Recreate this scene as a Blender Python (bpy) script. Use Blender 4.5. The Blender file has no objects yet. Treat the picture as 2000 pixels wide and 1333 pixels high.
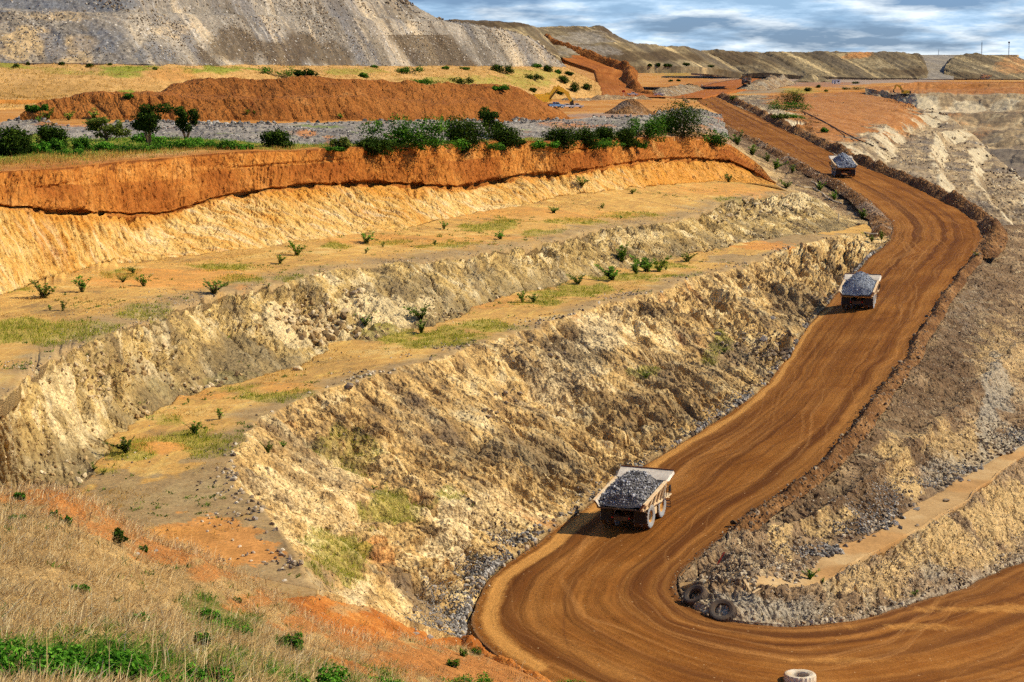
import bpy, math, random
import numpy as np
from mathutils import Vector, Matrix

# ------------------------------------------------------------------ camera, sky, sun, exposure
sc = bpy.context.scene
H = 52.0                     # camera height above the hairpin's road level
FPX = 3889.0                 # 70 mm on 36 mm, in pixels of the 2000 px wide photograph
PITCH = math.atan((666.5 - 115.0) / FPX)
cam_d = bpy.data.cameras.new('camera')
cam_d.lens = 70.0
cam_d.sensor_width = 36.0
cam_d.clip_start = 0.5
cam_d.clip_end = 60000.0
cam = bpy.data.objects.new('camera', cam_d)
sc.collection.objects.link(cam)
cam.location = (0, 0, H)
cam.rotation_euler = (math.pi / 2 - PITCH, 0, 0)
sc.camera = cam

SUN_EL = math.radians(43)
SUN_AZ = math.radians(3)     # from +x towards +y
sdir = Vector((math.cos(SUN_EL) * math.cos(SUN_AZ), math.cos(SUN_EL) * math.sin(SUN_AZ), math.sin(SUN_EL)))
sun_d = bpy.data.lights.new('sun', 'SUN')
sun_d.energy = 5.0
sun_d.angle = math.radians(0.5)
sun_d.color = (1.0, 0.92, 0.75)
sun = bpy.data.objects.new('sun', sun_d)
sc.collection.objects.link(sun)
sun.location = (60, 150, 200)
sun.rotation_euler = (-sdir).to_track_quat('-Z', 'Y').to_euler()

w = bpy.data.worlds.new('World')
sc.world = w
w.use_nodes = True
nt = w.node_tree
nt.nodes.clear()
def wn(t, **k):
    n = nt.nodes.new(t)
    for a, b in k.items():
        setattr(n, a, b)
    return n
wo = wn('ShaderNodeOutputWorld')
wb = wn('ShaderNodeBackground')
wb.inputs['Strength'].default_value = 0.05
sky = wn('ShaderNodeTexSky', sky_type='NISHITA', sun_disc=False)
sky.sun_elevation = SUN_EL
sky.sun_rotation = math.pi / 2 - SUN_AZ
sky.altitude = 0
sky.air_density = 1.0
sky.dust_density = 0.3
sky.ozone_density = 2.0
tc = wn('ShaderNodeTexCoord')
sep = wn('ShaderNodeSeparateXYZ')
nt.links.new(tc.outputs['Generated'], sep.inputs[0])
def wmath(op, a, b=None):
    n = wn('ShaderNodeMath', operation=op)
    for i, x in enumerate((a, b)):
        if x is None: continue
        if isinstance(x, (int, float)): n.inputs[i].default_value = x
        else: nt.links.new(x, n.inputs[i])
    return n.outputs[0]
# low stratocumulus: flattened billows, by direction
def wnoise(scale, det, rough, off):
    mp = wn('ShaderNodeMapping')
    mp.inputs['Location'].default_value = off
    mp.inputs['Scale'].default_value = (1.0, 1.0, 5.5)
    nt.links.new(tc.outputs['Generated'], mp.inputs[0])
    n = wn('ShaderNodeTexNoise')
    n.inputs['Scale'].default_value = scale
    n.inputs['Detail'].default_value = det
    n.inputs['Roughness'].default_value = rough
    nt.links.new(mp.outputs[0], n.inputs['Vector'])
    return n.outputs[0]
def wramp(fac, stops):
    r = wn('ShaderNodeValToRGB')
    el = r.color_ramp.elements
    while len(el) > 1: el.remove(el[-1])
    el[0].position, el[0].color = stops[0][0], (*stops[0][1], 1)
    for p, c in stops[1:]:
        e = el.new(p); e.color = (*c, 1)
    nt.links.new(fac, r.inputs[0])
    return r.outputs[0]
def wmix(fac, a, b, blend='MIX'):
    m = wn('ShaderNodeMix', data_type='RGBA', blend_type=blend)
    if isinstance(fac, (int, float)): m.inputs[0].default_value = fac
    else: nt.links.new(fac, m.inputs[0])
    for i, x in ((6, a), (7, b)):
        if isinstance(x, tuple): m.inputs[i].default_value = (*x, 1)
        else: nt.links.new(x, m.inputs[i])
    return m.outputs[2]
# broken cloud: gaps overhead, banks closing up towards the horizon where one looks through many of them
base = wnoise(15.0, 6, 0.6, (3.1, 1.7, 0.3))
low = wmath('MULTIPLY', wmath('POWER', wmath('SUBTRACT', 1.0, wmath('MINIMUM', wmath('MAXIMUM', sep.outputs['Z'], 0.0), 1.0)), 14.0), 0.15)
cover = wramp(wmath('ADD', base, low), [(0.50, (0, 0, 0)), (0.68, (1, 1, 1))])
shade = wramp(wnoise(17.0, 6, 0.62, (7.7, 4.2, 2)), [(0.36, (6.4, 10.0, 14.2)), (0.46, (9.8, 13.8, 18.2)), (0.58, (18.2, 20.0, 21.2))])
clear = wmix(1.0, sky.outputs[0], (0.70, 1.10, 2.15), 'MULTIPLY')
skyc = wmix(cover, clear, shade)
nt.links.new(skyc, wb.inputs['Color'])
nt.links.new(wb.outputs[0], wo.inputs[0])

sc.view_settings.view_transform = 'Standard'
sc.view_settings.look = 'None'
sc.view_settings.exposure = 0.12
sc.view_settings.gamma = 1.0
sc.view_settings.use_curve_mapping = False
sc.cycles.use_denoising = False
sc.cycles.use_adaptive_sampling = True
sc.cycles.adaptive_threshold = 0.03
sc.cycles.adaptive_min_samples = 20
sc.cycles.use_light_tree = False
sc.cycles.max_bounces = 4
sc.cycles.diffuse_bounces = 1

# ------------------------------------------------------------------ geometry helpers
rng = np.random.default_rng(7)
random.seed(7)
FWD = np.array([0, math.cos(PITCH), -math.sin(PITCH)])
UPV = np.array([0, math.sin(PITCH), math.cos(PITCH)])
RGT = np.array([1.0, 0, 0])

def ray(u, v):
    return RGT * ((u - 1000) / FPX) + UPV * ((666.5 - v) / FPX) + FWD

def pt(u, v, val):
    """surveyed point: bearing plus level below the camera (val < 0) or distance (val > 0)"""
    d = ray(u, v)
    t = val / d[2] if val < 0 else val / d[1]
    p = d * t
    return np.array([p[0], p[1], p[2] + H])

def project(P):
    Q = P - np.array([0, 0, H])
    dep = Q @ FWD
    dep = np.where(np.abs(dep) < 1e-6, 1e-6, dep)
    return 1000 + FPX * (Q @ RGT) / dep, 666.5 - FPX * (Q @ UPV) / dep, dep

def fill(row):
    """fill in missing third values of a row by linear interpolation along it"""
    xs = [i for i, r in enumerate(row) if len(r) == 3]
    vals = [row[i][2] for i in xs]
    return [(r[0], r[1], r[2] if len(r) == 3 else float(np.interp(i, xs, vals))) for i, r in enumerate(row)]

def smooth1(A, sig):
    if sig <= 0: return A
    n = int(sig * 3) + 1
    k = np.exp(-0.5 * (np.arange(-n, n + 1) / sig) ** 2); k /= k.sum()
    B = np.concatenate([2 * A[:1] - A[n:0:-1], A, 2 * A[-1:] - A[-2:-n - 2:-1]])
    return np.stack([np.convolve(B[:, j], k, 'valid') for j in range(A.shape[1])], 1)

def resample(row, n, sig=None):
    row = fill(row)
    P = np.array([pt(*r) for r in row])
    uv = np.array([[r[0], r[1]] for r in row], float)
    s = np.concatenate([[0], np.cumsum(np.hypot(*np.diff(uv, axis=0).T) + 1e-3)])
    s /= s[-1]
    t = np.linspace(0, 1, n)
    A = np.stack([np.interp(t, s, P[:, j]) for j in range(3)], 1)
    return smooth1(A, n / 220 if sig is None else sig)

# ---- vectorised noise
def _h(x, y, z, seed):
    h = (x.astype(np.uint32) * np.uint32(374761393) + y.astype(np.uint32) * np.uint32(668265263)
         + z.astype(np.uint32) * np.uint32(2246822519) + np.uint32(seed * 3266489917 & 0xffffffff))
    h = (h ^ (h >> np.uint32(13))) * np.uint32(1274126177)
    h = (h ^ (h >> np.uint32(16))) * np.uint32(2654435761)
    return (h ^ (h >> np.uint32(15)))
def vnoise(x, y, z, seed=0):
    x, y, z = np.broadcast_arrays(np.asarray(x, np.float32), np.asarray(y, np.float32), np.asarray(z, np.float32))
    xi, yi, zi = np.floor(x).astype(np.int32), np.floor(y).astype(np.int32), np.floor(z).astype(np.int32)
    fx, fy, fz = x - xi, y - yi, z - zi
    fx = fx * fx * fx * (fx * (fx * 6 - 15) + 10); fy = fy * fy * fy * (fy * (fy * 6 - 15) + 10); fz = fz * fz * fz * (fz * (fz * 6 - 15) + 10)
    def c(a, b, d): return (_h(xi + a, yi + b, zi + d, seed) & np.uint32(0xffff)).astype(np.float32) / 65535.0
    x00 = c(0,0,0) * (1 - fx) + c(1,0,0) * fx; x10 = c(0,1,0) * (1 - fx) + c(1,1,0) * fx
    x01 = c(0,0,1) * (1 - fx) + c(1,0,1) * fx; x11 = c(0,1,1) * (1 - fx) + c(1,1,1) * fx
    y0 = x00 * (1 - fy) + x10 * fy; y1 = x01 * (1 - fy) + x11 * fy
    return (y0 * (1 - fz) + y1 * fz) * 2 - 1
def fbm(P, wl, octs=4, seed=0, gain=0.5):
    x, y, z = P[..., 0] / wl, P[..., 1] / wl, P[..., 2] / wl
    a, s, t = 1.0, 0, 0
    for o in range(octs):
        s = s + a * vnoise(x, y, z, seed + o); t += a
        a *= gain; x, y, z = x * 2.03 + 5.1, y * 2.03 + 1.3, z * 2.03 + 9.7
    return s / t
def worley(x, y, z, seed=0):
    x, y, z = (np.asarray(a, np.float32) for a in (x, y, z))
    xi, yi, zi = np.floor(x).astype(np.int32), np.floor(y).astype(np.int32), np.floor(z).astype(np.int32)
    f1 = np.full(x.shape, 9, np.float32); f2 = f1.copy(); cid = np.zeros(x.shape, np.float32)
    for a in (-1, 0, 1):
        for b in (-1, 0, 1):
            for c in (-1, 0, 1):
                h = _h(xi + a, yi + b, zi + c, seed)
                px = xi + a + (h & np.uint32(1023)).astype(np.float32) / 1023 - x
                py = yi + b + ((h >> np.uint32(10)) & np.uint32(1023)).astype(np.float32) / 1023 - y
                pz = zi + c + ((h >> np.uint32(20)) & np.uint32(1023)).astype(np.float32) / 1023 - z
                d = px * px + py * py + pz * pz
                near = d < f1
                f2 = np.where(near, f1, np.minimum(f2, d))
                cid = np.where(near, ((h >> np.uint32(5)) & np.uint32(4095)).astype(np.float32) / 4095, cid)
                f1 = np.where(near, d, f1)
    return np.sqrt(f1), np.sqrt(f2), cid

def ell(P, regs, edge=0.35, wl=3.0, seed=50):
    """soft, ragged patches on the ground; regs = (u, v, ru, rv[, strength]) survey ellipses"""
    u, v, _ = project(P)
    n = fbm(P, wl, 4, seed)
    m = np.zeros(P.shape[:-1])
    for r in regs:
        s = r[4] if len(r) > 4 else 1.0
        q = np.sqrt(((u - r[0]) / r[2]) ** 2 + ((v - r[1]) / r[3]) ** 2) + n * 0.9
        m = np.maximum(m, s * np.clip((1 - q) / edge + 0.5, 0, 1))
    return m

# ---- mesh building
COL = sc.collection
def mesh_np(name, V, F, uv=None, attrs=None, smooth=False):
    """F: (M,k) int array or list of such arrays"""
    Fs = F if isinstance(F, list) else [F]
    me = bpy.data.meshes.new(name)
    V = np.asarray(V, np.float32)
    me.vertices.add(len(V)); me.vertices.foreach_set('co', V.ravel())
    loops = np.concatenate([f.ravel() for f in Fs]).astype(np.int32)
    sizes = np.concatenate([np.full(len(f), f.shape[1], np.int32) for f in Fs])
    starts = np.concatenate([[0], np.cumsum(sizes)[:-1]]).astype(np.int32)
    me.loops.add(len(loops)); me.loops.foreach_set('vertex_index', loops)
    me.polygons.add(len(sizes)); me.polygons.foreach_set('loop_start', starts); me.polygons.foreach_set('loop_total', sizes)
    me.polygons.foreach_set('use_smooth', np.full(len(sizes), smooth, bool))
    if uv is not None:
        l = me.uv_layers.new(name='UVMap')
        l.data.foreach_set('uv', np.asarray(uv, np.float32)[loops].ravel())
    for k, a in (attrs or {}).items():
        at = me.attributes.new(k, 'FLOAT_COLOR', 'POINT')
        c = np.ones((len(V), 4), np.float32); c[:, :a.shape[1]] = a
        at.data.foreach_set('color', c.ravel())
    me.update(); me.validate()
    return me
def link(name, me, mat=None, parent=None, **props):
    o = bpy.data.objects.new(name, me); COL.objects.link(o)
    if mat is not None and me is not None and not me.materials: me.materials.append(mat)
    if parent is not None: o.parent = parent
    for k, v in props.items(): o[k] = v
    return o
def struct(o): o['kind'] = 'structure'; return o
def thing(name, label, cat, loc=(0, 0, 0), group=None):
    o = bpy.data.objects.new(name, None); COL.objects.link(o)
    o.location = loc; o['label'] = label; o['category'] = cat; o.empty_display_size = 0.3
    if group: o['group'] = group
    return o
def tag(o, label, cat, group=None):
    o['label'] = label; o['category'] = cat
    if group: o['group'] = group
    return o

# ------------------------------------------------------------------ materials
def lin(r, g, b):
    f = lambda c: (c / 12.92 if c <= 0.04045 else ((c + 0.055) / 1.055) ** 2.4)
    return (f(r / 255), f(g / 255), f(b / 255))
class NT:
    def __init__(s, name, rough=0.95, spec=0.1):
        s.m = bpy.data.materials.new(name); s.m.use_nodes = True
        s.t = s.m.node_tree; s.t.nodes.clear()
        s.out = s.n('ShaderNodeOutputMaterial'); s.b = s.n('ShaderNodeBsdfPrincipled')
        s.b.inputs['Roughness'].default_value = rough
        s.b.inputs['Specular IOR Level'].default_value = spec
        s.l(s.b.outputs[0], s.out.inputs[0])
    def n(s, t, **k):
        x = s.t.nodes.new(t)
        for a, b in k.items(): setattr(x, a, b)
        return x
    def l(s, a, b): s.t.links.new(a, b)
    def put(s, sock, x):
        if isinstance(x, (int, float)): sock.default_value = x
        elif isinstance(x, tuple): sock.default_value = (*x, 1) if len(x) == 3 and sock.type == 'RGBA' else x
        else: s.l(x, sock)
    def math(s, op, a, b=0.0, c=None, clamp=False):
        x = s.n('ShaderNodeMath', operation=op, use_clamp=clamp)
        s.put(x.inputs[0], a); s.put(x.inputs[1], b)
        if c is not None: s.put(x.inputs[2], c)
        return x.outputs[0]
    def mix(s, f, a, b, blend='MIX'):
        x = s.n('ShaderNodeMix', data_type='RGBA', blend_type=blend)
        s.put(x.inputs[0], f); s.put(x.inputs[6], a); s.put(x.inputs[7], b)
        return x.outputs[2]
    def obj(s): return s.n('ShaderNodeTexCoord').outputs['Object']
    def uv(s): return s.n('ShaderNodeTexCoord').outputs['UV']
    def map(s, vec, scale=(1, 1, 1), rot=(0, 0, 0), loc=(0, 0, 0)):
        x = s.n('ShaderNodeMapping')
        x.inputs['Scale'].default_value = scale; x.inputs['Rotation'].default_value = rot; x.inputs['Location'].default_value = loc
        s.l(vec, x.inputs[0]); return x.outputs[0]
    def noise(s, vec, scale, det=4, rough=0.55, dist=0.0):
        x = s.n('ShaderNodeTexNoise')
        x.inputs['Scale'].default_value = scale; x.inputs['Detail'].default_value = det
        x.inputs['Roughness'].default_value = rough; x.inputs['Distortion'].default_value = dist
        s.l(vec, x.inputs['Vector']); return x.outputs[0]
    def vor(s, vec, scale, feat='F1', out='Distance'):
        x = s.n('ShaderNodeTexVoronoi', feature=feat)
        x.inputs['Scale'].default_value = scale
        s.l(vec, x.inputs['Vector']); return x.outputs[out]
    def ramp(s, f, stops, interp='LINEAR'):
        r = s.n('ShaderNodeValToRGB'); r.color_ramp.interpolation = interp
        el = r.color_ramp.elements
        while len(el) > 1: el.remove(el[-1])
        el[0].position, el[0].color = stops[0][0], (*stops[0][1], 1)
        for p, c in stops[1:]:
            e = el.new(p); e.color = (*c, 1)
        s.l(f, r.inputs[0]); return r.outputs[0]
    def fac(s, f, lo, hi):
        x = s.n('ShaderNodeMapRange'); x.clamp = True
        s.l(f, x.inputs[0]); x.inputs[1].default_value = lo; x.inputs[2].default_value = hi
        return x.outputs[0]
    def attr(s, name, ch=None):
        x = s.n('ShaderNodeAttribute', attribute_name=name)
        if ch is None: return x.outputs['Color']
        q = s.n('ShaderNodeSeparateColor'); s.l(x.outputs['Color'], q.inputs[0]); return q.outputs[ch]
    def bump(s, h, strength, dist=0.1):
        x = s.n('ShaderNodeBump'); x.inputs['Strength'].default_value = strength; x.inputs['Distance'].default_value = dist
        s.l(h, x.inputs['Height']); s.l(x.outputs[0], s.b.inputs['Normal'])
    def done(s, col):
        s.put(s.b.inputs['Base Color'], col); return s.m

def earth(name, stops, big=14.0, mid=2.2, fine=0.3, fleck=(0.62, 1.3), streak=None, masks=None, stones=None, bump=0.5, stopw=0.45, hard=0.75, mottle=None, span=(0.32, 0.68)):
    """weathered earth or rock: broad tones, mid blotches, fine flecks, streaks along the slope, stained patches from point masks"""
    t = NT(name)
    P = t.obj()
    n1 = t.noise(P, 1 / big, 3, 0.6, 0.3)
    n2 = t.noise(P, 1 / mid, 4, 0.65)
    nf = t.noise(P, 1 / fine, 2, 0.7)
    f = t.math('ADD', t.math('MULTIPLY', n1, 1 - stopw), t.math('MULTIPLY', n2, stopw))
    f = t.fac(f, *span)
    col = t.ramp(f, stops)
    wob = t.math('ADD', t.math('MULTIPLY', t.math('SUBTRACT', n2, 0.5), 1.5), t.math('MULTIPLY', t.math('SUBTRACT', nf, 0.5), 1.1))
    if streak:
        u = t.uv()
        q = t.n('ShaderNodeSeparateXYZ'); t.l(u, q.inputs[0])
        for (c, amt, su, sv, sh, lo, hi) in streak:      # colour, amount, frequency across, along, lean, thresholds
            x = t.math('MULTIPLY_ADD', q.outputs[1], sh, q.outputs[0])
            cb = t.n('ShaderNodeCombineXYZ'); t.l(x, cb.inputs[0]); t.l(q.outputs[1], cb.inputs[1])
            ns = t.noise(t.map(cb.outputs[0], (su, sv, 1)), 1.0, 3, 0.65)
            ns = t.math('ADD', ns, t.math('MULTIPLY', wob, 0.05))
            col = t.mix(t.math('MULTIPLY', t.fac(ns, lo, hi), amt), col, c)
    if masks:
        at = t.n('ShaderNodeAttribute', attribute_name='mask')
        sp = t.n('ShaderNodeSeparateColor'); t.l(at.outputs['Color'], sp.inputs[0])
        for ch, c in masks.items():
            c2 = t.mix(t.fac(n2, 0.3, 0.7), tuple(x * 0.72 for x in c), tuple(min(1, x * 1.18) for x in c))
            mk = t.math('MULTIPLY_ADD', sp.outputs[ch], 1.5, t.math('MULTIPLY', wob, 0.8))
            mk = t.math('MULTIPLY', t.fac(mk, 0.35, 1.15), hard * (0.75 if c == GREENY else 1.0))
            mk = t.math('MULTIPLY', mk, t.math('GREATER_THAN', sp.outputs[ch], 0.02))
            col = t.mix(mk, col, c2)
    if mottle:                                           # darker specks scattered by noise: scale, colour, amount
        nm = t.noise(P, mottle[0], 3, 0.65)
        mot = nm
        col = t.mix(t.math('MULTIPLY', t.fac(nm, 0.56, 0.66), mottle[2]), col, mottle[1])
    if stones:
        sca, share, c1, c2 = stones                      # cell scale, share, light colour, dark colour
        vn = t.n('ShaderNodeTexVoronoi'); vn.inputs['Scale'].default_value = sca; t.l(P, vn.inputs['Vector'])
        q = t.n('ShaderNodeSeparateColor'); t.l(vn.outputs['Color'], q.inputs[0])
        on = t.math('MULTIPLY', t.math('LESS_THAN', q.outputs[0], share), t.math('LESS_THAN', vn.outputs['Distance'], t.math('MULTIPLY_ADD', q.outputs[2], 0.3, 0.12)))
        col = t.mix(t.math('MULTIPLY', on, 0.75), col, t.mix(q.outputs[1], c1, c2))
    fl = t.math('MULTIPLY_ADD', t.fac(nf, 0.28, 0.72), fleck[1] - fleck[0], fleck[0])
    g = t.n('ShaderNodeCombineColor')
    for i in range(3): t.l(fl, g.inputs[i])
    col = t.mix(1.0, col, g.outputs[0], 'MULTIPLY')
    if mottle:
        # broken blocks: faceted cells leaning with the beds
        ub = t.map(P, (1.0, 0.7, 0.55), rot=(0.3, 0.5, 0.2))
        v1 = t.n('ShaderNodeTexVoronoi'); v1.inputs['Scale'].default_value = 0.8; v1.inputs['Randomness'].default_value = 1.0; t.l(ub, v1.inputs['Vector'])
        v2 = t.n('ShaderNodeTexVoronoi'); v2.inputs['Scale'].default_value = 2.1; t.l(ub, v2.inputs['Vector'])
        hgt = t.math('ADD', t.math('MULTIPLY', v1.outputs['Distance'], -0.85), t.math('MULTIPLY', v2.outputs['Distance'], -0.6))
        t.bump(t.math('ADD', hgt, t.math('MULTIPLY', nf, 0.45)), 1.0, 0.45)
    elif bump:
        t.bump(t.math('ADD', t.math('MULTIPLY', nf, 0.6), n2), bump, 0.25)
    return t.done(col)

C_ = lin
ORANGE = [(0.0, C_(136, 78, 28)), (0.35, C_(172, 102, 38)), (0.65, C_(196, 126, 52)), (1.0, C_(216, 156, 82))]
YELLOW = [(0.0, C_(188, 128, 54)), (0.35, C_(212, 164, 84)), (0.7, C_(222, 184, 112)), (1.0, C_(236, 210, 156))]
BENCH = [(0.0, C_(144, 114, 70)), (0.3, C_(184, 140, 76)), (0.6, C_(202, 154, 80)), (1.0, C_(218, 184, 112))]
WALL2 = [(0.0, C_(118, 98, 62)), (0.35, C_(164, 134, 80)), (0.65, C_(202, 168, 100)), (1.0, C_(236, 208, 150))]
WALL3 = [(0.0, C_(118, 96, 66)), (0.3, C_(172, 136, 82)), (0.6, C_(214, 174, 106)), (1.0, C_(242, 212, 150))]
GRAVEL = [(0.0, C_(88, 70, 50)), (0.4, C_(132, 106, 76)), (0.7, C_(168, 138, 98)), (1.0, C_(202, 174, 130))]
GREENY = C_(150, 146, 54)
M = {}
M['orange'] = earth('orange laterite', ORANGE, 16, 2.5, 0.35, (0.66, 1.2),
    streak=[(C_(110, 58, 20), 0.75, 2.0, 0.10, 0.0, 0.50, 0.66), (C_(226, 158, 76), 0.45, 0.12, 0.5, 0.0, 0.54, 0.75), (C_(96, 50, 18), 0.5, 0.25, 0.9, 0.0, 0.60, 0.72)],
    mottle=(1.7, C_(100, 54, 20), 0.5), masks={0: C_(154, 84, 30), 1: C_(222, 172, 94), 2: C_(112, 60, 26)}, bump=0)
M['yellow'] = earth('weathered yellow saprolite', YELLOW, 14, 2.0, 0.4, (0.76, 1.14),
    streak=[(C_(208, 136, 44), 0.75, 0.7, 0.06, -1.1, 0.5, 0.7), (C_(242, 222, 178), 0.55, 0.5, 0.05, -1.1, 0.52, 0.74), (C_(128, 94, 46), 0.7, 1.5, 0.14, -1.1, 0.57, 0.68)],
    mottle=(2.2, C_(150, 110, 56), 0.45), masks={0: C_(210, 138, 44), 1: C_(196, 182, 150), 2: C_(150, 140, 60)}, bump=0)
M['bench'] = earth('bench soil', BENCH, 12, 3.0, 0.4, (0.72, 1.2),
    streak=[(C_(226, 186, 96), 0.6, 0.09, 0.6, 0.0, 0.5, 0.7)],
    masks={0: GREENY, 1: C_(154, 130, 92), 2: C_(214, 142, 66)}, bump=0.4, stones=(2.2, 0.16, C_(170, 150, 110), C_(90, 74, 54)))
M['wall2'] = earth('bedded pale rock', WALL2, 11, 3.6, 0.32, (0.6, 1.28), stopw=0.6, span=(0.38, 0.62),
    streak=[(C_(118, 100, 72), 0.8, 0.20, 0.05, -0.5, 0.5, 0.66), (C_(238, 214, 160), 0.7, 0.35, 0.06, -0.5, 0.54, 0.7), (C_(70, 54, 34), 0.6, 0.9, 0.16, -0.5, 0.62, 0.74)],
    mottle=(1.9, C_(74, 56, 36), 0.6), masks={0: GREENY, 1: C_(136, 116, 78), 2: C_(232, 204, 146)}, bump=0)
M['wall3'] = earth('fractured tan rock', WALL3, 12, 3.6, 0.28, (0.56, 1.3), stopw=0.6, span=(0.38, 0.62),
    streak=[(C_(120, 100, 76), 0.75, 0.17, 0.035, 0.5, 0.53, 0.68), (C_(240, 212, 150), 0.6, 0.3, 0.05, 0.5, 0.54, 0.7), (C_(64, 46, 30), 0.5, 0.8, 0.14, 0.5, 0.62, 0.76), (C_(226, 150, 76), 0.5, 0.12, 0.04, 0.5, 0.6, 0.74)],
    mottle=(1.9, C_(74, 54, 34), 0.65), masks={0: GREENY, 1: C_(112, 94, 70), 2: C_(238, 208, 150)}, bump=0)
M['gravel'] = earth('gravel slope', GRAVEL, 9, 1.4, 0.28, (0.55, 1.32),
    streak=[(C_(98, 76, 54), 0.7, 0.25, 0.05, 0.2, 0.5, 0.68), (C_(222, 200, 152), 0.6, 0.3, 0.06, 0.2, 0.55, 0.72)],
    mottle=(2.0, C_(72, 54, 36), 0.5), masks={0: C_(98, 74, 50), 1: C_(212, 176, 114), 2: C_(166, 154, 130)}, bump=0, stones=(2.6, 0.2, C_(196, 172, 132), C_(88, 70, 52)))
M['sandbench'] = earth('sandy bench floor', [(0.0, C_(160, 124, 78)), (0.5, C_(178, 142, 92)), (1.0, C_(196, 164, 114))], 8, 3, 0.4, (0.84, 1.12),
    masks={0: C_(172, 126, 72)}, bump=0.25)
M['redbank'] = earth('red soil bank', [(0.0, C_(128, 72, 24)), (0.4, C_(168, 98, 38)), (0.75, C_(192, 122, 52)), (1.0, C_(214, 158, 88))], 9, 1.6, 0.22, (0.66, 1.25),
    masks={0: C_(172, 136, 84), 1: C_(92, 70, 44), 2: C_(100, 110, 34)}, bump=0.6, stones=(3.0, 0.12, C_(226, 190, 140), C_(90, 44, 20)))
M['heap'] = earth('red-brown spoil', [(0.0, C_(104, 60, 24)), (0.4, C_(140, 84, 34)), (0.75, C_(160, 100, 44)), (1.0, C_(184, 130, 72))], 18, 3.0, 0.6, (0.55, 1.35),
    streak=[(C_(120, 60, 20), 0.6, 0.5, 0.06, 0.3, 0.5, 0.7), (C_(184, 122, 60), 0.5, 0.35, 0.05, 0.3, 0.52, 0.72)], mottle=(1.2, C_(96, 56, 24), 0.45), masks={0: C_(152, 92, 38), 1: C_(120, 90, 50)}, bump=0)
DUMP = [(0.0, C_(100, 92, 80)), (0.35, C_(134, 123, 106)), (0.65, C_(158, 145, 124)), (1.0, C_(190, 173, 145))]
M['dump'] = earth('tipped waste rock', DUMP, 40, 4.0, 0.9, (0.5, 1.38),
    streak=[(C_(84, 72, 56), 0.6, 0.032, 0.004, 0.6, 0.53, 0.60), (C_(186, 164, 130), 0.5, 0.03, 0.004, 0.6, 0.54, 0.62), (C_(112, 108, 104), 0.75, 0.045, 0.006, 0.55, 0.5, 0.6), (C_(198, 176, 140), 0.8, 0.06, 0.008, 0.55, 0.54, 0.64), (C_(88, 74, 58), 0.6, 0.11, 0.012, 0.55, 0.58, 0.68), (C_(210, 198, 176), 0.5, 0.2, 0.02, 0.55, 0.58, 0.7)],
    masks={0: C_(82, 64, 40), 1: C_(206, 172, 118), 2: C_(110, 112, 114)}, stones=(0.85, 0.3, C_(218, 208, 190), C_(84, 78, 70)), bump=0)
FAR = [(0.0, C_(84, 68, 46)), (0.35, C_(116, 98, 68)), (0.65, C_(140, 122, 88)), (1.0, C_(172, 152, 112))]
M['fardump'] = earth('far tipped waste rock', FAR, 60, 8.0, 2.2, (0.6, 1.3),
    streak=[(C_(96, 84, 66), 0.85, 0.05, 0.004, 0.75, 0.47, 0.58), (C_(206, 178, 124), 0.9, 0.06, 0.005, 0.75, 0.54, 0.64), (C_(70, 56, 38), 0.7, 0.12, 0.01, 0.75, 0.58, 0.68)],
    masks={0: C_(76, 58, 38), 1: C_(150, 140, 124), 2: C_(196, 132, 70)}, bump=0)
M['plateau'] = earth('plateau ground', [(0.0, C_(150, 98, 44)), (0.4, C_(184, 124, 56)), (0.7, C_(200, 148, 80)), (1.0, C_(190, 164, 116))], 40, 7, 0.8, (0.66, 1.25),
    masks={0: C_(120, 132, 40), 1: C_(150, 138, 124), 2: C_(160, 96, 38)}, bump=0.5)
M['drygrass_ground'] = earth('dry grass slope', [(0.0, C_(146, 112, 60)), (0.4, C_(184, 140, 78)), (0.75, C_(206, 160, 94)), (1.0, C_(196, 150, 94))], 30, 4, 0.7, (0.62, 1.25),
    masks={0: C_(120, 140, 34), 1: C_(190, 134, 70)}, bump=0)
M['hill'] = earth('hillside soil under dry grass', [(0.0, C_(112, 88, 52)), (0.5, C_(166, 132, 80)), (1.0, C_(210, 172, 106))], 7, 1.2, 0.15, (0.55, 1.3),
    masks={0: C_(172, 102, 40), 1: C_(92, 104, 36)}, bump=0.6)
M['pit'] = earth('pit wall rock', [(0.0, C_(88, 76, 60)), (0.3, C_(130, 110, 82)), (0.6, C_(170, 144, 104)), (1.0, C_(208, 182, 136))], 26, 5, 0.8, (0.6, 1.3),
    streak=[(C_(88, 78, 70), 0.6, 0.07, 0.03, 0.3, 0.5, 0.66), (C_(232, 208, 156), 0.5, 0.12, 0.03, 0.3, 0.54, 0.7)],
    masks={0: C_(170, 102, 34), 1: C_(112, 102, 90), 2: C_(202, 184, 146)}, bump=0)
M['berm'] = earth('berm rubble', [(0.0, C_(76, 50, 26)), (0.4, C_(112, 76, 42)), (0.7, C_(142, 102, 60)), (1.0, C_(170, 132, 88))], 8, 1.2, 0.35, (0.5, 1.4), mottle=(2.0, C_(60, 42, 24), 0.6), masks={0: C_(150, 130, 108), 1: C_(90, 110, 36)}, bump=0, stones=(1.8, 0.2, C_(168, 142, 112), C_(58, 42, 28)))
M['greybank'] = earth('grey rubble bank', [(0.0, C_(96, 88, 78)), (0.45, C_(134, 124, 110)), (1.0, C_(178, 164, 140))], 10, 2, 0.5, (0.5, 1.35), masks={0: C_(190, 120, 56), 1: C_(110, 126, 40)}, bump=0, stones=(1.2, 0.3, C_(206, 198, 186), C_(84, 80, 76)))
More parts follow.
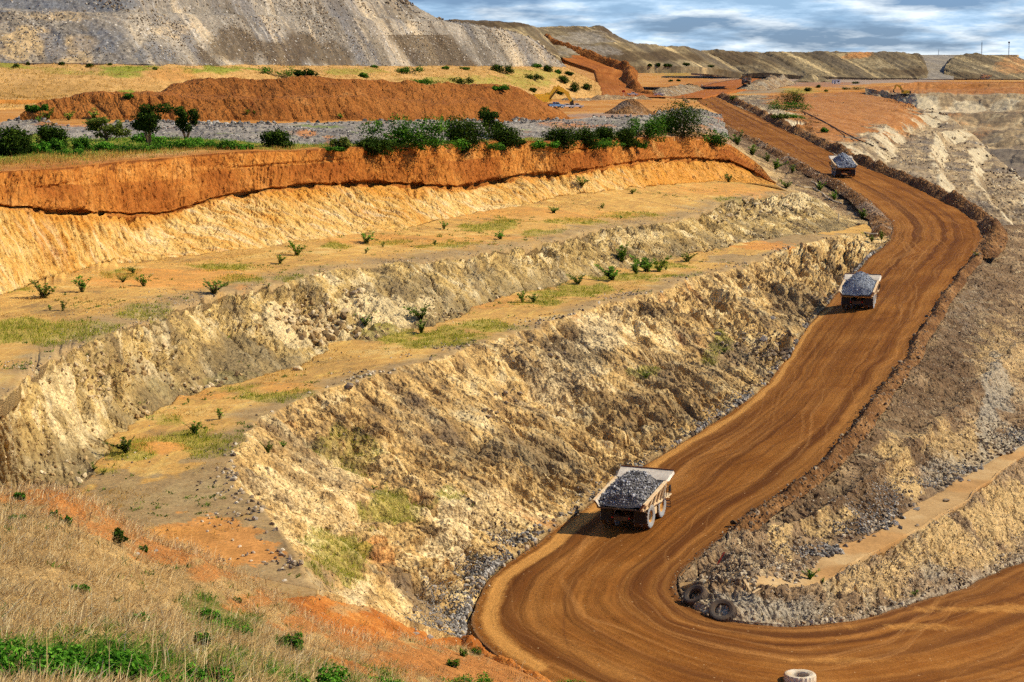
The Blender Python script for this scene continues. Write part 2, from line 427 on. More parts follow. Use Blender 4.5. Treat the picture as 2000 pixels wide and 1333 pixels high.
M['redroad'] = earth('red haul track', [(0.0, C_(132, 72, 26)), (0.5, C_(160, 92, 36)), (1.0, C_(182, 116, 54))], 30, 6, 1.0, (0.8, 1.12),
    streak=[(C_(196, 124, 56), 0.7, 0.5, 0.01, 0.0, 0.5, 0.7), (C_(118, 64, 24), 0.7, 0.4, 0.01, 0.0, 0.5, 0.7)], bump=0.3)
# the haul road: compacted, wheel-polished lanes run along it
def road_mat():
    t = NT('haul road dirt', 0.9, 0.06)
    P = t.obj(); U = t.uv()
    n1 = t.noise(P, 1 / 12.0, 4, 0.6)
    nf = t.noise(P, 3.2, 4, 0.75)
    col = t.ramp(t.fac(n1, 0.3, 0.7), [(0.0, C_(116, 68, 23)), (0.5, C_(133, 81, 29)), (1.0, C_(151, 98, 42))])
    jit = t.math('MULTIPLY', t.math('SUBTRACT', nf, 0.5), 0.10)
    def lines(su, sv, loc, lo, hi, amt, c):
        nonlocal col
        ns = t.math('ADD', t.noise(t.map(U, (su, sv, 1), loc=loc), 1.0, 3, 0.55), jit)
        col = t.mix(t.math('MULTIPLY', t.fac(ns, lo, hi), amt), col, c)
        return ns
    lines(0.30, 0.0022, (9, 7, 0), 0.49, 0.66, 0.6, C_(172, 117, 56))
    lines(0.36, 0.0026, (0, 0, 0), 0.49, 0.63, 0.8, C_(82, 44, 15))
    s2 = lines(1.2, 0.012, (4, 2, 0), 0.52, 0.70, 0.55, C_(80, 44, 16))
    lines(2.4, 0.02, (1, 5, 0), 0.56, 0.76, 0.3, C_(188, 132, 72))
    # tracks that wander across the lanes
    q0 = t.n('ShaderNodeSeparateXYZ'); t.l(U, q0.inputs[0])
    for k, (sl, c, amt) in enumerate(((0.10, C_(94, 54, 22), 0.4), (-0.07, C_(178, 124, 66), 0.35))):
        wv_ = t.noise(t.map(U, (0.03, 0.02, 1), loc=(k * 5, 3, 0)), 1.0, 2, 0.5)
        xx = t.math('ADD', t.math('MULTIPLY_ADD', q0.outputs[1], sl, q0.outputs[0]), t.math('MULTIPLY', wv_, 22.0))
        cb = t.n('ShaderNodeCombineXYZ'); t.l(xx, cb.inputs[0]); t.l(q0.outputs[1], cb.inputs[1])
        ns = t.math('ADD', t.noise(t.map(cb.outputs[0], (1.1, 0.01, 1), loc=(k * 3, 0, 0)), 1.0, 2, 0.5), jit)
        col = t.mix(t.math('MULTIPLY', t.fac(ns, 0.56, 0.70), amt), col, c)
    wob = t.math('ADD', t.math('MULTIPLY', t.math('SUBTRACT', t.noise(P, 0.7, 4, 0.7), 0.5), 1.2), t.math('MULTIPLY', t.math('SUBTRACT', nf, 0.5), 0.8))
    at = t.n('ShaderNodeAttribute', attribute_name='mask')
    sp = t.n('ShaderNodeSeparateColor'); t.l(at.outputs['Color'], sp.inputs[0])
    for ch, c, amt in ((0, C_(200, 142, 70), 0.75), (1, C_(140, 104, 66), 0.7)):
        mk = t.math('MULTIPLY', t.fac(t.math('MULTIPLY_ADD', sp.outputs[ch], 1.4, t.math('MULTIPLY', wob, 0.7)), 0.4, 1.1), amt)
        col = t.mix(t.math('MULTIPLY', mk, t.math('GREATER_THAN', sp.outputs[ch], 0.02)), col, c)
    fl = t.math('MULTIPLY_ADD', t.fac(nf, 0.28, 0.72), 0.5, 0.74)
    g = t.n('ShaderNodeCombineColor')
    for i in range(3): t.l(fl, g.inputs[i])
    col = t.mix(1.0, col, g.outputs[0], 'MULTIPLY')
    vn = t.n('ShaderNodeTexVoronoi'); vn.inputs['Scale'].default_value = 1.7; t.l(P, vn.inputs['Vector'])
    q = t.n('ShaderNodeSeparateColor'); t.l(vn.outputs['Color'], q.inputs[0])
    on = t.math('MULTIPLY', t.math('LESS_THAN', q.outputs[0], 0.06), t.math('LESS_THAN', vn.outputs['Distance'], 0.16))
    col = t.mix(t.math('MULTIPLY', on, 0.6), col, C_(196, 158, 108))
    t.bump(t.math('ADD', nf, t.math('MULTIPLY', s2, 2.0)), 0.4, 0.2)
    return t.done(col)
M['road'] = road_mat()

# ------------------------------------------------------------------ terrain lofts
GRIDS = []     # (points) kept for placing things on the ground
def gdisp(P):
    """one landscape-wide wobble so neighbouring sheets meet"""
    D = np.zeros_like(P)
    D[..., 0] = 0.75 * fbm(P, 11, 3, 11) + 0.0
    D[..., 1] = 0.9 * fbm(P, 11, 3, 12)
    D[..., 2] = 0.22 * fbm(P, 13, 3, 13)
    return D
def grid_faces(nv, nu, flip=False):
    i = np.arange(nv - 1)[:, None] * nu + np.arange(nu - 1)[None]
    q = np.stack([i, i + 1, i + nu + 1, i + nu], -1).reshape(-1, 4)
    return q[:, ::-1] if flip else q
def normals(P):
    du = np.gradient(P, axis=1); dv = np.gradient(P, axis=0)
    N = np.cross(du, dv); L = np.linalg.norm(N, axis=-1, keepdims=True); N = N / np.maximum(L, 1e-9)
    return N
class Loft:
    def __init__(s, rows, nu, segs, sig=None, g=1.0, vs=0.0, jit=None, seed=0):
        R = [resample(r, nu, sig) for r in rows]
        parts, gap, frac = [], [], []
        for k, n in enumerate(segs):
            t = np.arange(n) / n
            parts.append(R[k][None] * (1 - t)[:, None, None] + R[k + 1][None] * t[:, None, None])
            gap += [k] * n; frac += list(t)
        parts.append(R[-1][None]); gap.append(len(segs) - 1); frac.append(1.0)
        s.P = np.concatenate(parts); s.gap = np.array(gap); s.frac = np.array(frac); s.segs = segs
        s.nv, s.nu = s.P.shape[:2]
        if jit:                                        # ragged break lines, fading within a few rows
            J = np.zeros_like(s.P)
            for k, (j, wl, fall) in jit.items():
                q = R[k]; va, vb = R[k + 1] - q, R[k - 1] - q
                va = va / np.maximum(np.linalg.norm(va, axis=1, keepdims=True), 1e-6); vb = vb / np.maximum(np.linalg.norm(vb, axis=1, keepdims=True), 1e-6)
                n_ = fbm(q, wl, 4, 900 + seed + k, 0.6)[:, None] * np.clip(np.minimum(np.arange(nu) - 0.10 * nu, np.arange(nu)[::-1]) / (0.04 * nu), 0, 1)[:, None]
                disp = np.where(n_ > 0, n_ * va, -n_ * vb) * j
                dr = np.abs(np.arange(s.nv) - sum(segs[:k])) / fall
                J += np.exp(-dr ** 2)[:, None, None] * disp[None]
            s.P = s.P + J
        if vs > 0:                                     # round the breaks a little
            for j in range(3): s.P[..., j] = smooth1(s.P[..., j], vs)
        L = np.linalg.norm(np.diff(s.P, axis=1), axis=-1)
        s.U = np.broadcast_to(np.concatenate([[0], np.cumsum(L.mean(0))])[None], (s.nv, s.nu)).copy()
        Lv = np.linalg.norm(np.diff(s.P, axis=0), axis=-1)
        s.V = np.concatenate([np.zeros((1, s.nu)), np.cumsum(Lv, 0)])
        s.N = normals(s.P)
        tocam = np.array([0, 0, H + 30.0]) - s.P
        s.flip = (s.N * tocam).sum(-1).mean() < 0
        if s.flip: s.N = -s.N
        s.mask = np.zeros((s.nv, s.nu, 3))
        if g: s.P = s.P + g * gdisp(s.P)
        s.P0 = s.P.copy()
    def amp(s, vals, blur=3):
        a = np.array([vals[k] for k in s.gap], float)[:, None]
        return smooth1(a, blur) if blur else a
    def edge(s, n=4, sides='lrtb'):
        e = np.ones((s.nv, s.nu))
        r = np.clip(np.arange(s.nv) / n, 0, 1)[:, None]; c = np.clip(np.arange(s.nu) / n, 0, 1)[None]
        if 't' in sides: e = e * r
        if 'b' in sides: e = e * r[::-1]
        if 'l' in sides: e = e * c
        if 'r' in sides: e = e * c[:, ::-1]
        return e
    def push(s, d): s.P = s.P + s.N * d[..., None]
    def lift(s, d): s.P[..., 2] += d
    def build(s, name, mat, g0=0, g1=None, smooth=False, skirt=1.5, parent=None):
        g1 = len(s.segs) if g1 is None else g1
        r0 = sum(s.segs[:g0]); r1 = sum(s.segs[:g1]) + 1
        P, U, V, mk = s.P[r0:r1], s.U[r0:r1], s.V[r0:r1], s.mask[r0:r1].copy()
        mk[-1] = mk[-2]
        GRIDS.append(P.reshape(-1, 3))
        if skirt:
            def ext(A, z=0):
                A = np.concatenate([A[:1], A, A[-1:]]); A = np.concatenate([A[:, :1], A, A[:, -1:]], 1)
                if z:
                    A = A.copy(); A[0, :, 2] -= z; A[-1, :, 2] -= z; A[1:-1, 0, 2] -= z; A[1:-1, -1, 2] -= z
                return A
            P = ext(P, skirt); U = ext(U[..., None])[..., 0]; V = ext(V[..., None])[..., 0]; mk = ext(mk)
        nv, nu = P.shape[:2]
        me = mesh_np(name, P.reshape(-1, 3), grid_faces(nv, nu, s.flip), np.stack([U, V], -1).reshape(-1, 2), {'mask': mk.reshape(-1, 3)}, smooth)
        return struct(link(name, me, mat, parent))

def rockface(P, U, V, size, amp, seed=0, shear=0.5, asp=1.8, crack=0.5):
    n1 = fbm(P, size * 1.5, 3, seed + 3) * 0.35
    a = (U + shear * V) / size; b = V / (size * asp)
    f1, f2, cid = worley(a + n1, b + n1 * 0.7, np.zeros_like(a) + 0.5 + P[..., 2] * 0, seed)
    j = np.exp(-((f2 - f1) / 0.09) ** 2)
    tilt = ((a * 1.7 + cid * 7) % 1 - 0.5) * 0.25
    d = amp * size * ((cid - 0.5) + tilt * 0.5 - crack * j)
    for ax in (0, 1):
        q = np.concatenate([d[:1], d, d[-1:]]) if ax == 0 else np.concatenate([d[:, :1], d, d[:, -1:]], 1)
        d = (q[:-2] + 2 * q[1:-1] + q[2:]) / 4 if ax == 0 else (q[:, :-2] + 2 * q[:, 1:-1] + q[:, 2:]) / 4
    return d
def cracks(U, V, lean, wl, amp, seed, asp=2.0, p=5):
    """open joints: narrow creases where noise crosses zero"""
    a = (U + lean * V) / wl; b = V / (wl * asp)
    n = vnoise(a, b, 0 * U, seed) + 0.5 * vnoise(a * 2.1, b * 2.1, 0 * U + 3, seed + 1)
    return -amp * np.clip(1 - np.abs(n) * 1.6, 0, 1) ** p
def strata(U, V, lean, wl, amp, seed):
    """fine leaning beds weathered into ridges"""
    a = U + lean * V
    return amp * (0.5 - np.abs(vnoise(a / wl + 0.4 * vnoise(a / (wl * 4), V / (wl * 3), 0 * U, seed + 7), V / (wl * 6), 0 * U, seed)) ** 0.7)
# ================================================================== SETTING
# ---- survey lines of the benched pit wall, crest to road
ROW_A = [(-140,347,-14.7),(0,335,-15),(100,330,-15.2),(200,320,-15.4),(300,310,-15.5),(420,300,-15.6),(600,292,-15.8),(760,285,-16),(850,283,-16.3),(1000,275,-17),(1100,277,-17.6),(1200,272,-18.3),(1290,267,-19),(1370,268,-20.5),(1430,285,-23.5),(1480,318,-28),(1515,357,-31.3)]
ROW_B = [(-140,394,243),(0,398,264),(100,410,273),(240,415,297),(330,415,311),(380,395,320),(450,377,330),(560,361,343),(700,353,360),(780,356,370),(870,362,382),(900,365,388),(960,351,405),(1040,340,419),(1110,336,428),(1180,322,448),(1270,310,478),(1350,307,508),(1420,310,530),(1470,332,535),(1514,358.5,508)]
ROW_B1 = [(u, v + 3.0, d + 1.6) for u, v, d in ROW_B]      # undercut below the laterite
ROW_B2 = [(u, v + 8.0, d - 0.6) for u, v, d in ROW_B[:-1]] + [(1515, 360, 506)]
ROW_C = [(-140,615,-29.5),(0,575),(100,541),(150,530),(250,510),(350,500),(450,490),(550,478),(620,470),(700,457),(780,452),(850,432,-29.5),(900,420),(960,412,-29.4),(1020,402),(1100,383,-28.6),(1200,371,-29),(1300,361,-30),(1400,354,-31),(1516,362,-31.5)]
ROW_D = [(-140,808,-29.5),(-40,785),(10,770),(60,730),(115,695),(170,665),(245,636,-29.6),(330,605),(434,573,-30),(490,566),(647,527,-30.3),(730,517),(912,500,-31),(1066,471,-31.3),(1147,454,-31.5),(1200,445),(1300,433,-32),(1370,420),(1422,396,-32.3),(1493,379,-32.6),(1580,378,-33.3),(1618,398,-35.2),(1634,421,-37.3)]
ROW_E = [(-140,992,-39.6),(50,967,-39.6),(140,950,-39.4),(165,915,-38.8),(196,870,-38),(245,815),(336,783,-38),(413,758),(525,730,-37.9),(595,708),(650,664,-37.6),(737,664),(797,646),(846,631),(912,604,-37),(965,587),(1028,573,-37),(1105,552),(1196,535),(1245,517),(1315,506,-37.3),(1405,485),(1468,471,-37.6),(1615,454,-38),(1688,437,-37.9)]
ROW_F = [(616,1146,-38.6),(574,1090,-38.4),(546,1034),(504,981),(465,929,-37.6),(456,890),(470,862),(504,825),(560,790),(623,769),(672,751,-37),(720,737),(800,716),(860,702),(909,678,-37),(965,664),(1028,643),(1052,632),(1140,608,-36.9),(1192,590),(1262,576,-37.1),(1350,543,-37.6),(1440,520),(1489,506),(1552,478),(1597,471,-38.1),(1650,457),(1716,456,-38.6)]
ROW_G = [(905,1250,-52.7),(906,1215,-52.6),(912,1190,-52.6),(930,1160,-52.5),(975,1110,-52.3),(1040,1060,-51.8),(1100,1020,-51.3),(1170,970,-50.8),(1300,885,-49.6),(1400,820,-48.4),(1480,765,-47),(1540,700,-45.9),(1560,655,-45),(1600,612,-43.8),(1660,540,-41.8),(1700,500,-40.3),(1738,468,-38.9)]
NU = 920
L1 = Loft([ROW_A, ROW_B, ROW_B1, ROW_B2, ROW_C, ROW_D, ROW_E, ROW_F, ROW_G], NU, [40, 5, 6, 60, 60, 62, 62, 120], jit={4: (2.2, 6.0, 6), 5: (2.0, 6.0, 8), 6: (3.0, 7.0, 8), 7: (2.2, 6.0, 10)}, seed=3)
P, U, V = L1.P0, L1.U, L1.V
gp = L1.gap[:, None]; fr = L1.frac[:, None]
# local downslope coordinate starting at each face's own crest
def local_v(k0):
    r = sum(L1.segs[:k0]); return V - V[r:r + 1]
# laterite band: vertical rake marks of the excavator teeth, pits, a ragged mid ledge
v0 = local_v(0)
rake = vnoise(U / 0.75, v0 / 7, 0 * U, 3) * 0.20 + vnoise(U / 1.6, v0 / 9, 0 * U, 4) * 0.16
pits = fbm(np.stack([U * 1.6, v0 * 0.6, 0 * U], -1), 1.1, 4, 21); pits = -np.clip(-pits - 0.10, 0, 1) * 0.9
lat = rake + pits + 0.5 * fbm(P, 6, 4, 22) + 0.25 * fbm(P, 1.5, 3, 23)
lat -= 0.5 * np.exp(-(((v0 - 2.6 - 1.0 * vnoise(U / 14, 0, 0, 9))) / 0.22) ** 2) * np.clip(vnoise(U / 9, 0, 3, 8) + 0.35, 0, 1)
# saprolite: leaning flutes washed down the slope
v3 = local_v(3)
a = U - 0.75 * v3
a = a + 0.8 * fbm(P, 5, 3, 35)
fl = 1 - np.abs(vnoise(a / 2.6, v3 / 16, 0 * U, 31)); fl2 = 1 - np.abs(vnoise(a / 1.25, v3 / 9, 0 * U, 32)); fl3 = 1 - np.abs(vnoise(a / 6.5, v3 / 30, 0 * U, 30))
fade = np.clip(1.15 - 0.75 * fr, 0.2, 1)
vary = np.clip(0.55 + 1.1 * fbm(P, 12, 3, 34), 0.1, 1.2)
sap = (-(fl ** 4) * 0.85 * vary - (fl2 ** 3) * 0.45 - (fl3 ** 4) * 0.9 * np.clip(1.3 - vary, 0, 1)) * fade + 0.6 * fbm(P, 3.0, 5, 33) + 0.4 + cracks(U, v3, -0.75, 2.0, 0.5, 36, 4.0, 4) * np.clip(0.4 + fbm(P, 9, 3, 38), 0.1, 1)
bench = 0.10 * fbm(P, 4, 4, 41) + 0.35 * fbm(P, 14, 3, 42)
v5 = local_v(5)
w2 = rockface(P, U, v5, 3.6, 0.46, 51, -0.5) + rockface(P, U, v5, 1.4, 0.5, 52, -0.5) + 1.5 * fbm(P, 9, 3, 53) + 0.42 * fbm(P, 1.3, 4, 54, 0.6) + cracks(U, v5, -0.6, 3.4, 1.0, 175) + cracks(U, v5, -0.6, 1.5, 0.45, 177) + strata(U, v5, -0.6, 1.6, 0.35, 165)
soft = np.clip(fbm(P, 16, 3, 55) * 3 + 0.1, 0, 1)             # earthy stretches between craggy ones
w2 = w2 * (0.32 + 0.68 * soft) * np.clip(1.35 - fr, 0.12, 1)
gul = 1 - np.abs(vnoise((U - 0.5 * v5) / 6.0 + 0.5 * fbm(P, 8, 2, 57), v5 / 14, 0 * U, 56)); w2 -= (gul ** 5) * 0.7
v7 = local_v(7)
soft3 = np.clip(fbm(P, 15, 3, 65) * 3 + 0.45, 0, 1)
w3 = (rockface(P, U, v7, 3.6, 0.42, 61, 0.45) + rockface(P, U, v7, 1.4, 0.5, 62, 0.45)) * (0.3 + 0.7 * soft3) + 1.4 * fbm(P, 10, 3, 63) + (0.50 * fbm(P, 1.3, 4, 64, 0.6) + cracks(U, v7, 0.45, 3.2, 0.9, 171) + cracks(U, v7, 0.45, 1.4, 0.45, 173)) * (0.35 + 0.65 * soft3) + strata(U, v7, 0.45, 1.5, 0.5, 167)
gul = 1 - np.abs(vnoise((U + 0.45 * v7) / 7.0 + 0.5 * fbm(P, 9, 2, 67), v7 / 26, 0 * U, 66)); w3 -= (gul ** 4) * 1.5
w3 = w3 * np.clip((1 - fr) * 12, 0, 1) * np.clip(0.3 + fr * 9, 0, 1)
one = lambda ks: smooth1(np.array([1.0 if k in ks else 0.0 for k in L1.gap])[:, None], 1.2)
undercut = -(0.30 + np.clip(vnoise(U / 7, 0, 1, 71) * 0.9 + vnoise(U / 2.0, 0, 1, 72) * 0.6 - 0.05, -0.25, 1.3) * 1.2)
D = one([0]) * lat + one([3]) * sap + one([4, 6]) * bench + one([5]) * w2 + one([7]) * w3 + one([1, 2]) * undercut
D = D * L1.edge(5, 'tb') * L1.edge(70, 'r') * L1.edge(28, 'l')
L1.push(D)
wB = np.exp(-((np.arange(L1.nv) - L1.segs[0] - 4) / 5.0) ** 2)[:, None]
L1.lift(wB * (0.75 * fbm(P * [1, 1, 0], 3.5, 4, 73, 0.6)) * L1.edge(20, 'lr'))
# masks
mk = L1.mask
mk[..., 0] = np.where(gp == 0, np.clip(0.5 + 1.6 * fbm(P, 22, 3, 80), 0, 1) * (fr > 0.42), mk[..., 0])
mk[..., 2] = np.where(gp == 0, np.clip(1.0 - 2.2 * fr * 40 / 6 + 0.8 * fbm(P, 5, 3, 81), 0, 1), mk[..., 2])
mk[..., 1] = np.where(gp == 0, np.clip(1.2 * fbm(P, 9, 3, 82) - 0.15, 0, 1) * (U > U.max() * 0.5), mk[..., 1])
mk[..., 0] = np.where(gp == 3, np.clip(0.95 - 3.2 * fr + 0.9 * fbm(P, 6, 3, 83), 0, 1), mk[..., 0])
mk[..., 0] = np.where(gp == 3, np.maximum(mk[..., 0], 0.9 * np.clip((U / U.max() - 0.66) * 8, 0, 1)), mk[..., 0])
GR1 = [(90,650,150,22),(40,640,80,20),(290,610,60,14),(470,548,60,8),(560,545,40,7),(430,520,60,8),(950,445,50,9),(985,432,26,9),(880,480,60,7),(1130,432,70,6),(1060,455,50,5),(1230,420,60,6),(1420,390,30,5),(20,560,40,12,0.7),(230,535,40,10,0.7),(760,475,40,6),(650,480,30,6)]
GR2 = [(880,660,80,20),(960,640,60,12),(770,655,40,14),(830,672,60,10),(1100,572,55,10),(1150,565,60,9),(1210,545,80,8),(1060,590,50,7),(1290,520,60,7),(1340,540,40,5),(545,775,60,10),(470,765,40,9,0.6),(400,855,80,16),(255,880,45,22),(420,880,50,14),(330,820,30,12,0.6),(200,920,30,14,0.7),(1700,462,22,7)]
GR3 = [(770,985,48,42),(870,975,30,18,0.8),(660,1090,55,45,0.8),(620,1050,30,25,0.7),(1260,725,30,12,0.7),(1410,665,18,20,0.8),(700,880,40,40,0.5),(650,860,30,25,0.5),(1390,690,14,12,0.7)]
mk[..., 0] = np.where(gp == 4, ell(P, GR1), mk[..., 0])
mk[..., 0] = np.where(gp == 6, ell(P, GR2), mk[..., 0])
mk[..., 0] = np.where(gp == 5, ell(P, [(440,745,60,22,0.6),(330,760,50,20,0.4),(735,640,40,20,0.7)]), mk[..., 0])
mk[..., 0] = np.where(gp == 7, ell(P, GR3), mk[..., 0])
crestgrey = np.clip(1.15 - 3.2 * (1 - fr) + 0.8 * fbm(P, 6, 3, 84), 0, 1)
mk[..., 1] = np.where((gp == 4) | (gp == 6), crestgrey * 0.9, mk[..., 1])
mk[..., 1] = np.where(gp == 6, np.maximum(mk[..., 1], ell(P, [(300,990,150,60),(420,960,80,60),(220,950,60,40),(150,930,40,30),(1560,470,110,14),(1430,505,60,8)])), mk[..., 1])
mk[..., 2] = np.where(gp == 6, ell(P, [(400,1060,110,42),(480,1075,60,32),(340,1050,60,22),(310,875,60,14,0.7),(560,760,60,10,0.5),(940,590,100,12,0.5),(1490,480,55,7,0.9),(60,925,90,24),(380,770,60,12,0.5)], 0.2, 2.0), mk[..., 2])
mk[..., 2] = np.where(gp == 4, ell(P, [(330,545,160,20,0.6),(800,470,200,12,0.5),(1050,420,200,14,0.5),(1400,372,120,12,0.5)]), mk[..., 2])
mk[..., 1] = np.where(gp == 5, np.clip(0.9 * fr - 0.15 + 0.9 * fbm(P, 8, 3, 85), 0, 1) * (1 - 0.8 * soft), mk[..., 1])
mk[..., 2] = np.where(gp == 5, ell(P, [(600,640,75,32),(560,610,70,20,0.8),(760,600,75,26),(700,590,40,24),(640,640,40,20),(120,760,50,60,0.6),(160,830,40,50,0.5),(1540,395,60,22,0.8),(1250,460,60,22,0.5)], 0.5, 2.5), mk[..., 2])
mk[..., 2] = np.where(gp == 7, ell(P, [(870,1075,45,26),(868,1010,16,38,0.9),(910,1035,14,40,0.8),(1180,640,60,40,0.6),(1100,740,70,60,0.5),(700,1160,30,22,0.6),(960,1000,120,60,0.45),(620,960,120,90,0.4)], 0.4, 2.0), mk[..., 2])
mk[..., 1] = np.where(gp == 7, np.maximum(ell(P, [(1000,880,130,40,0.7),(1080,700,20,60,0.6),(900,800,40,70,0.4),(1140,660,60,50,0.8),(1350,720,100,50,0.5),(1230,800,140,50,0.5),(1450,690,80,30,0.7),(1560,590,80,50,0.6),(620,1120,80,30,0.5),(1120,900,60,30,0.5)], 0.8, 5), np.clip((fr - 0.93) * 10, 0, 1) * 0.9 * (U > 25)), mk[..., 1])
L1.build('laterite_face', M['orange'], 0, 3)
L1.build('saprolite_slope', M['yellow'], 3, 4)
L1.build('upper_bench', M['bench'], 4, 5, smooth=True)
L1.build('upper_rock_face', M['wall2'], 5, 6)
L1.build('lower_bench', M['bench'], 6, 7, smooth=True)
L1.build('lower_rock_face', M['wall3'], 7, 8)

# ---- haul road, one strip from the plateau down the ramp and round the hairpin
XS = [((1340,187),(1395,187),-19.5),((1352,203),(1436,204),-20.4),((1375,224),(1475,221),-21.8),((1422,249),(1515,243),-23.6),((1485,277),(1580,273),-26.4),
 ((1545,305),(1640,303),-28.8),((1600,338),(1700,329),-31.1),((1645,361),(1750,348),-32.9),((1690,388),(1815,377),-34.9),((1718,409),(1865,402),-36.1),((1738,429),(1903,424),-37.1),
 ((1745,450),(1923,451),-38.1),((1738,470),(1918,477),-38.9),((1700,500),(1880,530),-40.3),((1660,540),(1840,590),-41.8),((1600,612),(1790,672),-43.8),((1560,655),(1745,740),-45),
 ((1540,700),(1715,775),-45.9),((1480,765),(1670,840),-47),((1400,820),(1610,905),-48.4),((1300,885),(1540,962),-49.6),((1170,970),(1465,1010),-50.8),((1040,1060),(1400,1062),-51.8),
 ((975,1110),(1350,1100),-52.3),((930,1160),(1328,1130),-52.5),((908,1200),(1326,1150),-52.6),((915,1245),(1335,1172),-52.7),((1030,1312),(1365,1192),-52.8),((1110,1360),(1400,1204),-53),
 ((1250,1420),(1460,1214),-53.4),((1450,1475),(1550,1219),-54),((1700,1490),(1660,1211),-55.2),((1950,1460),(1760,1184),-57),((2200,1400),(1880,1143),-59.5),((2400,1350),(2010,1090),-62.5),((2600,1300),(2150,1030),-65)]
def road_rows():
    Lp = np.array([pt(*a, z) for a, b, z in XS]); Rp = np.array([pt(*b, z) for a, b, z in XS])
    mid = (Lp + Rp) / 2
    s = np.concatenate([[0], np.cumsum(np.linalg.norm(np.diff(mid, axis=0), axis=1))])
    # denser stations near the camera
    dens = 1.0 / np.clip(mid[:, 1], 150, 2000)
    w_ = np.concatenate([[0], np.cumsum(np.diff(s) * (dens[1:] + dens[:-1]) / 2)]); w_ /= w_[-1]
    t = np.linspace(0, 1, 620)
    si = np.interp(t, w_, s)
    f = lambda A: smooth1(np.stack([np.interp(si, s, A[:, j]) for j in range(3)], 1), 5)
    return f(Lp), f(Rp), si
RL, RR, RS = road_rows()
nx = 130
tt = np.linspace(0, 1, nx)
RP = RL[:, None] * (1 - tt)[None, :, None] + RR[:, None] * tt[None, :, None]
wid = np.linalg.norm(RR - RL, axis=1)
RU = tt[None] * np.full((620, 1), 20.0); RV = np.broadcast_to(RS[:, None], RU.shape)
RPg = RP + gdisp(RP)
# wheel ruts: strong where loaded trucks swing round the hairpin, faint on the ramp
nearend = np.argmin(np.abs(RP[:, nx // 2, 1] - 215) + 1000 * (np.arange(620) < 300))
turn = np.clip((RS[:, None] - RS[nearend] + 25) / 40, 0, 1)
rut = vnoise(RU * 0.9 + 0.6 * vnoise(RV / 14, RU / 5, 0 * RU, 90), RV / 30, 0 * RU, 91) * 0.10 + vnoise(RU * 2.1 + 0.8 * vnoise(RV / 8, RU / 4, 0 * RU, 92), RV / 18, 0 * RU, 93) * 0.07
chev = 0.03 * vnoise(RU * 3, RV * 3.0, 0 * RU, 94)
lift = (0.12 + 0.45 * turn) * rut + turn * chev + 0.04 * fbm(RPg, 0.8, 3, 95)
crown = -0.25 * (2 * tt[None] - 1) ** 2
RPg[..., 2] += lift + crown + 0.02
mkr = np.zeros((620, nx, 3))
ub, vb, _ = project(RPg)
mkr[..., 0] = np.clip(1.2 - np.abs((tt[None] * wid[:, None]) - 1.6 - 0.7 * vnoise(RV / 9, 0, 0, 96)) / 1.3, 0, 1) * (vb > 600) * (RS[:, None] < RS[nearend] + 40)
mkr[..., 0] = np.maximum(mkr[..., 0], ell(RPg, [(1900,1190,170,9,0.55),(1780,1225,180,8,0.5),(1640,1290,140,9,0.45)], 1.2, 4))
mkr[..., 1] = np.maximum(np.clip(1 - (1 - tt[None]) * wid[:, None] / 1.2, 0, 1) * 0.8, np.clip(1 - tt[None] * wid[:, None] / 0.7, 0, 1) * 0.8)
GRIDS.append(RPg.reshape(-1, 3))
RS_ = np.concatenate([RPg[:, :1] - [0, 0, 1.2], RPg, RPg[:, -1:] - [0, 0, 1.2]], 1)
sk = lambda A: np.concatenate([A[:, :1], A, A[:, -1:]], 1)
me = mesh_np('haul_road', RS_.reshape(-1, 3), grid_faces(620, nx + 2, True), np.stack([sk(RU), sk(RV)], -1).reshape(-1, 2), {'mask': sk(mkr).reshape(-1, 3)}, True)
struct(link('haul_road', me, M['road']))
# the ground that carries the road, a little wider and below it
UP_ = np.stack([RL + (RL - RR) * 0.10 - [0, 0, 0.9], RR + (RR - RL) * 0.10 - [0, 0, 0.9]], 1)
me = mesh_np('road_base', (UP_ + gdisp(UP_)).reshape(-1, 3), grid_faces(620, 2, True), np.zeros((1240, 2)), {'mask': np.zeros((1240, 3))})
struct(link('road_base', me, M['gravel']))

# ---- ground between the benches' ends and the ramp
_ua, _va, _ = project(L1.P[0]); _i0 = int(np.argmax(_ua > 1292))
edge0 = np.concatenate([L1.P[0, _i0:], L1.P[1:, -1]])
_ur, _vr, _ = project(RL); _k1 = int(np.argmin(np.abs(_vr - 470) + 1000 * (np.arange(620) > 400)))
edge1 = RPg[:_k1 + 1, 0]
def arc(A, n):
    q = np.stack(project(A)[:2], 1); s_ = np.concatenate([[0], np.cumsum(np.linalg.norm(np.diff(q, axis=0), axis=1) + 1e-3)])
    return np.stack([np.interp(np.linspace(0, s_[-1], n), s_, A[:, j]) for j in range(3)], 1)
L2 = Loft([[(1300,262,-19.2),(1716,456,-38.6)], [(1365,196,-20.2),(1738,468,-38.9)]], 320, [44], g=0)
t_ = np.linspace(0, 1, L2.nv)[:, None, None]
L2.P = arc(edge0, 320)[None] * (1 - t_) + arc(edge1, 320)[None] * t_
L2.P[..., 2] -= 0.9 * np.sin(np.pi * t_[..., 0]) * np.clip(np.linalg.norm(L2.P[0] - L2.P[-1], axis=1) / 30, 0, 1)[None]
L2.P0 = L2.P.copy(); L2.N = normals(L2.P); L2.N *= np.sign(L2.N[..., 2:].mean())
L2.flip = normals(L2.P)[..., 2].mean() < 0
L2.U = np.broadcast_to(np.linspace(0, 260, 320)[None], (L2.nv, 320)).copy(); L2.V = np.broadcast_to(np.linspace(0, 16, L2.nv)[:, None], (L2.nv, 320)).copy()
L2.push((0.5 * fbm(L2.P0, 4, 4, 101) + 0.12 * fbm(L2.P0, 0.9, 3, 104)) * L2.edge(4))
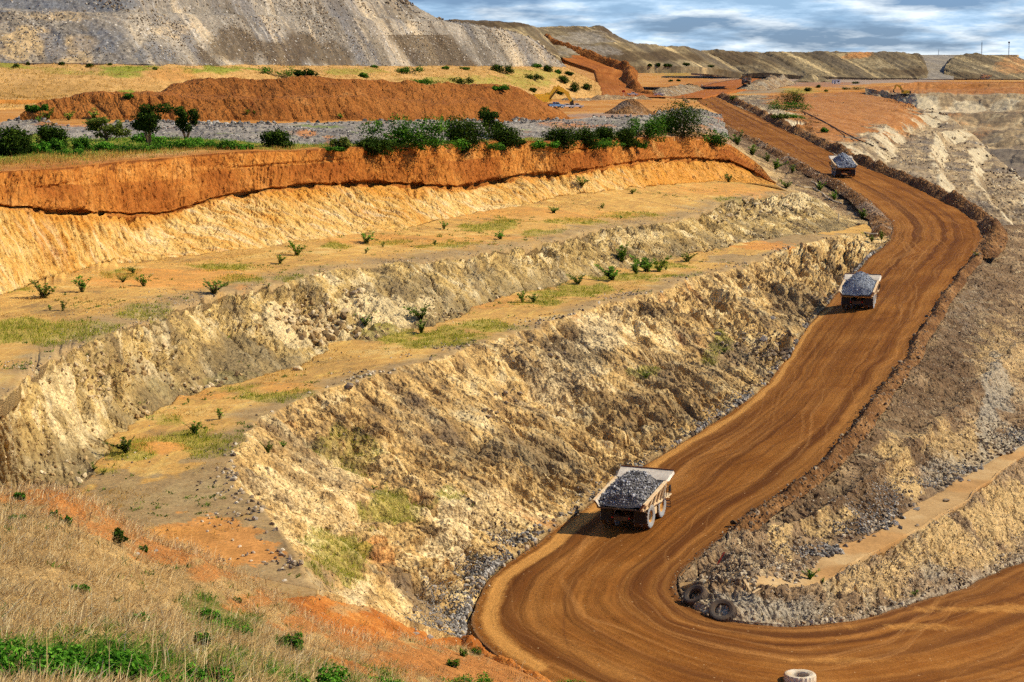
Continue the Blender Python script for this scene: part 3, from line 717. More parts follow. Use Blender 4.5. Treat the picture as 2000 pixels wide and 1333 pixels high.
L2.mask[..., 0] = np.clip(0.45 + 1.2 * fbm(L2.P0, 5, 3, 102) + np.linspace(-0.5, 0.6, L2.nv)[:, None], 0, 1)
L2.mask[..., 1] = np.clip(0.9 - 1.6 * np.linspace(0, 1, L2.nv)[:, None] + 1.2 * fbm(L2.P0, 6, 3, 103), 0, 1) * 0.8
L2.build('ramp_shoulder', M['gravel'])

# ---- slope, sandy bench and bank below the ramp's right side
L3 = Loft([[(1960,440,-39),(1923,451,-38.4),(1918,477,-39),(1880,530,-40.4),(1840,590,-41.9),(1790,672,-43.9),(1745,740,-45.1),(1715,775,-46),(1670,840,-47.1),(1610,905,-48.5),(1540,962,-49.7),(1465,1010,-50.9),(1400,1062,-51.9),(1350,1100,-52.3),(1330,1126,-52.5)],
           [(2460,430,-50),(2330,600,-52),(2150,770,-53.3),(1996,873,-54.2),(1930,905,-54.2),(1874,940,-54.1),(1807,968,-54),(1727,1034,-53.9),(1678,1055,-53.8),(1629,1073,-53.6),(1590,1104,-53.4),(1545,1128,-52.8),(1480,1130,-51.8),(1400,1135,-51.9),(1331,1140,-52.5)],
           [(2490,460,-51),(2340,630,-52.6),(2160,790,-54),(2000,892,-54.6),(1965,919),(1895,968),(1825,1017,-54.4),(1720,1076,-54.2),(1636,1125,-53.7),(1590,1138,-53.4),(1540,1148,-52.6),(1470,1150,-51.9),(1400,1150,-52),(1332,1150,-52.55)],
           [(2700,800,-70),(2300,960,-67.5),(2150,1030,-65),(2010,1090,-62.5),(1880,1143,-59.5),(1760,1184,-57),(1660,1211,-55.2),(1550,1219,-54),(1460,1214,-53.4),(1400,1204,-53),(1365,1192,-52.85),(1335,1172,-52.7)]], 620, [150, 36, 70], jit={1: (1.0, 4.0, 8)}, seed=20)
P, U, V = L3.P0, L3.U, L3.V; gp = L3.gap[:, None]; fr = L3.frac[:, None]
one = lambda ks: smooth1(np.array([1.0 if k in ks else 0.0 for k in L3.gap])[:, None], 1.5)
v0 = V; v2 = V - V[sum(L3.segs[:2])][None]
sl = (rockface(P, U, v0, 1.9, 0.30, 111, 0.1) + rockface(P, U, v0, 0.7, 0.4, 112, 0.1)) * np.clip(0.4 + 1.5 * fbm(P, 14, 3, 113), 0.15, 1) + 1.3 * fbm(P, 9, 3, 114) + 0.40 * fbm(P, 1.2, 4, 115, 0.6) + 0.7 * cracks(U, v0, 0.1, 2.4, 0.8, 117)
ledge = 0.9 * np.exp(-((fr - 0.42 - 0.10 * vnoise(U / 20, 0, 0, 116)) / 0.05) ** 2)
sl = (sl + ledge) * np.clip(np.minimum(fr, 1 - fr) * 14, 0, 1)
bk = rockface(P, U, v2, 1.6, 0.3, 121, 0.3) + rockface(P, U, v2, 0.6, 0.4, 122, 0.3) + 1.0 * fbm(P, 7, 3, 123) + 0.36 * fbm(P, 1.0, 4, 124, 0.6) + 0.7 * cracks(U, v2, 0.3, 2.0, 0.7, 127)
bk = bk * np.clip((1 - fr) * 9, 0, 1)
lip = 0.35 * np.clip(1 - np.abs(fr - 0.95) / 0.06, 0, 1)
L3.push((one([0]) * sl + one([1]) * (0.08 * fbm(P, 3, 3, 125) + lip) + one([2]) * bk) * L3.edge(4))
uu, vv, _ = project(P)
nose = np.clip((1540 - uu) / 120, 0, 1) * np.clip((uu - 1335) / 60, 0, 1)
L3.lift(nose * (0.7 * fbm(P, 2.2, 4, 126) + 0.5) * L3.edge(8))
m0 = L3.mask
m0[..., 0] = np.where(gp == 0, np.maximum(ell(P, [(1640,1000,110,60,0.8),(1750,820,90,90,0.6),(1900,590,110,110,0.6),(1850,720,60,80,0.8),(1830,760,70,40,0.9)], 0.9, 5), np.clip(1 - fr * 9, 0, 1)), 0)
m0[..., 1] = np.where(gp == 0, ell(P, [(1770,930,30,50),(1740,880,30,40,0.7),(1520,1060,30,45,0.9),(1880,870,80,60,0.6),(1960,700,60,80,0.5),(1620,1030,50,30,0.6)], 0.6, 3), 0)
m0[..., 2] = np.where(gp == 0, ell(P, [(1930,800,20,70,0.9),(1950,760,30,60,0.8),(1840,910,50,40,0.6),(1990,860,40,20),(1900,900,60,30,0.6),(1880,600,60,60,0.3)], 0.6, 3), 0)
m0[..., 0] = np.where(gp == 1, ell(P, [(1720,1060,80,20),(1640,1120,50,12),(1900,950,60,14,0.8),(1980,890,50,10,0.8)], 0.8, 4), m0[..., 0])
m0[..., 1] = np.where(gp == 2, ell(P, [(1850,1060,80,50),(1960,1010,60,60),(1700,1130,80,30,0.6),(1780,1090,50,40,0.8),(1920,1090,60,30,0.7)], 0.8, 4), m0[..., 1])
m0[..., 2] = np.where(gp == 2, np.maximum(ell(P, [(1500,1190,120,25,0.8),(1820,1120,40,30,0.6)], 0.8, 4), np.clip((fr - 0.8) * 4, 0, 1) * 0.8), m0[..., 2])
L3.build('ramp_side_slope', M['gravel'], 0, 1)
L3.build('sandy_bench', M['sandbench'], 1, 2, smooth=True)
L3.build('hairpin_bank', M['gravel'], 2, 3)

# ---- the near hillside the photographer stands on, and the red bank at its foot
L4 = Loft([[(-300,1560,18),(0,1560,20),(300,1560,24),(700,1560,40),(950,1560,70),(1200,1560,115),(1500,1560,140)],
           [(-300,1440,27),(0,1440,28),(300,1440,32),(600,1440,44),(800,1440,66),(950,1440,96),(1100,1440,130),(1300,1440,150)],
           [(-300,1333,38),(0,1333,40),(300,1333,46),(500,1333,55),(700,1333,75),(810,1333,98),(950,1333,135),(1066,1338,165)],
           [(-300,1160,64),(0,1160,64),(300,1210,70),(500,1245,82),(650,1275,99),(800,1297,126),(930,1300,156),(1030,1314,168)],
           [(-300,985,95),(0,967,100),(94,957,103),(196,1002,107),(255,1044,108),(315,1076,109),(367,1083,110),(420,1125,111),(525,1181,113),(595,1216,116),(700,1245,126),(800,1258,150),(905,1262,176)],
           [(-300,1060,-41.5),(0,1045,-41.5),(130,1046,-41.5),(255,1090,-41.5),(420,1140,-41),(520,1172,-40),(616,1160,-38.8),(690,1184,-42),(770,1214,-46),(850,1243,-50.5),(906,1252,-52.4)],
           [(-300,1050,-46),(0,1040,-46),(255,1080,-46),(420,1120,-46),(616,1146,-44),(770,1205,-50),(906,1245,-54)]], 560, [6, 16, 90, 90, 40, 12], g=1.0)
P, U, V = L4.P0, L4.U, L4.V; fr = L4.frac[:, None]; gp = L4.gap[:, None]
L4.lift((0.6 * fbm(P, 8, 3, 131) + 0.22 * fbm(P, 1.6, 4, 132) + 0.10 * fbm(P, 0.5, 3, 133)) * L4.edge(8))
uu, vv, _ = project(P)
red = np.where(gp >= 4, 1.0, 0.0)
red = np.maximum(red, ell(P, [(150,985,90,32,0.9),(60,965,80,14,0.9),(230,1035,60,26,0.8),(330,1085,90,24,0.9),(420,1120,60,20,0.7),(600,1220,90,22,0.9),(820,1300,160,30),(950,1310,160,40),(700,1250,80,22,1.0),(760,1290,60,24,0.8),(500,1180,60,14,0.7)], 0.5, 3))
L4.mask[..., 0] = red
L4.mask[..., 1] = ell(P, [(180,1290,200,50),(420,1300,150,40),(430,1220,70,26),(400,1190,40,24),(600,1330,200,30,0.7)], 0.5, 2) * (1 - red)
L4.build('hillside', M['hill'], 0, 4)
L4.mask[:] = 0
L4.mask[..., 0] = ell(P, [(620,1150,60,14,0.8),(700,1190,60,10,0.8)], 0.8, 2)
L4.build('red_bank', M['redbank'], 4, 6)

# ---- the lower bench runs on beneath the hill's foot
E0 = L1.P[sum(L1.segs[:6]):sum(L1.segs[:7]) + 1, 0]
E1 = E0 - np.array([0, 34.0, 0.9])
t_ = np.linspace(0, 1, 40)[:, None, None]
L11 = Loft([[(0,990,-39.6),(616,1146,-38.6)], [(0,1100,-39.6),(616,1300,-39)]], len(E0), [39], g=0)
L11.P = E0[None] * (1 - t_) + E1[None] * t_
L11.P0 = L11.P.copy(); L11.flip = normals(L11.P)[..., 2].mean() < 0; L11.N = np.zeros_like(L11.P); L11.N[..., 2] = 1
L11.lift(0.10 * fbm(L11.P0, 4, 4, 41) * L11.edge(6, 't'))
L11.mask[..., 1] = 0.6; L11.mask[..., 2] = ell(L11.P0, [(400,1060,120,46),(480,1085,80,40),(340,1050,60,24),(60,950,100,40)], 0.2, 2.0)
L11.build('bench_end', M['bench'], smooth=True, skirt=0)

# ---- plateau behind the rim
ROW_P1 = [(-140,292,-14.6),(0,286,-14.7),(70,264,-14.7),(154,268,-14.8),(350,268,-15),(504,279,-15.2),(630,281,-15.5),(800,277,-16),(1070,271,-17.8),(1200,262,-18.5),(1290,250,-18.8),(1370,245,-19.5),(1425,272,-22.8)]
ROW_P2 = [(-140,250,-14),(0,240,-14),(63,228,-14),(122,245,-14.2),(245,239,-14.3),(385,239,-14.5),(490,241,-14.7),(700,238,-15.2),(982,236,-16.6),(1087,234,-17.2),(1157,230,-17.6),(1245,228,-18),(1310,215,-18.6),(1370,212,-20),(1410,226,-22)]
ROW_P3 = [(-140,215,-13),(0,205,-12.7),(300,205,-13),(600,205,-14),(900,205,-16),(1060,208,-18.5),(1160,205,-18.8),(1250,200,-19.2),(1300,196,-19.4),(1345,192,-19.7),(1367,197,-20.3)]
ROW_P4 = [(-140,200,-11),(0,196,-11),(600,196,-13),(900,196,-15),(1060,196,-17.5),(1160,190,-17.8),(1250,188,-18.5),(1300,187,-19),(1345,185,-19.4),(1372,185,-19.6)]
ra = ROW_A[:-3] + [(1428,284,-23.3)]
L5 = Loft([ra, ROW_P1, ROW_P2, ROW_P3, ROW_P4], 560, [30, 40, 36, 20])
P = L5.P0; gp = L5.gap[:, None]; fr = L5.frac[:, None]; uu, vv, _ = project(P)
one = lambda ks: smooth1(np.array([1.0 if k in ks else 0.0 for k in L5.gap])[:, None], 1.5)
L5.push((one([0]) * 0.25 * fbm(P, 4, 4, 141) + one([1]) * (rockface(P, P[..., 0], P[..., 1], 1.3, 0.3, 142, 0, 1) + 0.8 * fbm(P, 9, 3, 143)) + one([2, 3]) * 0.2 * fbm(P, 6, 3, 144)) * L5.edge(3, 'lrb'))
gl = np.clip(1.3 * fr + 0.55 + 0.8 * fbm(P, 8, 3, 145), 0, 1)
L5.mask[..., 0] = np.where(gp == 0, gl * (uu < 1240) * np.clip((fr - 0.1) * 5, 0, 1), 0)
L5.mask[..., 2] = np.where(gp == 0, np.clip(1 - fr * 4, 0, 1), np.where(gp >= 2, 0.35, 0))
L5.mask[..., 0] = np.where((gp == 1) & (uu < 60), 0.9, L5.mask[..., 0])
L5.mask[..., 1] = np.where((gp == 0) & (uu > 1040), 0.6, 0)
L5.mask[..., 1] = np.where((gp == 2) & (uu > 1080), ell(P, [(1190,228,90,6,0.8)], 0.8, 8), L5.mask[..., 1])
L5.build('rim_ground', M['plateau'], 0, 1, smooth=True)
L5.mask[..., 1] = np.where(gp == 1, np.clip(1.6 * fbm(P, 14, 3, 146) - 0.1, 0, 1) * 0.9, L5.mask[..., 1])
L5.mask[..., 0] = np.where(gp == 1, np.clip(1.6 * fbm(P, 11, 3, 147) - 0.25, 0, 1), L5.mask[..., 0])
L5.mask[..., 0] = np.where(gp == 1, np.maximum(L5.mask[..., 0], 0) + ell(P, [(150,240,60,10,0.8),(600,262,14,8,0.8),(640,270,12,6,0.7),(1110,245,50,8,0.6)], 0.6, 4), L5.mask[..., 0])
L5.build('rubble_apron', M['greybank'], 1, 2)
L5.build('yard', M['plateau'], 2, 4, smooth=True)

# ---- red-brown spoil heap in two lifts
HT = [(40,224,462),(63,222,463),(122,244,462),(245,239,464),(385,239,468),(490,241,474),(700,238,492),(850,240,512),(982,237,540),(1060,233,560),(1104,231,575)]
HC = [(46,221,464),(66,214,467),(102,200,470),(140,191,472),(245,184,474),(350,191,476),(525,194,484),(700,193,502),(780,197,514),(850,205,522),(930,203,538),(1000,205,553),(1060,216,566),(1106,229.5,576)]
HU = [(50,221,466),(70,213,470),(104,199,476),(150,189,482),(245,183,488),(350,187,494),(525,191,502),(700,190,518),(780,193,528),(850,197,534),(930,194,548),(1000,196,560),(1060,211,570),(1108,229,578)]
HX = [(54,220.5,470),(80,214,476),(120,202,484),(180,193,490),(250,186,496),(308,182,499),(336,168,504),(392,157,508),(470,155,512),(560,154,517),(737,155,536),(790,161,542),(840,169,545),(874,163,552),(920,168,558),(965,167,564),(1000,171,568),(1028,182,572),(1070,207,577),(1112,229,581)]
HB = [(u, v + 2, d + 14) for u, v, d in HX]
HB2 = [(u, v + 22, d + 40) for u, v, d in HX]
L6 = Loft([HT, HC, HU, HX, HB, HB2], 520, [34, 8, 34, 4, 4])
P, U, V = L6.P0, L6.U, L6.V; gp = L6.gap[:, None]; fr = L6.frac[:, None]
g1 = 1 - np.abs(vnoise(U / 4.0 + V * 0.10, V / 22, 0 * U, 151)); g2 = 1 - np.abs(vnoise(U / 1.5 + V * 0.12, V / 15, 0 * U, 152))
L6.push((-(g1 ** 5) * 0.5 - (g2 ** 4) * 0.22 + 1.0 * fbm(P, 9, 4, 153) + 0.30 * fbm(P, 1.4, 4, 154) + 0.4) * L6.edge(5, 'lrt'))
L6.mask[..., 0] = np.clip(0.6 + 1.2 * fbm(P, 20, 3, 155), 0, 1) * 0.6
L6.build('red_spoil_heap', M['heap'])

# ---- dry grass slope below the big dump
far = lambda rows: [[(u, v, d + max(0, u - 300) / 800 * 260) for u, v, d in r] for r in rows]
L7 = Loft([[(-140,224,500),(0,212,520),(200,207,560),(500,207,620),(800,206,700),(1000,197,800),(1060,191,870),(1172,189,930)],
           [(-140,190,560),(0,188,580),(250,188,610),(500,180,665),(800,176,750),(1000,172,855),(1090,172,905),(1174,179,950)],
           [(-140,140,640),(0,135,645),(300,136,652),(600,137,750),(850,140,840),(1000,139,905),(1080,140,945),(1125,152,955),(1170,168,970)],
           *far([[(-140,121,660),(0,122,660),(300,124,666),(600,127,676),(850,128,688),(1000,127,704),(1098,128,724),(1135,146,720),(1168,163,710)]])], 420, [20, 50, 14])
P = L7.P0
L7.push((0.9 * fbm(P, 14, 4, 161) + 0.3 * fbm(P, 3, 3, 162)) * L7.edge(4))
L7.mask[..., 0] = ell(P, [(250,134,50,6),(230,146,40,8,0.7),(430,137,70,8,0.9),(380,140,30,6,0.8),(900,160,120,12,0.5),(700,140,60,6,0.5),(1050,150,60,20,0.5),(130,140,60,8,0.4),(250,182,18,5),(30,130,30,5,0.6)], 0.6, 8)
L7.mask[..., 1] = ell(P, [(340,145,50,12,0.7),(300,160,40,10,0.4)], 0.6, 8)
L7.build('grass_slope', M['drygrass_ground'], smooth=True)

# ---- big waste rock dump, two tiers at the angle of repose
L8 = Loft(far([[(-200,122,656),(0,123,656),(300,125,662),(600,128,672),(850,129,684),(1000,128,698),(1098,129,716)],
           [(-200,18,680),(0,21,682),(250,27,690),(450,30,700),(600,33,708),(750,38,714),(860,42,722),(940,55,724),(1000,63,724),(1035,75,722),(1100,128,719)],
           [(-200,14,692),(0,17,694),(250,24,700),(450,27,710),(600,30,718),(750,35,724),(860,40,732),(940,53,732),(1000,61,732),(1036,74,728),(1101,128,722)],
           [(-200,-170,740),(300,-160,746),(560,-110,750),(680,-60,752),(745,-25,754),(790,0,756),(830,21,756),(864,41,754),(940,54,746),(1000,62,742),(1037,75,736),(1102,128,725)],
           [(-200,-168,820),(300,-158,826),(560,-108,830),(680,-55,840),(790,6,840),(864,46,840),(940,62,830),(1000,70,820),(1040,84,800),(1106,130,770)]]), 480, [64, 4, 76, 6])
P, U, V = L8.P0, L8.U, L8.V; gp = L8.gap[:, None]; fr = L8.frac[:, None]
st = fbm(np.stack([U + 0.55 * V, V * 0.12, 0 * U], -1), 9, 3, 171)
L8.push((0.8 * st + 0.55 * rockface(P, U, V, 1.5, 0.5, 172, 0, 1) + 0.35 * fbm(P, 1.6, 3, 173)) * L8.edge(3, 'lrt'))
L8.mask[..., 0] = ell(P, [(850,95,70,30,0.0),(460,96,70,40,0.85),(560,105,60,34,0.85),(640,110,40,26,0.7),(780,20,40,30,0.5),(420,100,30,40,0.5)], 0.5, 10)
dk = np.clip(1.4 - np.abs((np.asarray(project(P)[0]) - 0.9 * (project(P)[1] - 68) - 815) / 52), 0, 1) * (project(P)[1] > 68) * (gp == 0)
L8.mask[..., 0] = np.maximum(L8.mask[..., 0], np.clip(dk * 2, 0, 1))
L8.mask[..., 1] = ell(P, [(60,80,70,30,0.8),(140,95,40,34,0.8),(20,100,50,24,0.8),(120,30,80,14,0.5),(330,60,60,16,0.4)], 0.6, 10)
L8.mask[..., 2] = ell(P, [(110,85,26,34,0.8),(200,75,80,34,0.6),(100,8,200,14,0.8),(300,100,60,24,0.5)], 0.6, 10)
L8.build('waste_rock_dump', M['dump'])

# ---- land beyond the ramp head: flat ground, far dumps, pit
def flatish(name, rows, nu, segs, mat, seed, amp=0.5, masks=None, **k):
    L = Loft(rows, nu, segs, g=0.0)
    L.lift(amp * fbm(L.P0, 40, 4, seed) * L.edge(4))
    for ch, r in (masks or {}).items(): L.mask[..., ch] = ell(L.P0, r, 0.6, 25)
    return L.build(name, mat, **k)
flatish('mine_flat', [[(1120,191,-18.3),(1345,186.5,-19.5),(1397,186.5,-19.7),(1500,186,-19.9),(1600,181,-20.2),(1720,176,-20.6),(1780,182,-21)],
    [(1120,178,-18),(1345,172,-19.2),(1500,171,-19.4),(1640,168,-19.7),(1770,166,-20)],
    [(1120,165,-17.4),(1345,160,-18.6),(1500,158,-18.6),(1700,157,-19),(1800,160,-19.6)],
    [(1100,150,-16.5),(1345,147,-17.5),(1500,147,-17.8),(1760,155,-19.4),(2200,160,-20)],
    [(1000,140,-16),(1345,139,-16.5),(1500,141,-17.5),(1760,152,-19.4),(2200,154,-20)]], 300, [16, 16, 14, 8], M['plateau'], 181, 0.6,
    {1: [(1560,160,160,9),(1700,157,120,6),(1420,148,60,6),(1480,178,60,6,0.6)], 2: [(1420,168,90,10,0.9),(1600,165,60,6,0.6),(1330,160,60,10,0.5)], 0: [(1330,140,60,10,0.5),(1420,178,120,8,0.5),(1560,178,60,6,0.6),(1400,142,50,6,0.5)]}, skirt=6)
def dump(name, base, crest, back, nu, seg, seed, masks=None, mat='fardump', amp=1.0, extra=None):
    L = Loft([base, crest, back], nu, [seg, 6], g=0.0)
    P, U, V = L.P0, L.U, L.V
    st = fbm(np.stack([U + 0.75 * V, V * 0.1, 0 * U], -1), 16, 4, seed)
    L.push((amp * 1.6 * st + 0.6 * amp * fbm(P, 4, 4, seed + 5)) * L.edge(3, 'lrt'))
    L.lift(amp * 1.1 * fbm(P, 14, 4, seed + 9) * (L.gap[:, None] * 1.0 + (L.gap[:, None] == 0) * L.frac[:, None] ** 6))
    for ch, r in (masks or {}).items(): L.mask[..., ch] = ell(P, r, 0.6, 20)
    return L.build(name, M[mat], skirt=4)
def back(c, dd=60, dv=3): return [(r[0], r[1] + dv, r[2] + dd) for r in c]
cB = [(840,46,1100),(862,39,1105),(888,37,1110),(916,40,1112),(1017,47,1130),(1045,54,1140),(1062,70,1145),(1085,92,1150)]
dump('waste_rock_dump', [(820,110,1060),(900,115,1062),(1000,118,1066),(1060,118,1080),(1096,118,1100)], cB, back(cB), 160, 40, 191, {0: [(940,45,120,9,0.9)]})
cC2 = [(1036,75,1180),(1060,86,1190),(1140,88,1205),(1200,86,1220),(1252,87,1235),(1300,91,1250),(1335,93,1262),(1365,99,1275),(1400,112,1290),(1440,135,1300)]
dump('waste_rock_dump', [(1040,104,1150),(1140,116,1165),(1196,130,1180),(1245,130,1195),(1350,130,1220),(1400,134,1240),(1450,143,1255)], cC2, back(cC2, 80), 180, 36, 201, {0: [(1260,112,120,12,0.8),(1200,95,40,8,0.6)], 1: [(1150,100,60,10,0.6)]})
cC1 = [(1030,70,1260),(1045,53,1280),(1133,52,1290),(1150,54,1295),(1171,51,1300),(1182,55,1302),(1196,66,1305),(1227,82,1310),(1262,92,1312)]
dump('waste_rock_dump', [(1030,92,1225),(1100,95,1230),(1180,95,1240),(1230,95,1250),(1270,97,1260)], cC1, back(cC1, 90), 150, 34, 211, {1: [(1140,75,60,20,0.6)], 0: [(1190,62,30,14,0.7)]})
cD1 = [(1345,100,1900),(1370,98,1905),(1440,100,1910),(1545,102,1915),(1608,101,1915),(1657,103,1918),(1737,104,1920),(1780,106,1922),(1797,108,1922),(1806,124,1900),(1812,148,1880)]
dump('waste_rock_dump', [(1350,138,1850),(1440,145,1850),(1500,142,1850),(1560,148,1850),(1700,153,1850),(1790,153,1852),(1813,154,1855)], cD1, back(cD1, 150), 320, 40, 221, {0: [(1430,115,60,14,0.7),(1500,120,20,16,0.5),(1760,140,60,8,0.7)], 1: [(1350,128,60,14,0.7)], 2: [(1675,108,25,6,0.8)]}, amp=1.6)
cD2 = [(1842,150,1875),(1846,132,1895),(1852,120,1910),(1867,109,1925),(1895,107,1930),(1958,108,1935),(1986,112,1940),(2010,119,1940),(2100,140,1940),(2200,150,1940)]
dump('waste_rock_dump', [(1850,154,1858),(1900,154,1855),(1960,155,1855),(2040,155,1858),(2100,156,1862),(2200,157,1866)], cD2, back(cD2, 150), 200, 40, 231, {0: [(1900,150,40,8,0.6)], 2: [(1975,128,30,20,0.5)]}, amp=1.4)
flatish('far_ramp', [[(1795,155,1850),(1862,155,1850)], [(1798,108.5,2000),(1872,108.5,2000)], [(1780,107.5,2200),(1990,107.5,2200)]], 40, [30, 4], M['fardump'], 241, 0.3, {1: [(1830,130,90,60)]}, skirt=4)

# ---- red track climbing behind the yard, and its berms
def strip(name, pairs, mat, nx=12, n=160, smooth=True, g=0.0):
    Lr = resample([(a[0], a[1], z) for a, b, z in pairs], n); Rr = resample([(b[0], b[1], z) for a, b, z in pairs], n)
    t = np.linspace(0, 1, nx)[None, :, None]
    P = Lr[:, None] * (1 - t) + Rr[:, None] * t
    s = np.concatenate([[0], np.cumsum(np.linalg.norm(np.diff((Lr + Rr) / 2, axis=0), axis=1))])
    U = t[..., 0] * np.linalg.norm(Rr - Lr, axis=1)[:, None]; V = np.broadcast_to(s[:, None], U.shape)
    P = P + 0
    N = normals(P); flip = N[..., 2].mean() < 0
    P[..., 2] += 0.12 * fbm(P, 5, 3, 250)
    GRIDS.append(P.reshape(-1, 3))
    A = np.concatenate([P[:, :1] - [0, 0, 2.0], P, P[:, -1:] - [0, 0, 2.0]], 1); 
    U = np.concatenate([U[:, :1], U, U[:, -1:]], 1); V = np.concatenate([V[:, :1], V, V[:, -1:]], 1)
    me = mesh_np(name, A.reshape(-1, 3), grid_faces(n, nx + 2, flip), np.stack([U, V], -1).reshape(-1, 2), {'mask': np.zeros((A.shape[0] * A.shape[1], 3))}, smooth)
    return struct(link(name, me, mat))
strip('red_track', [((1172,190),(1300,190),-18.5),((1172,184),(1270,184),-17.9),((1165,161),(1224,160),1090),((1160,137),(1226,139),1120),((1105,119),(1196,130),1150),((1078,100),(1140,108),1180),((1049,84),(1072,89),1215),((1040,80),(1058,82),1260)], M['redroad'], 16)
strip('red_track', [((1300,192),(1372,192),-19.3),((1330,180),(1410,184),-19.05),((1390,163),(1470,172),-18.65),((1430,156),(1490,162),-18.2),((1470,153),(1505,156),-17.9)], M['redroad'], 12)
def berm(name, line, width, height, mat, n=200, seed=0, nx=12, g=0.0, mask=None, crag=0.5):
    A = resample(line, n, 1.5) if not isinstance(line, np.ndarray) else arc(line, n)
    T = np.gradient(A, axis=0); T[:, 2] = 0; T /= np.linalg.norm(T, axis=1, keepdims=True)
    S = np.stack([T[:, 1], -T[:, 0], 0 * T[:, 0]], 1)
    t = np.linspace(-1, 1, nx)
    prof = np.clip(1 - np.abs(t) ** 1.4, 0, 1)
    P = A[:, None] + S[:, None] * (t * width / 2)[None, :, None]
    if g: P = P + g * gdisp(P)
    s = np.concatenate([[0], np.cumsum(np.linalg.norm(np.diff(A, axis=0), axis=1))])
    hh = height * (1 + 0.5 * vnoise(s / (height * 3.5), 0, 0, seed) + 0.35 * vnoise(s / (height * 12), 0, 0, seed + 2))[:, None] * prof[None] - 0.35 * (1 - prof[None])
    en = np.clip(np.minimum(s, s[-1] - s) / min(height * 6, s[-1] * 0.45), 0, 1)[:, None] ** 0.7
    hh = hh * en - 0.5 * (1 - en)
    P[..., 2] += hh
    P = P + (crag * height * 0.9 * fbm(P, height * 0.9, 4, seed + 1, 0.65) * (0.3 + prof[None]))[..., None] * np.array([0.5, 0.5, 1])
    N = normals(P); flip = N[..., 2].mean() < 0
    GRIDS.append(P.reshape(-1, 3))
    U, V = np.broadcast_to(t[None] * width / 2, P.shape[:2]), np.broadcast_to(s[:, None], P.shape[:2])
    mk = np.zeros((P.shape[0] * P.shape[1], 3))
    if mask is not None: mk[:, mask[0]] = np.clip(mask[1] + fbm(P, 6, 3, seed + 3), 0, 1).ravel()
    me = mesh_np(name, P.reshape(-1, 3), grid_faces(n, nx, flip), np.stack([U, V], -1).reshape(-1, 2), {'mask': mk})
    return struct(link(name, me, mat))
off = lambda r, du, dv=0: [(a[0] + du, a[1] + dv, *a[2:]) for a in r]
# ramp berms
def outward(A, B, w_): 
    d = A - B; d[:, 2] = 0; d /= np.linalg.norm(d, axis=1, keepdims=True); return A + d * w_
kA = int(np.argmin(np.abs(_vr - 462) + 1000 * (np.arange(620) > 400)))
kB = int(np.argmin(np.abs(project(RR)[1] - 500) + 1000 * (np.arange(620) > 400))); kC = int(np.argmin(np.abs(project(RR)[1] - 1062)))
berm('ramp_berm', outward(RL[8:kA], RR[8:kA], 2.5), 5.0, 0.8, M['berm'], 420, 261, 16, 1.0, (0, 0.2))
berm('ramp_berm', outward(RR[2:kB], RL[2:kB], 2.4), 5.6, 1.6, M['berm'], 460, 271, 18, 1.0)
berm('ramp_berm', outward(RR[kB - 6:kC], RL[kB - 6:kC], 0.9), 2.6, 0.75, M['berm'], 520, 281, 12, 1.0)
berm('hairpin_edge', [(903,1236,-52.5),(918,1268,-52.5),(972,1296,-52.6),(1027,1319,-52.7),(1072,1344,-52.9),(1126,1378,-53.1)], 2.6, 0.6, M['redbank'], 160, 365, 10, 1.0)
# berms and banks around the yard and tracks
berm('track_berm', [(1284,188,-18.7),(1250,183,-17.8),(1228,160,1090),(1231,139,1120),(1201,129,1150),(1146,106,1180),(1076,87,1215),(1060,80,1260)], 9, 3.4, M['heap'], 220, 291, 12, mask=None)
berm('rubble_bank', [(1282,189,-19.2),(1320,182,-19.05),(1352,175,-18.95)], 18, 3.0, M['gravel'], 160, 301, 12, mask=(2, 0.3))
berm('rubble_bank', [(1462,176,-19.2),(1500,169,-18.9),(1530,163,-18.6),(1552,163,-18.6)], 20, 4.6, M['gravel'], 90, 305, 12, mask=(2, 0.3))
berm('rubble_bank', [(1085,199,-18.3),(1130,198,-18.4),(1200,195,-18.7),(1270,194,-19)], 8, 1.6, M['gravel'], 120, 311, 10)
berm('gravel_pile', [(1205,224,660),(1230,222,668),(1262,220,672)], 16, 4.6, M['berm'], 70, 321, 18, mask=(0, 0.1), crag=0.2)
berm('rubble_row', [(1150,239,600),(1185,240,600),(1225,240,605),(1262,243,600)], 7, 2.4, M['greybank'], 90, 325, 12)
for k, (ln, wd, ht) in enumerate([([(1480,150,-17.9),(1510,149,-17.9),(1540,150,-18)], 40, 9), ([(1545,152,-18.6),(1600,153,-18.8),(1660,154,-19),(1720,156,-19.3)], 26, 6), ([(1560,160,-18.7),(1590,159,-18.7),(1620,160,-18.8)], 20, 4)]):
    berm('spoil_ridge', ln, wd, ht, M['fardump'], 80, 331 + 7 * k, 12)

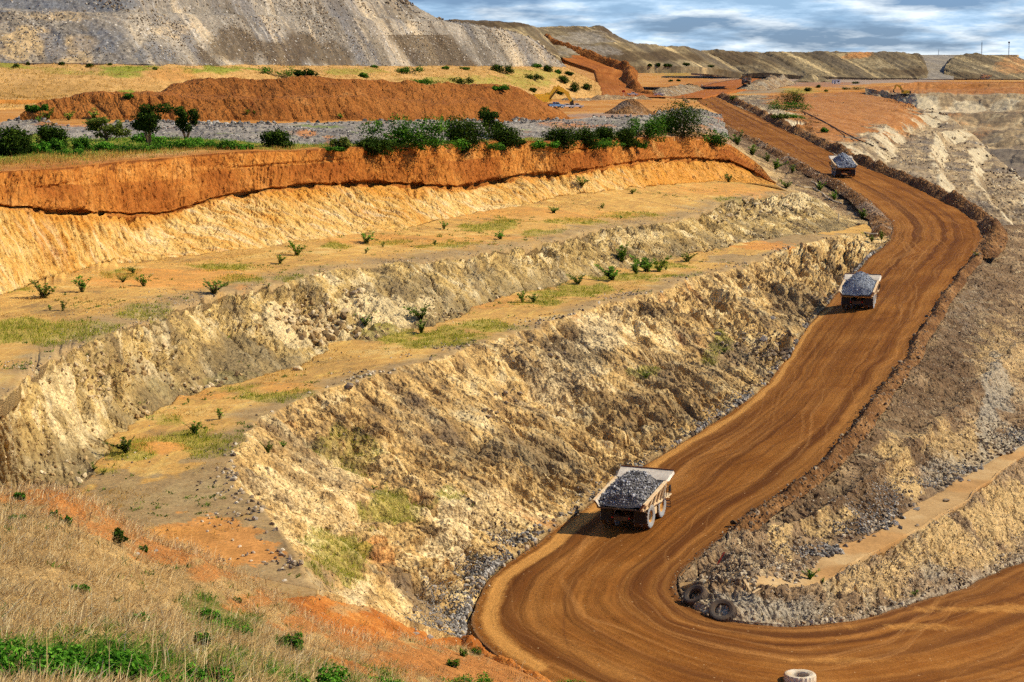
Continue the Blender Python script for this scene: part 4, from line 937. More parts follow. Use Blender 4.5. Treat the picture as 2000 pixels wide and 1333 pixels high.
# ---- the pit on the right, beyond the ramp
L9 = Loft([[(1395,189,-19.9),(1436,206,-20.6),(1475,223,-22),(1515,245,-23.8),(1580,275,-26.6),(1640,305,-29),(1700,331,-31.3),(1750,350,-33.1),(1815,379,-35.1),(1865,404,-36.3),(1903,426,-37.3),(1940,455,-39),(1985,520,-42)],
           [(1480,186,-19.8),(1560,196,-20.6),(1600,226,-23.4),(1650,254,-26.2),(1700,276,-28.4),(1745,298,-30.8),(1800,326,-33.6),(1850,352,-36.2),(1900,384,-39),(1945,416,-42),(2060,500,-46)],
           [(1540,182,-20),(1620,190,-21),(1665,222,-25),(1720,246,-28.4),(1770,270,-31.6),(1820,300,-35.4),(1870,336,-40),(1925,376,-44),(1970,410,-46.5),(2100,480,-50)],
           [(1620,178,-20.4),(1740,186,-21.6),(1775,208,-25),(1800,232,-30),(1840,262,-36),(1890,300,-42.5),(1940,340,-47),(1985,385,-49),(2140,460,-52)],
           [(1640,175,-20.6),(1760,188,-22),(1850,225,-30),(1900,262,-38),(1940,302,-46),(1985,340,-50),(2030,380,-51),(2200,450,-53)]], 300, [44, 50, 56, 22], g=1.0)
P, U, V = L9.P0, L9.U, L9.V; uu, vv, _ = project(P)
step = rockface(P, V, U, 5.0, 0.42, 341, 0.4, 2.2) + rockface(P, V, U, 1.8, 0.4, 342, 0.4, 1.8) + 2.2 * fbm(P, 16, 4, 343)
orange_zone = ell(P, [(1640,222,75,46),(1700,215,80,42),(1600,205,60,30),(1560,195,60,20),(1680,180,80,20),(1740,225,50,22,0.8)], 0.5, 12)
zt_ = (P[..., 2] - H) / 7.0 + 0.22 * fbm(P, 40, 3, 345)
ft = zt_ - np.floor(zt_)
stair = np.clip((ft - 0.58) / 0.30, 0, 1); stair = 0.12 * ft + 0.88 * stair                  # tread, then a steep riser
rise = np.clip((ft - 0.52) / 0.08, 0, 1) * np.clip((0.96 - ft) / 0.08, 0, 1)
L9.lift((stair - ft) * 7.0 * (1 - orange_zone) * L9.edge(14))
L9.N = normals(L9.P) * np.sign(normals(L9.P)[..., 2:].mean())
L9.push((0.35 * step + 0.5 * fbm(P, 3, 3, 347)) * (1 - 0.8 * orange_zone) * L9.edge(8))
L9.mask[..., 0] = orange_zone
L9.mask[..., 1] = np.clip(0.75 - rise, 0, 1) * np.clip(0.3 + 1.4 * fbm(P, 24, 3, 348), 0, 1) * (1 - orange_zone)
L9.mask[..., 2] = np.maximum(rise * np.clip(0.75 + 1.5 * fbm(P, 14, 3, 346), 0, 1) * (1 - orange_zone), 0)
L9.build('pit_wall', M['pit'])
wv = [(160, 1420), (162, 1290), (172, 1278), (184, 1120), (212, 1100), (219, 1074), (246, 1056), (254, 1020), (284, 1000), (292, 966), (318, 950), (345, 850)]
L10 = Loft([[(1690, 170 + (v - 160) * 0.12, 1240 - (v - 160) * 0.3), (1740, 168 + (v - 160) * 0.55, d * 0.6 + 480), (1790, v, d), (1900, v + 1, d + 10), (2000, v + 2, d), (2200, v + 6, d - 60)] for v, d in wv], 220, [3, 12, 6, 22, 5, 20, 5, 20, 5, 18, 12], g=0.0)
P, U, V = L10.P0, L10.U, L10.V; gp = L10.gap[:, None]
L10.push((0.35 * rockface(P, U, V, 6, 0.4, 351, 0.1) + 0.3 * rockface(P, U, V, 2.2, 0.4, 352, 0.1) + 2.2 * fbm(P, 26, 4, 353)) * L10.edge(6))
L10.mask[..., 0] = np.where(gp <= 2, 0.95, np.clip(0.3 * (gp < 6) + 1.3 * fbm(P, 40, 3, 354), 0, 1) * 0.8)
L10.mask[..., 1] = np.clip((gp >= 9) * 0.9 + (fbm(P, 30, 3, 355) > 0.2) * 0.6, 0, 1) * (gp > 3)
L10.mask[..., 2] = np.where((gp == 3) | (gp == 4), ell(P, [(1800,200,60,16,0.9),(1880,210,40,14,0.8),(1960,205,30,12,0.7)], 0.5, 10), 0)
L10.build('far_pit_wall', M['pit'])

# ---- the ground sheet under everything, out to the horizon
rr = np.concatenate([[1], np.linspace(40, 1500, 40), np.geomspace(1600, 40000, 30)])
aa = np.radians(np.linspace(-180, 180, 145))
zg = np.interp(rr, [0, 25, 60, 1250, 1700, 2300, 40000], [-2.5, -14, -78, -78, -42, -24, -24])
Gp = np.stack([rr[:, None] * np.sin(aa)[None], rr[:, None] * np.cos(aa)[None], np.broadcast_to(zg[:, None] + H, (len(rr), len(aa)))], -1)
me = mesh_np('ground', Gp.reshape(-1, 3), grid_faces(len(rr), len(aa), False), np.zeros((Gp.shape[0] * Gp.shape[1], 2)), {'mask': np.zeros((Gp.shape[0] * Gp.shape[1], 3))})
if me.polygons[len(me.polygons) // 2].normal.z < 0: me.flip_normals()
struct(link('ground', me, M['plateau']))

# ---- look-up of the visible ground surface
ALL = np.concatenate(GRIDS)
_u, _v, _d = project(ALL)
ok = (_d > 5) & (_u > -300) & (_u < 2300) & (_v > -100) & (_v < 1500)
ALL = ALL[ok]; _u = _u[ok]; _v = _v[ok]; _d = _d[ok]
CELL = 4
_key = ((_v + 100) // CELL).astype(int) * 1000 + ((_u + 300) // CELL).astype(int)
_ord = np.lexsort((_d, _key)); _ks = _key[_ord]
_first = np.concatenate([[True], _ks[1:] != _ks[:-1]])
SURF = dict(zip(_ks[_first].tolist(), _ord[_first].tolist()))
def on(u, v):
    """the ground point seen along that bearing"""
    best = None
    for R in range(0, 6):
        for a in range(-R, R + 1):
            for b in range(-R, R + 1):
                if max(abs(a), abs(b)) != R: continue
                i = SURF.get(int((v + 100) // CELL + a) * 1000 + int((u + 300) // CELL + b))
                if i is not None:
                    if best is None or _d[i] < _d[best] * 0.985: best = i
        if best is not None: return ALL[best].copy()
    return pt(u, v, -40)
# ================================================================== THINGS
def smat(name, col, rough=0.6, spec=0.3, metal=0.0, dirt=None, dscale=1.2, grain=0.25):
    """painted or plain surface with dust settled unevenly on it"""
    t = NT(name, rough, spec); t.b.inputs['Metallic'].default_value = metal
    P = t.obj()
    n = t.noise(P, dscale, 4, 0.65)
    c = t.mix(t.math('MULTIPLY', t.fac(n, 0.35, 0.7), grain * 2), col, tuple(x * 0.62 for x in col))
    if dirt: c = t.mix(t.math('MULTIPLY', t.fac(t.noise(P, dscale * 0.7, 4, 0.6), 0.38, 0.62), dirt[1]), c, dirt[0])
    return t.done(c)
DUST = C_(196, 150, 96)
S = {}
S['body'] = smat('dusty cream steel', C_(236, 208, 160), 0.6, 0.3, dirt=(C_(214, 164, 104), 0.6))
S['liner'] = smat('worn bed steel', C_(226, 210, 182), 0.5, 0.4, dirt=(C_(150, 132, 112), 0.5))
S['edge'] = smat('rusty edge', C_(120, 74, 40), 0.7, 0.2)
S['frame'] = smat('grimy frame', C_(70, 56, 40), 0.7, 0.2, dirt=(C_(110, 80, 50), 0.5))
S['yellow'] = smat('machine yellow', C_(244, 190, 40), 0.5, 0.4, dirt=(C_(216, 166, 60), 0.4), grain=0.1)
S['dark'] = smat('dark steel', C_(44, 40, 36), 0.6, 0.3)
S['rail'] = smat('dark rail', C_(60, 44, 28), 0.6, 0.3)
S['glass'] = smat('dark glass', C_(30, 38, 44), 0.1, 0.6, grain=0.05)
S['white'] = smat('white paint', C_(226, 224, 216), 0.45, 0.4, dirt=(C_(196, 160, 116), 0.35))
S['blue'] = smat('pale blue paint', C_(110, 146, 180), 0.45, 0.4)
S['side'] = smat('dusty tyre sidewall', C_(150, 152, 150), 0.85, 0.2, dirt=(C_(176, 154, 124), 0.5))
S['tread'] = smat('tyre tread', C_(92, 66, 42), 0.9, 0.1, dirt=(C_(120, 82, 46), 0.6))
S['rubber'] = smat('old rubber', C_(74, 66, 58), 0.85, 0.15, dirt=(C_(116, 92, 66), 0.5))
S['rim'] = smat('ochre rim', C_(214, 158, 76), 0.6, 0.3, dirt=(C_(186, 128, 66), 0.5))
S['oldwhite'] = smat('whitewashed rubber', C_(222, 206, 176), 0.85, 0.1, dirt=(C_(186, 148, 96), 0.6))
S['lamp'] = smat('lamp lens', C_(240, 236, 214), 0.2, 0.5, grain=0.05)
S['red'] = smat('red paint', C_(190, 44, 26), 0.6, 0.3)
S['orangepaint'] = smat('orange marker', C_(226, 110, 36), 0.6, 0.3)
S['pipe'] = smat('sun-bleached pipe', C_(226, 204, 164), 0.6, 0.3)
S['hose'] = smat('black hose', C_(40, 32, 26), 0.7, 0.2)
S['wood'] = smat('weathered timber', C_(206, 172, 122), 0.85, 0.1)
S['mast'] = smat('mast steel', C_(96, 104, 112), 0.6, 0.3)

class MB:
    def __init__(s): s.v = []; s.f = []; s.m = []
    def add(s, V, F, m=0):
        o = len(s.v); s.v += [tuple(map(float, v)) for v in V]; s.f += [tuple(i + o for i in f) for f in F]; s.m += [m] * len(F); return s
    def box(s, c, d, rx=0, ry=0, rz=0, m=0, taper=(1, 1)):
        x, y, z = (q / 2 for q in d)
        V = []
        for k in (-1, 1):
            a, b = (1, 1) if k < 0 else taper
            V += [(-x * a, -y * b, k * z), (x * a, -y * b, k * z), (x * a, y * b, k * z), (-x * a, y * b, k * z)]
        R = Matrix.Rotation(rz, 3, 'Z') @ Matrix.Rotation(ry, 3, 'Y') @ Matrix.Rotation(rx, 3, 'X')
        V = [R @ Vector(v) + Vector(c) for v in V]
        return s.add(V, [(3, 2, 1, 0), (4, 5, 6, 7), (0, 1, 5, 4), (1, 2, 6, 5), (2, 3, 7, 6), (3, 0, 4, 7)], m)
    def tube(s, pts, r, n=8, m=0, cap=True):
        pts = [Vector(p) for p in pts]; rs = r if isinstance(r, (list, tuple)) else [r] * len(pts)
        V = []
        for i, p in enumerate(pts):
            d = (pts[min(i + 1, len(pts) - 1)] - pts[max(i - 1, 0)]).normalized()
            a = d.orthogonal().normalized()
            if i and abs(a.dot(pa)) < 0.3: a = pa - d * pa.dot(d); a.normalize()
            elif i: a = (pa - d * pa.dot(d)).normalized()
            pa = a; b = d.cross(a)
            V += [p + (a * math.cos(t) + b * math.sin(t)) * rs[i] for t in (2 * math.pi * k / n for k in range(n))]
        F = [(i * n + k, i * n + (k + 1) % n, (i + 1) * n + (k + 1) % n, (i + 1) * n + k) for i in range(len(pts) - 1) for k in range(n)]
        if cap: F += [tuple(range(n - 1, -1, -1)), tuple(range((len(pts) - 1) * n, len(pts) * n))]
        return s.add(V, F, m)
    def prism(s, poly, x0, x1, m=0):
        """polygon in (y, z) extruded along x"""
        n = len(poly)
        V = [(x0, y, z) for y, z in poly] + [(x1, y, z) for y, z in poly]
        F = [tuple(range(n - 1, -1, -1)), tuple(range(n, 2 * n))] + [(i, (i + 1) % n, n + (i + 1) % n, n + i) for i in range(n)]
        return s.add(V, F, m)
    def lathe(s, prof, n=32, m=None, axis='X', closed=False):
        """prof: (radius, along) pairs turned about an axis; m: material per profile segment"""
        V = []
        for k in range(n):
            t = 2 * math.pi * k / n
            for r, a in prof:
                c_, s_ = r * math.cos(t), r * math.sin(t)
                V.append((a, c_, s_) if axis == 'X' else (c_, s_, a))
        L = len(prof); F = []; mm = []
        for k in range(n):
            for i in range(L if closed else L - 1):
                j = (i + 1) % L
                F.append((k * L + i, ((k + 1) % n) * L + i, ((k + 1) % n) * L + j, k * L + j)); mm.append(m[i] if m else 0)
        o = len(s.v); s.v += V; s.f += [tuple(q + o for q in f) for f in F]; s.m += mm
        return s
    def mesh(s, name, mats, smooth=False, bevel=0):
        me = bpy.data.meshes.new(name); me.from_pydata(s.v, [], s.f); me.update()
        for q in mats: me.materials.append(q)
        me.polygons.foreach_set('material_index', s.m); me.polygons.foreach_set('use_smooth', [smooth] * len(s.f))
        import bmesh as _b
        bm = _b.new(); bm.from_mesh(me); _b.ops.recalc_face_normals(bm, faces=bm.faces); bm.to_mesh(me); bm.free()
        return me
    def obj(s, name, mats, parent=None, smooth=False, loc=None):
        o = link(name, s.mesh(name, mats if isinstance(mats, list) else [mats], smooth), None, parent)
        if loc is not None: o.location = loc
        return o
def copy_tree(o, parent=None):
    c = o.copy(); COL.objects.link(c); c.parent = parent
    for ch in list(o.children): copy_tree(ch, c)
    return c

# ---------------------------------------------------------------- rocks
def rock_mesh(seed, sub=1, flat=0.55):
    r = np.random.default_rng(seed)
    import bmesh as _b
    bm = _b.new(); _b.ops.create_icosphere(bm, subdivisions=sub, radius=1.0)
    V = np.array([v.co[:] for v in bm.verts]); F = np.array([[v.index for v in f.verts] for f in bm.faces]); bm.free()
    for _ in range(9):                                   # cut flat faces into the ball
        n = r.normal(size=3); n /= np.linalg.norm(n); d = r.uniform(0.45, 0.85)
        k = V @ n; V = V - np.clip(k - d, 0, None)[:, None] * n
    V = V * [1, r.uniform(0.65, 0.95), r.uniform(0.45, 0.8)]
    return V, F
RV = [rock_mesh(100 + i, 2) for i in range(7)]
RV1 = [rock_mesh(200 + i, 1) for i in range(6)]
def rotmats(n, r, tilt=1.0):
    q = r.normal(size=(n, 4)); q[:, 1:3] *= tilt; q /= np.linalg.norm(q, axis=1, keepdims=True)
    w_, x, y, z = q.T
    return np.stack([np.stack([1 - 2 * (y * y + z * z), 2 * (x * y - z * w_), 2 * (x * z + y * w_)], -1), np.stack([2 * (x * y + z * w_), 1 - 2 * (x * x + z * z), 2 * (y * z - x * w_)], -1), np.stack([2 * (x * z - y * w_), 2 * (y * z + x * w_), 1 - 2 * (x * x + y * y)], -1)], 1)
def scatter(name, Ps, sizes, mat, label=None, cat=None, seed=0, base=None, kind='stuff', parent=None, sink=0.2):
    r = np.random.default_rng(seed); VV, FF, TT = [], [], []; o = 0
    base = base or RV1
    idx = r.integers(0, len(base), len(Ps)); R = rotmats(len(Ps), r)
    tint = r.random((len(Ps), 2))
    for b in range(len(base)):
        sel = np.where(idx == b)[0]
        if not len(sel): continue
        V, F = base[b]
        W = np.einsum('nij,kj->nki', R[sel], V) * sizes[sel][:, None, None] + Ps[sel][:, None] + np.array([0, 0, 1.0]) * (sizes[sel] * sink)[:, None, None]
        FF.append((F[None] + (np.arange(len(sel)) * len(V))[:, None, None] + o).reshape(-1, 3)); o += W.shape[0] * W.shape[1]
        VV.append(W.reshape(-1, 3)); TT.append(np.repeat(tint[sel], len(V), 0))
    T = np.concatenate(TT); T = np.concatenate([T, T[:, :1] * 0], 1)
    me = mesh_np(name, np.concatenate(VV), np.concatenate(FF), None, {'tint': T})
    ob = link(name, me, mat, parent)
    if kind: ob['kind'] = kind
    if label: tag(ob, label, cat)
    return ob
def rock_mat(name, cols, fine=5.0):
    t = NT(name, 0.85, 0.15)
    x = t.n('ShaderNodeAttribute', attribute_name='tint'); q = t.n('ShaderNodeSeparateColor'); t.l(x.outputs['Color'], q.inputs[0])
    col = t.ramp(q.outputs[0], cols)
    n = t.noise(t.obj(), fine, 3, 0.7)
    return t.done(t.mix(t.math('MULTIPLY', t.fac(n, 0.35, 0.7), 0.55), col, t.mix(0.5, col, (0.02, 0.015, 0.01))))
def boulder_mat(name, c1, c2, dust):
    t = NT(name, 0.85, 0.15); P = t.obj()
    oi = t.n('ShaderNodeObjectInfo')
    col = t.mix(oi.outputs['Random'], c1, c2)
    col = t.mix(t.math('MULTIPLY', t.fac(t.noise(P, 1.6, 4, 0.65), 0.4, 0.65), 0.6), col, dust)
    return t.done(col)
K = {}
K['tan'] = rock_mat('tan stones', [(0, C_(104, 84, 58)), (0.4, C_(164, 132, 84)), (0.8, C_(204, 170, 112)), (1, C_(232, 208, 160))])
K['grey'] = rock_mat('grey stones', [(0, C_(70, 64, 56)), (0.4, C_(122, 114, 102)), (0.8, C_(160, 150, 134)), (1, C_(208, 198, 178))])
K['dark'] = rock_mat('dark stones', [(0, C_(70, 56, 42)), (0.4, C_(116, 94, 70)), (0.8, C_(156, 130, 98)), (1, C_(196, 170, 132))])
K['mix'] = rock_mat('mixed stones', [(0, C_(78, 66, 54)), (0.35, C_(136, 116, 90)), (0.7, C_(186, 162, 124)), (1, C_(222, 204, 170))])
K['ore'] = rock_mat('broken ore', [(0, C_(58, 54, 50)), (0.4, C_(120, 115, 108)), (0.75, C_(166, 160, 152)), (1, C_(222, 220, 214))])
K['ore2'] = rock_mat('fine grey ore', [(0, C_(96, 98, 100)), (0.4, C_(138, 142, 146)), (0.75, C_(166, 170, 174)), (1, C_(206, 210, 214))])
K['bgrey'] = boulder_mat('grey boulder', C_(108, 104, 98), C_(166, 158, 144), C_(172, 142, 102))
K['btan'] = boulder_mat('tan boulder', C_(196, 164, 112), C_(228, 202, 152), C_(150, 122, 82))
K['bdark'] = boulder_mat('dark boulder', C_(96, 82, 68), C_(146, 128, 104), C_(166, 138, 100))

def pick(L, gaps, n, seed, wt=None, near=True, m0=0, m1=None):
    """random points on part of a loft, evenly by area, thinning with distance as far as the eye can resolve them"""
    r = np.random.default_rng(seed)
    rows = np.where(np.isin(L.gap, gaps))[0]; rows = rows[rows < L.nv - 1]
    P = L.P[rows][:, :-1]
    A = np.linalg.norm(np.cross(L.P[rows + 1][:, :-1] - P, L.P[rows][:, 1:] - P), axis=-1)
    d = np.linalg.norm(P - [0, 0, H], axis=-1)
    W = A / (d ** 1.0 if near else 1)
    if wt is not None: W = W * wt[rows][:, :-1]
    u, v, _ = project(P); W = W * ((u > -60) & (u < 2060) & (v < 1400) & (v > -60))
    c = np.cumsum(W.ravel()); i = np.searchsorted(c, r.random(n) * c[-1])
    a, b = np.unravel_index(np.clip(i, 0, W.size - 1), W.shape)
    f, g_ = r.random((2, n, 1))
    Q = P[a, b] + f * (L.P[rows[a] + 1, b] - P[a, b]) + g_ * (L.P[rows[a], b + 1] - P[a, b])
    return Q, L.N[rows[a], b], (rows[a], b)
def rsz(n, lo, hi, seed, p=2.5):
    r = np.random.default_rng(seed); return lo * (1 - r.random(n) * (1 - (lo / hi) ** p)) ** (-1 / p)
clump = lambda L, wl, s, lo=0.0: np.clip(fbm(L.P0, wl, 3, s) * 2.5 + lo, 0.03, 1)
def strew(name, L, gaps, n, lo, hi, mat, seed, wt=None, sink=0.15):
    Q, _, _ = pick(L, gaps, n, seed, wt)
    return scatter(name, Q, rsz(n, lo, hi, seed), K[mat], seed=seed, sink=sink)
fr1 = L1.frac[:, None] + 0 * L1.U
strew('loose_stones', L1, [7], 2800, 0.09, 0.6, 'tan', 401, clump(L1, 9, 402, 0.1))
strew('loose_stones', L1, [7], 1000, 0.13, 0.6, 'dark', 403, clump(L1, 9, 404, -0.1))
strew('loose_stones', L1, [5], 1300, 0.14, 0.7, 'tan', 405, clump(L1, 9, 406))
strew('loose_stones', L1, [6, 4], 1800, 0.12, 0.4, 'mix', 407, np.clip(fr1 - 0.55, 0.02, 1) * clump(L1, 8, 408, 0.2))
strew('toe_rubble', L1, [7], 1800, 0.14, 0.6, 'grey', 409, np.clip((fr1 - 0.9) * 10, 0, 1) * clump(L1, 6, 410, 0.2))
strew('hairpin_rubble', L1, [7], 2600, 0.11, 0.5, 'grey', 411, ell(L1.P, [(860,1200,62,60),(850,1150,40,30),(930,1110,50,20),(1000,1050,60,16),(880,1240,40,20)], 0.4, 2))
strew('bench_rubble', L1, [7, 6], 700, 0.16, 0.7, 'dark', 413, ell(L1.P, [(1460,665,70,26),(1490,690,50,14),(1400,650,20,14)], 0.5, 2))
strew('face_blocks', L1, [5], 500, 0.3, 1.0, 'tan', 415, ell(L1.P, [(590,625,80,34),(640,640,50,26),(690,580,30,20),(1500,400,90,22),(200,720,90,40,0.6)], 0.6, 3))
strew('slope_stones', L3, [0], 2600, 0.10, 0.55, 'mix', 421, clump(L3, 7, 422, 0.0))
strew('slope_stones', L3, [0], 1400, 0.12, 0.45, 'dark', 423, clump(L3, 8, 424, -0.05))
strew('slope_rubble', L3, [0, 1], 1800, 0.13, 0.5, 'grey', 425, ell(L3.P, [(1705,995,50,32),(1670,1030,40,14),(1730,972,30,36),(1800,940,50,10),(1860,916,50,8),(1600,1074,40,12),(1990,850,40,14)], 0.4, 2))
strew('nose_rubble', L3, [0, 1], 1300, 0.10, 0.55, 'mix', 427, ell(L3.P, [(1480,1080,70,40),(1420,1110,50,50),(1540,1110,40,24)], 0.5, 2))
strew('bank_stones', L3, [2], 2000, 0.10, 0.45, 'mix', 429, clump(L3, 6, 430, 0.4))
strew('bench_lip_stones', L3, [1, 2], 500, 0.07, 0.26, 'mix', 431, np.where(L3.gap[:, None] == 1, np.clip((L3.frac[:, None] - 0.8) * 6, 0, 1), np.clip(0.08 - L3.frac[:, None], 0, 1) * 10) * clump(L3, 3, 432, 0.1))
strew('apron_rubble', L5, [1], 2600, 0.28, 1.0, 'grey', 433, clump(L5, 12, 434, 0.5))
strew('dump_boulders', L8, [0, 2], 3000, 0.35, 1.7, 'mix', 435, clump(L8, 20, 436, 0.3))
strew('dump_boulders', L8, [0, 2], 1500, 0.35, 1.5, 'grey', 437, clump(L8, 20, 438, 0.0))
strew('pit_stones', L9, [0, 1, 2, 3], 900, 0.4, 1.6, 'mix', 439, (1 - orange_zone) * clump(L9, 14, 440, 0.1))
strew('bank_clods', L4, [4, 5], 900, 0.06, 0.28, 'tan', 441, clump(L4, 5, 442, 0.2))
# stones along the road's edges and on the berms
def edge_stones(name, A, n, w0, w1, lo, hi, mat, seed, v_min=0):
    r = np.random.default_rng(seed); i = r.integers(0, len(A) - 1, n)
    S_ = (RR - RL)[i]; S_ /= np.linalg.norm(S_, axis=1, keepdims=True)
    Q = A[i] + S_ * r.uniform(w0, w1, n)[:, None] + (A[i + 1] - A[i]) * r.random(n)[:, None]
    Q = Q + gdisp(Q)
    return scatter(name, Q, rsz(n, lo, hi, seed), K[mat], seed=seed)
edge_stones('roadside_stones', RL, 900, -0.6, 0.9, 0.07, 0.28, 'mix', 451)
edge_stones('roadside_stones', RR, 900, -0.9, 0.6, 0.07, 0.3, 'mix', 453)
for g_, sd in ((0, 455), (1, 457), (2, 459)):
    bo = [o for o in COL.objects if o.name.startswith('ramp_berm')][g_]
    co = np.zeros(len(bo.data.vertices) * 3); bo.data.vertices.foreach_get('co', co); co = co.reshape(-1, 3)
    r_ = np.random.default_rng(sd); n_ = (800, 1100, 900)[g_]
    Q = co[r_.integers(0, len(co), n_)] + r_.normal(size=(n_, 3)) * [0.25, 0.25, 0.02]
    scatter('berm_stones', Q, rsz(n_, 0.14, 0.6, sd), K['dark' if g_ else 'mix'], seed=sd, sink=0.0)

# boulders big enough to point at: each an object of its own
BM = {}
for q in ('bgrey', 'btan', 'bdark'):
    for i, (V_, Fc) in enumerate(RV):
        me = mesh_np('boulder', V_, Fc); me.materials.append(K[q]); BM[q, i] = me
bn = [0]
def boulder(u, v, px, mat, label, group=None, flat=1.0):
    p = on(u, v); d = np.linalg.norm(p - [0, 0, H]); s_ = px / FPX * d / 2
    o = link('boulder', BM[mat, bn[0] % 7]); bn[0] += 1
    r = random.Random(bn[0])
    o.location = (p[0], p[1], p[2] + s_ * 0.25 * flat); o.scale = (s_, s_ * r.uniform(0.8, 1.1), s_ * flat * r.uniform(0.8, 1.1))
    o.rotation_euler = (r.uniform(-0.3, 0.3), r.uniform(-0.3, 0.3), r.uniform(0, 6.28))
    return tag(o, label, 'boulder', group)
boulder(583, 722, 34, 'btan', 'large pale boulder alone on the lower bench, left of centre', flat=0.7)
boulder(683, 757, 22, 'bgrey', 'grey boulder perched on the lower bench edge above the tan face')
boulder(706, 568, 26, 'btan', 'pale block jutting from the upper rock face below its crest')
boulder(690, 572, 20, 'bdark', 'dark block wedged beside the pale block in the upper rock face')
boulder(672, 608, 30, 'btan', 'long pale slab lying on the upper rock face', flat=0.4)
boulder(737, 659, 16, 'btan', 'small pale boulder in the grass at the foot of the upper face')
boulder(1400, 655, 20, 'bgrey', 'pale grey boulder at the left end of the dark rubble below the second truck')
boulder(1490, 660, 22, 'bgrey', 'grey boulder at the right end of the dark rubble left of the road')
boulder(1508, 622, 14, 'bgrey', 'small pale boulder near the road edge below the second truck')
boulder(1562, 627, 10, 'btan', 'little pale rock on the roadside verge behind the second truck')
boulder(1848, 976, 16, 'bdark', 'dark boulder standing alone on the sandy bench')
boulder(1790, 992, 20, 'bgrey', 'grey flat rock at the foot of the slope on the sandy bench', flat=0.6)
boulder(1790, 1026, 12, 'bdark', 'small dark rock in the middle of the sandy bench')
boulder(1677, 1059, 12, 'bdark', 'small dark rock at the rubble edge, lower sandy bench')
boulder(912, 1137, 22, 'btan', 'rounded pale boulder beside the grey rubble at the hairpin')
boulder(858, 1220, 26, 'bgrey', 'biggest dark grey boulder low in the hairpin rubble heap')
boulder(842, 1245, 20, 'bgrey', 'bluish grey boulder at the bottom of the hairpin rubble heap')
boulder(808, 1192, 18, 'bdark', 'brown boulder at the left edge of the hairpin rubble heap')
boulder(970, 1118, 9, 'btan', 'small stone on the pale road margin by the hairpin')
boulder(1052, 1052, 8, 'btan', 'small stone on the pale road margin left of the front truck')
boulder(268, 1083, 22, 'bgrey', 'flat pale grey stone in the red soil at the hill crest', flat=0.5)
boulder(305, 1076, 12, 'bgrey', 'small grey stone in the red soil at the hill crest')
boulder(496, 1018, 16, 'bgrey', 'grey-blue rock on the rim of the lower bench above the orange soil')
boulder(884, 1303, 11, 'btan', 'pale pebble on the red bank near the bottom edge')
boulder(1008, 233, 16, 'bgrey', 'large grey boulder beside the bush behind the rim', flat=1.2)
boulder(1022, 233, 14, 'bdark', 'dark boulder beside the grey one behind the rim', flat=1.3)
boulder(1370, 165, 6, 'bgrey', 'small dark boulder on the grey bank by the red track')
for grp, lab, mat, regs, n, lo, hi in (
    ('boulders in the hairpin rubble heap', 'bluish grey angular boulder in the rubble heap at the hairpin', 'bgrey', [(860,1190,52,48),(905,1135,26,16),(835,1235,30,18)], 30, 6, 12),
    ('boulders in the slope rubble', 'dark angular boulder in the rubble fan above the sandy bench', 'bdark', [(1715,1015,40,26),(1745,995,26,26),(1690,1040,34,10),(1660,1054,24,6)], 36, 6, 11),
    ('blocks on the hairpin nose', 'brownish angular block on the mound above the two old tyres', 'bdark', [(1470,1085,60,32),(1420,1120,30,30)], 26, 6, 11),
    ('boulders along the sandy bench', 'grey boulder scattered along the back of the sandy bench', 'bgrey', [(1830,950,34,8),(1870,936,30,8),(1620,1076,30,6),(1590,1098,20,6)], 18, 6, 11),
    ('boulders in the dark rubble', 'dark boulder in the low rubble pile left of the road', 'bdark', [(1450,668,46,16),(1490,690,30,10)], 20, 8, 12),
    ('boulders along the toe', 'grey rock in the row of stones along the foot of the tan face', 'bgrey', [(1000,1075,40,12),(1060,1035,40,12),(960,1098,20,8),(1110,1000,30,8)], 22, 7, 11),
    ('blocks in the upper face', 'pale angular block standing out of the upper rock face', 'btan', [(600,625,60,24),(650,640,36,22),(560,612,36,14)], 26, 8, 16),
    ('blocks on the upper face end', 'pale block in the craggy right end of the upper rock face', 'btan', [(1490,402,80,16),(1430,425,40,14)], 24, 8, 13),
    ('blocks in the left face', 'tan block in the craggy left part of the upper rock face', 'btan', [(230,710,70,26),(310,700,40,30),(180,760,40,30)], 22, 9, 15),
    ('blocks in the lower face', 'dark block fallen out of the lower rock face', 'bdark', [(985,770,36,18),(960,800,50,20),(640,860,90,60),(1050,690,60,30)], 26, 8, 13)):
    r_ = random.Random(len(lab))
    for k in range(n):
        e = r_.choice(regs); a_ = r_.uniform(0, 6.28); q_ = math.sqrt(r_.random())
        boulder(e[0] + e[2] * q_ * math.cos(a_), e[1] + e[3] * q_ * math.sin(a_), r_.uniform(lo, hi) if r_.random() < 0.75 else hi * 1.25, mat, lab, grp, r_.uniform(0.6, 1.0))
# ---------------------------------------------------------------- plants
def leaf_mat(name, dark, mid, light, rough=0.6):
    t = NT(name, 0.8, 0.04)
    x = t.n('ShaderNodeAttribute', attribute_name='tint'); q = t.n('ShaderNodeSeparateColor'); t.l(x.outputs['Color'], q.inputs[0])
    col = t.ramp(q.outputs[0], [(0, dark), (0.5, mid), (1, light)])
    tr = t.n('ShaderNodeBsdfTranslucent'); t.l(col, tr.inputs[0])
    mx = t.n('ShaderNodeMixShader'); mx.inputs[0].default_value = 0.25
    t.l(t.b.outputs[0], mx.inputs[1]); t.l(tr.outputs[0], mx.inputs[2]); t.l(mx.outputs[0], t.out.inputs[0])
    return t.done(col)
F_ = {}
F_['dark'] = leaf_mat('dark green leaves', C_(22, 34, 9), C_(44, 64, 16), C_(88, 108, 30))
F_['mid'] = leaf_mat('green leaves', C_(34, 62, 16), C_(62, 104, 26), C_(112, 150, 44))
F_['bright'] = leaf_mat('bright green leaves', C_(34, 74, 14), C_(70, 122, 26), C_(122, 172, 54))
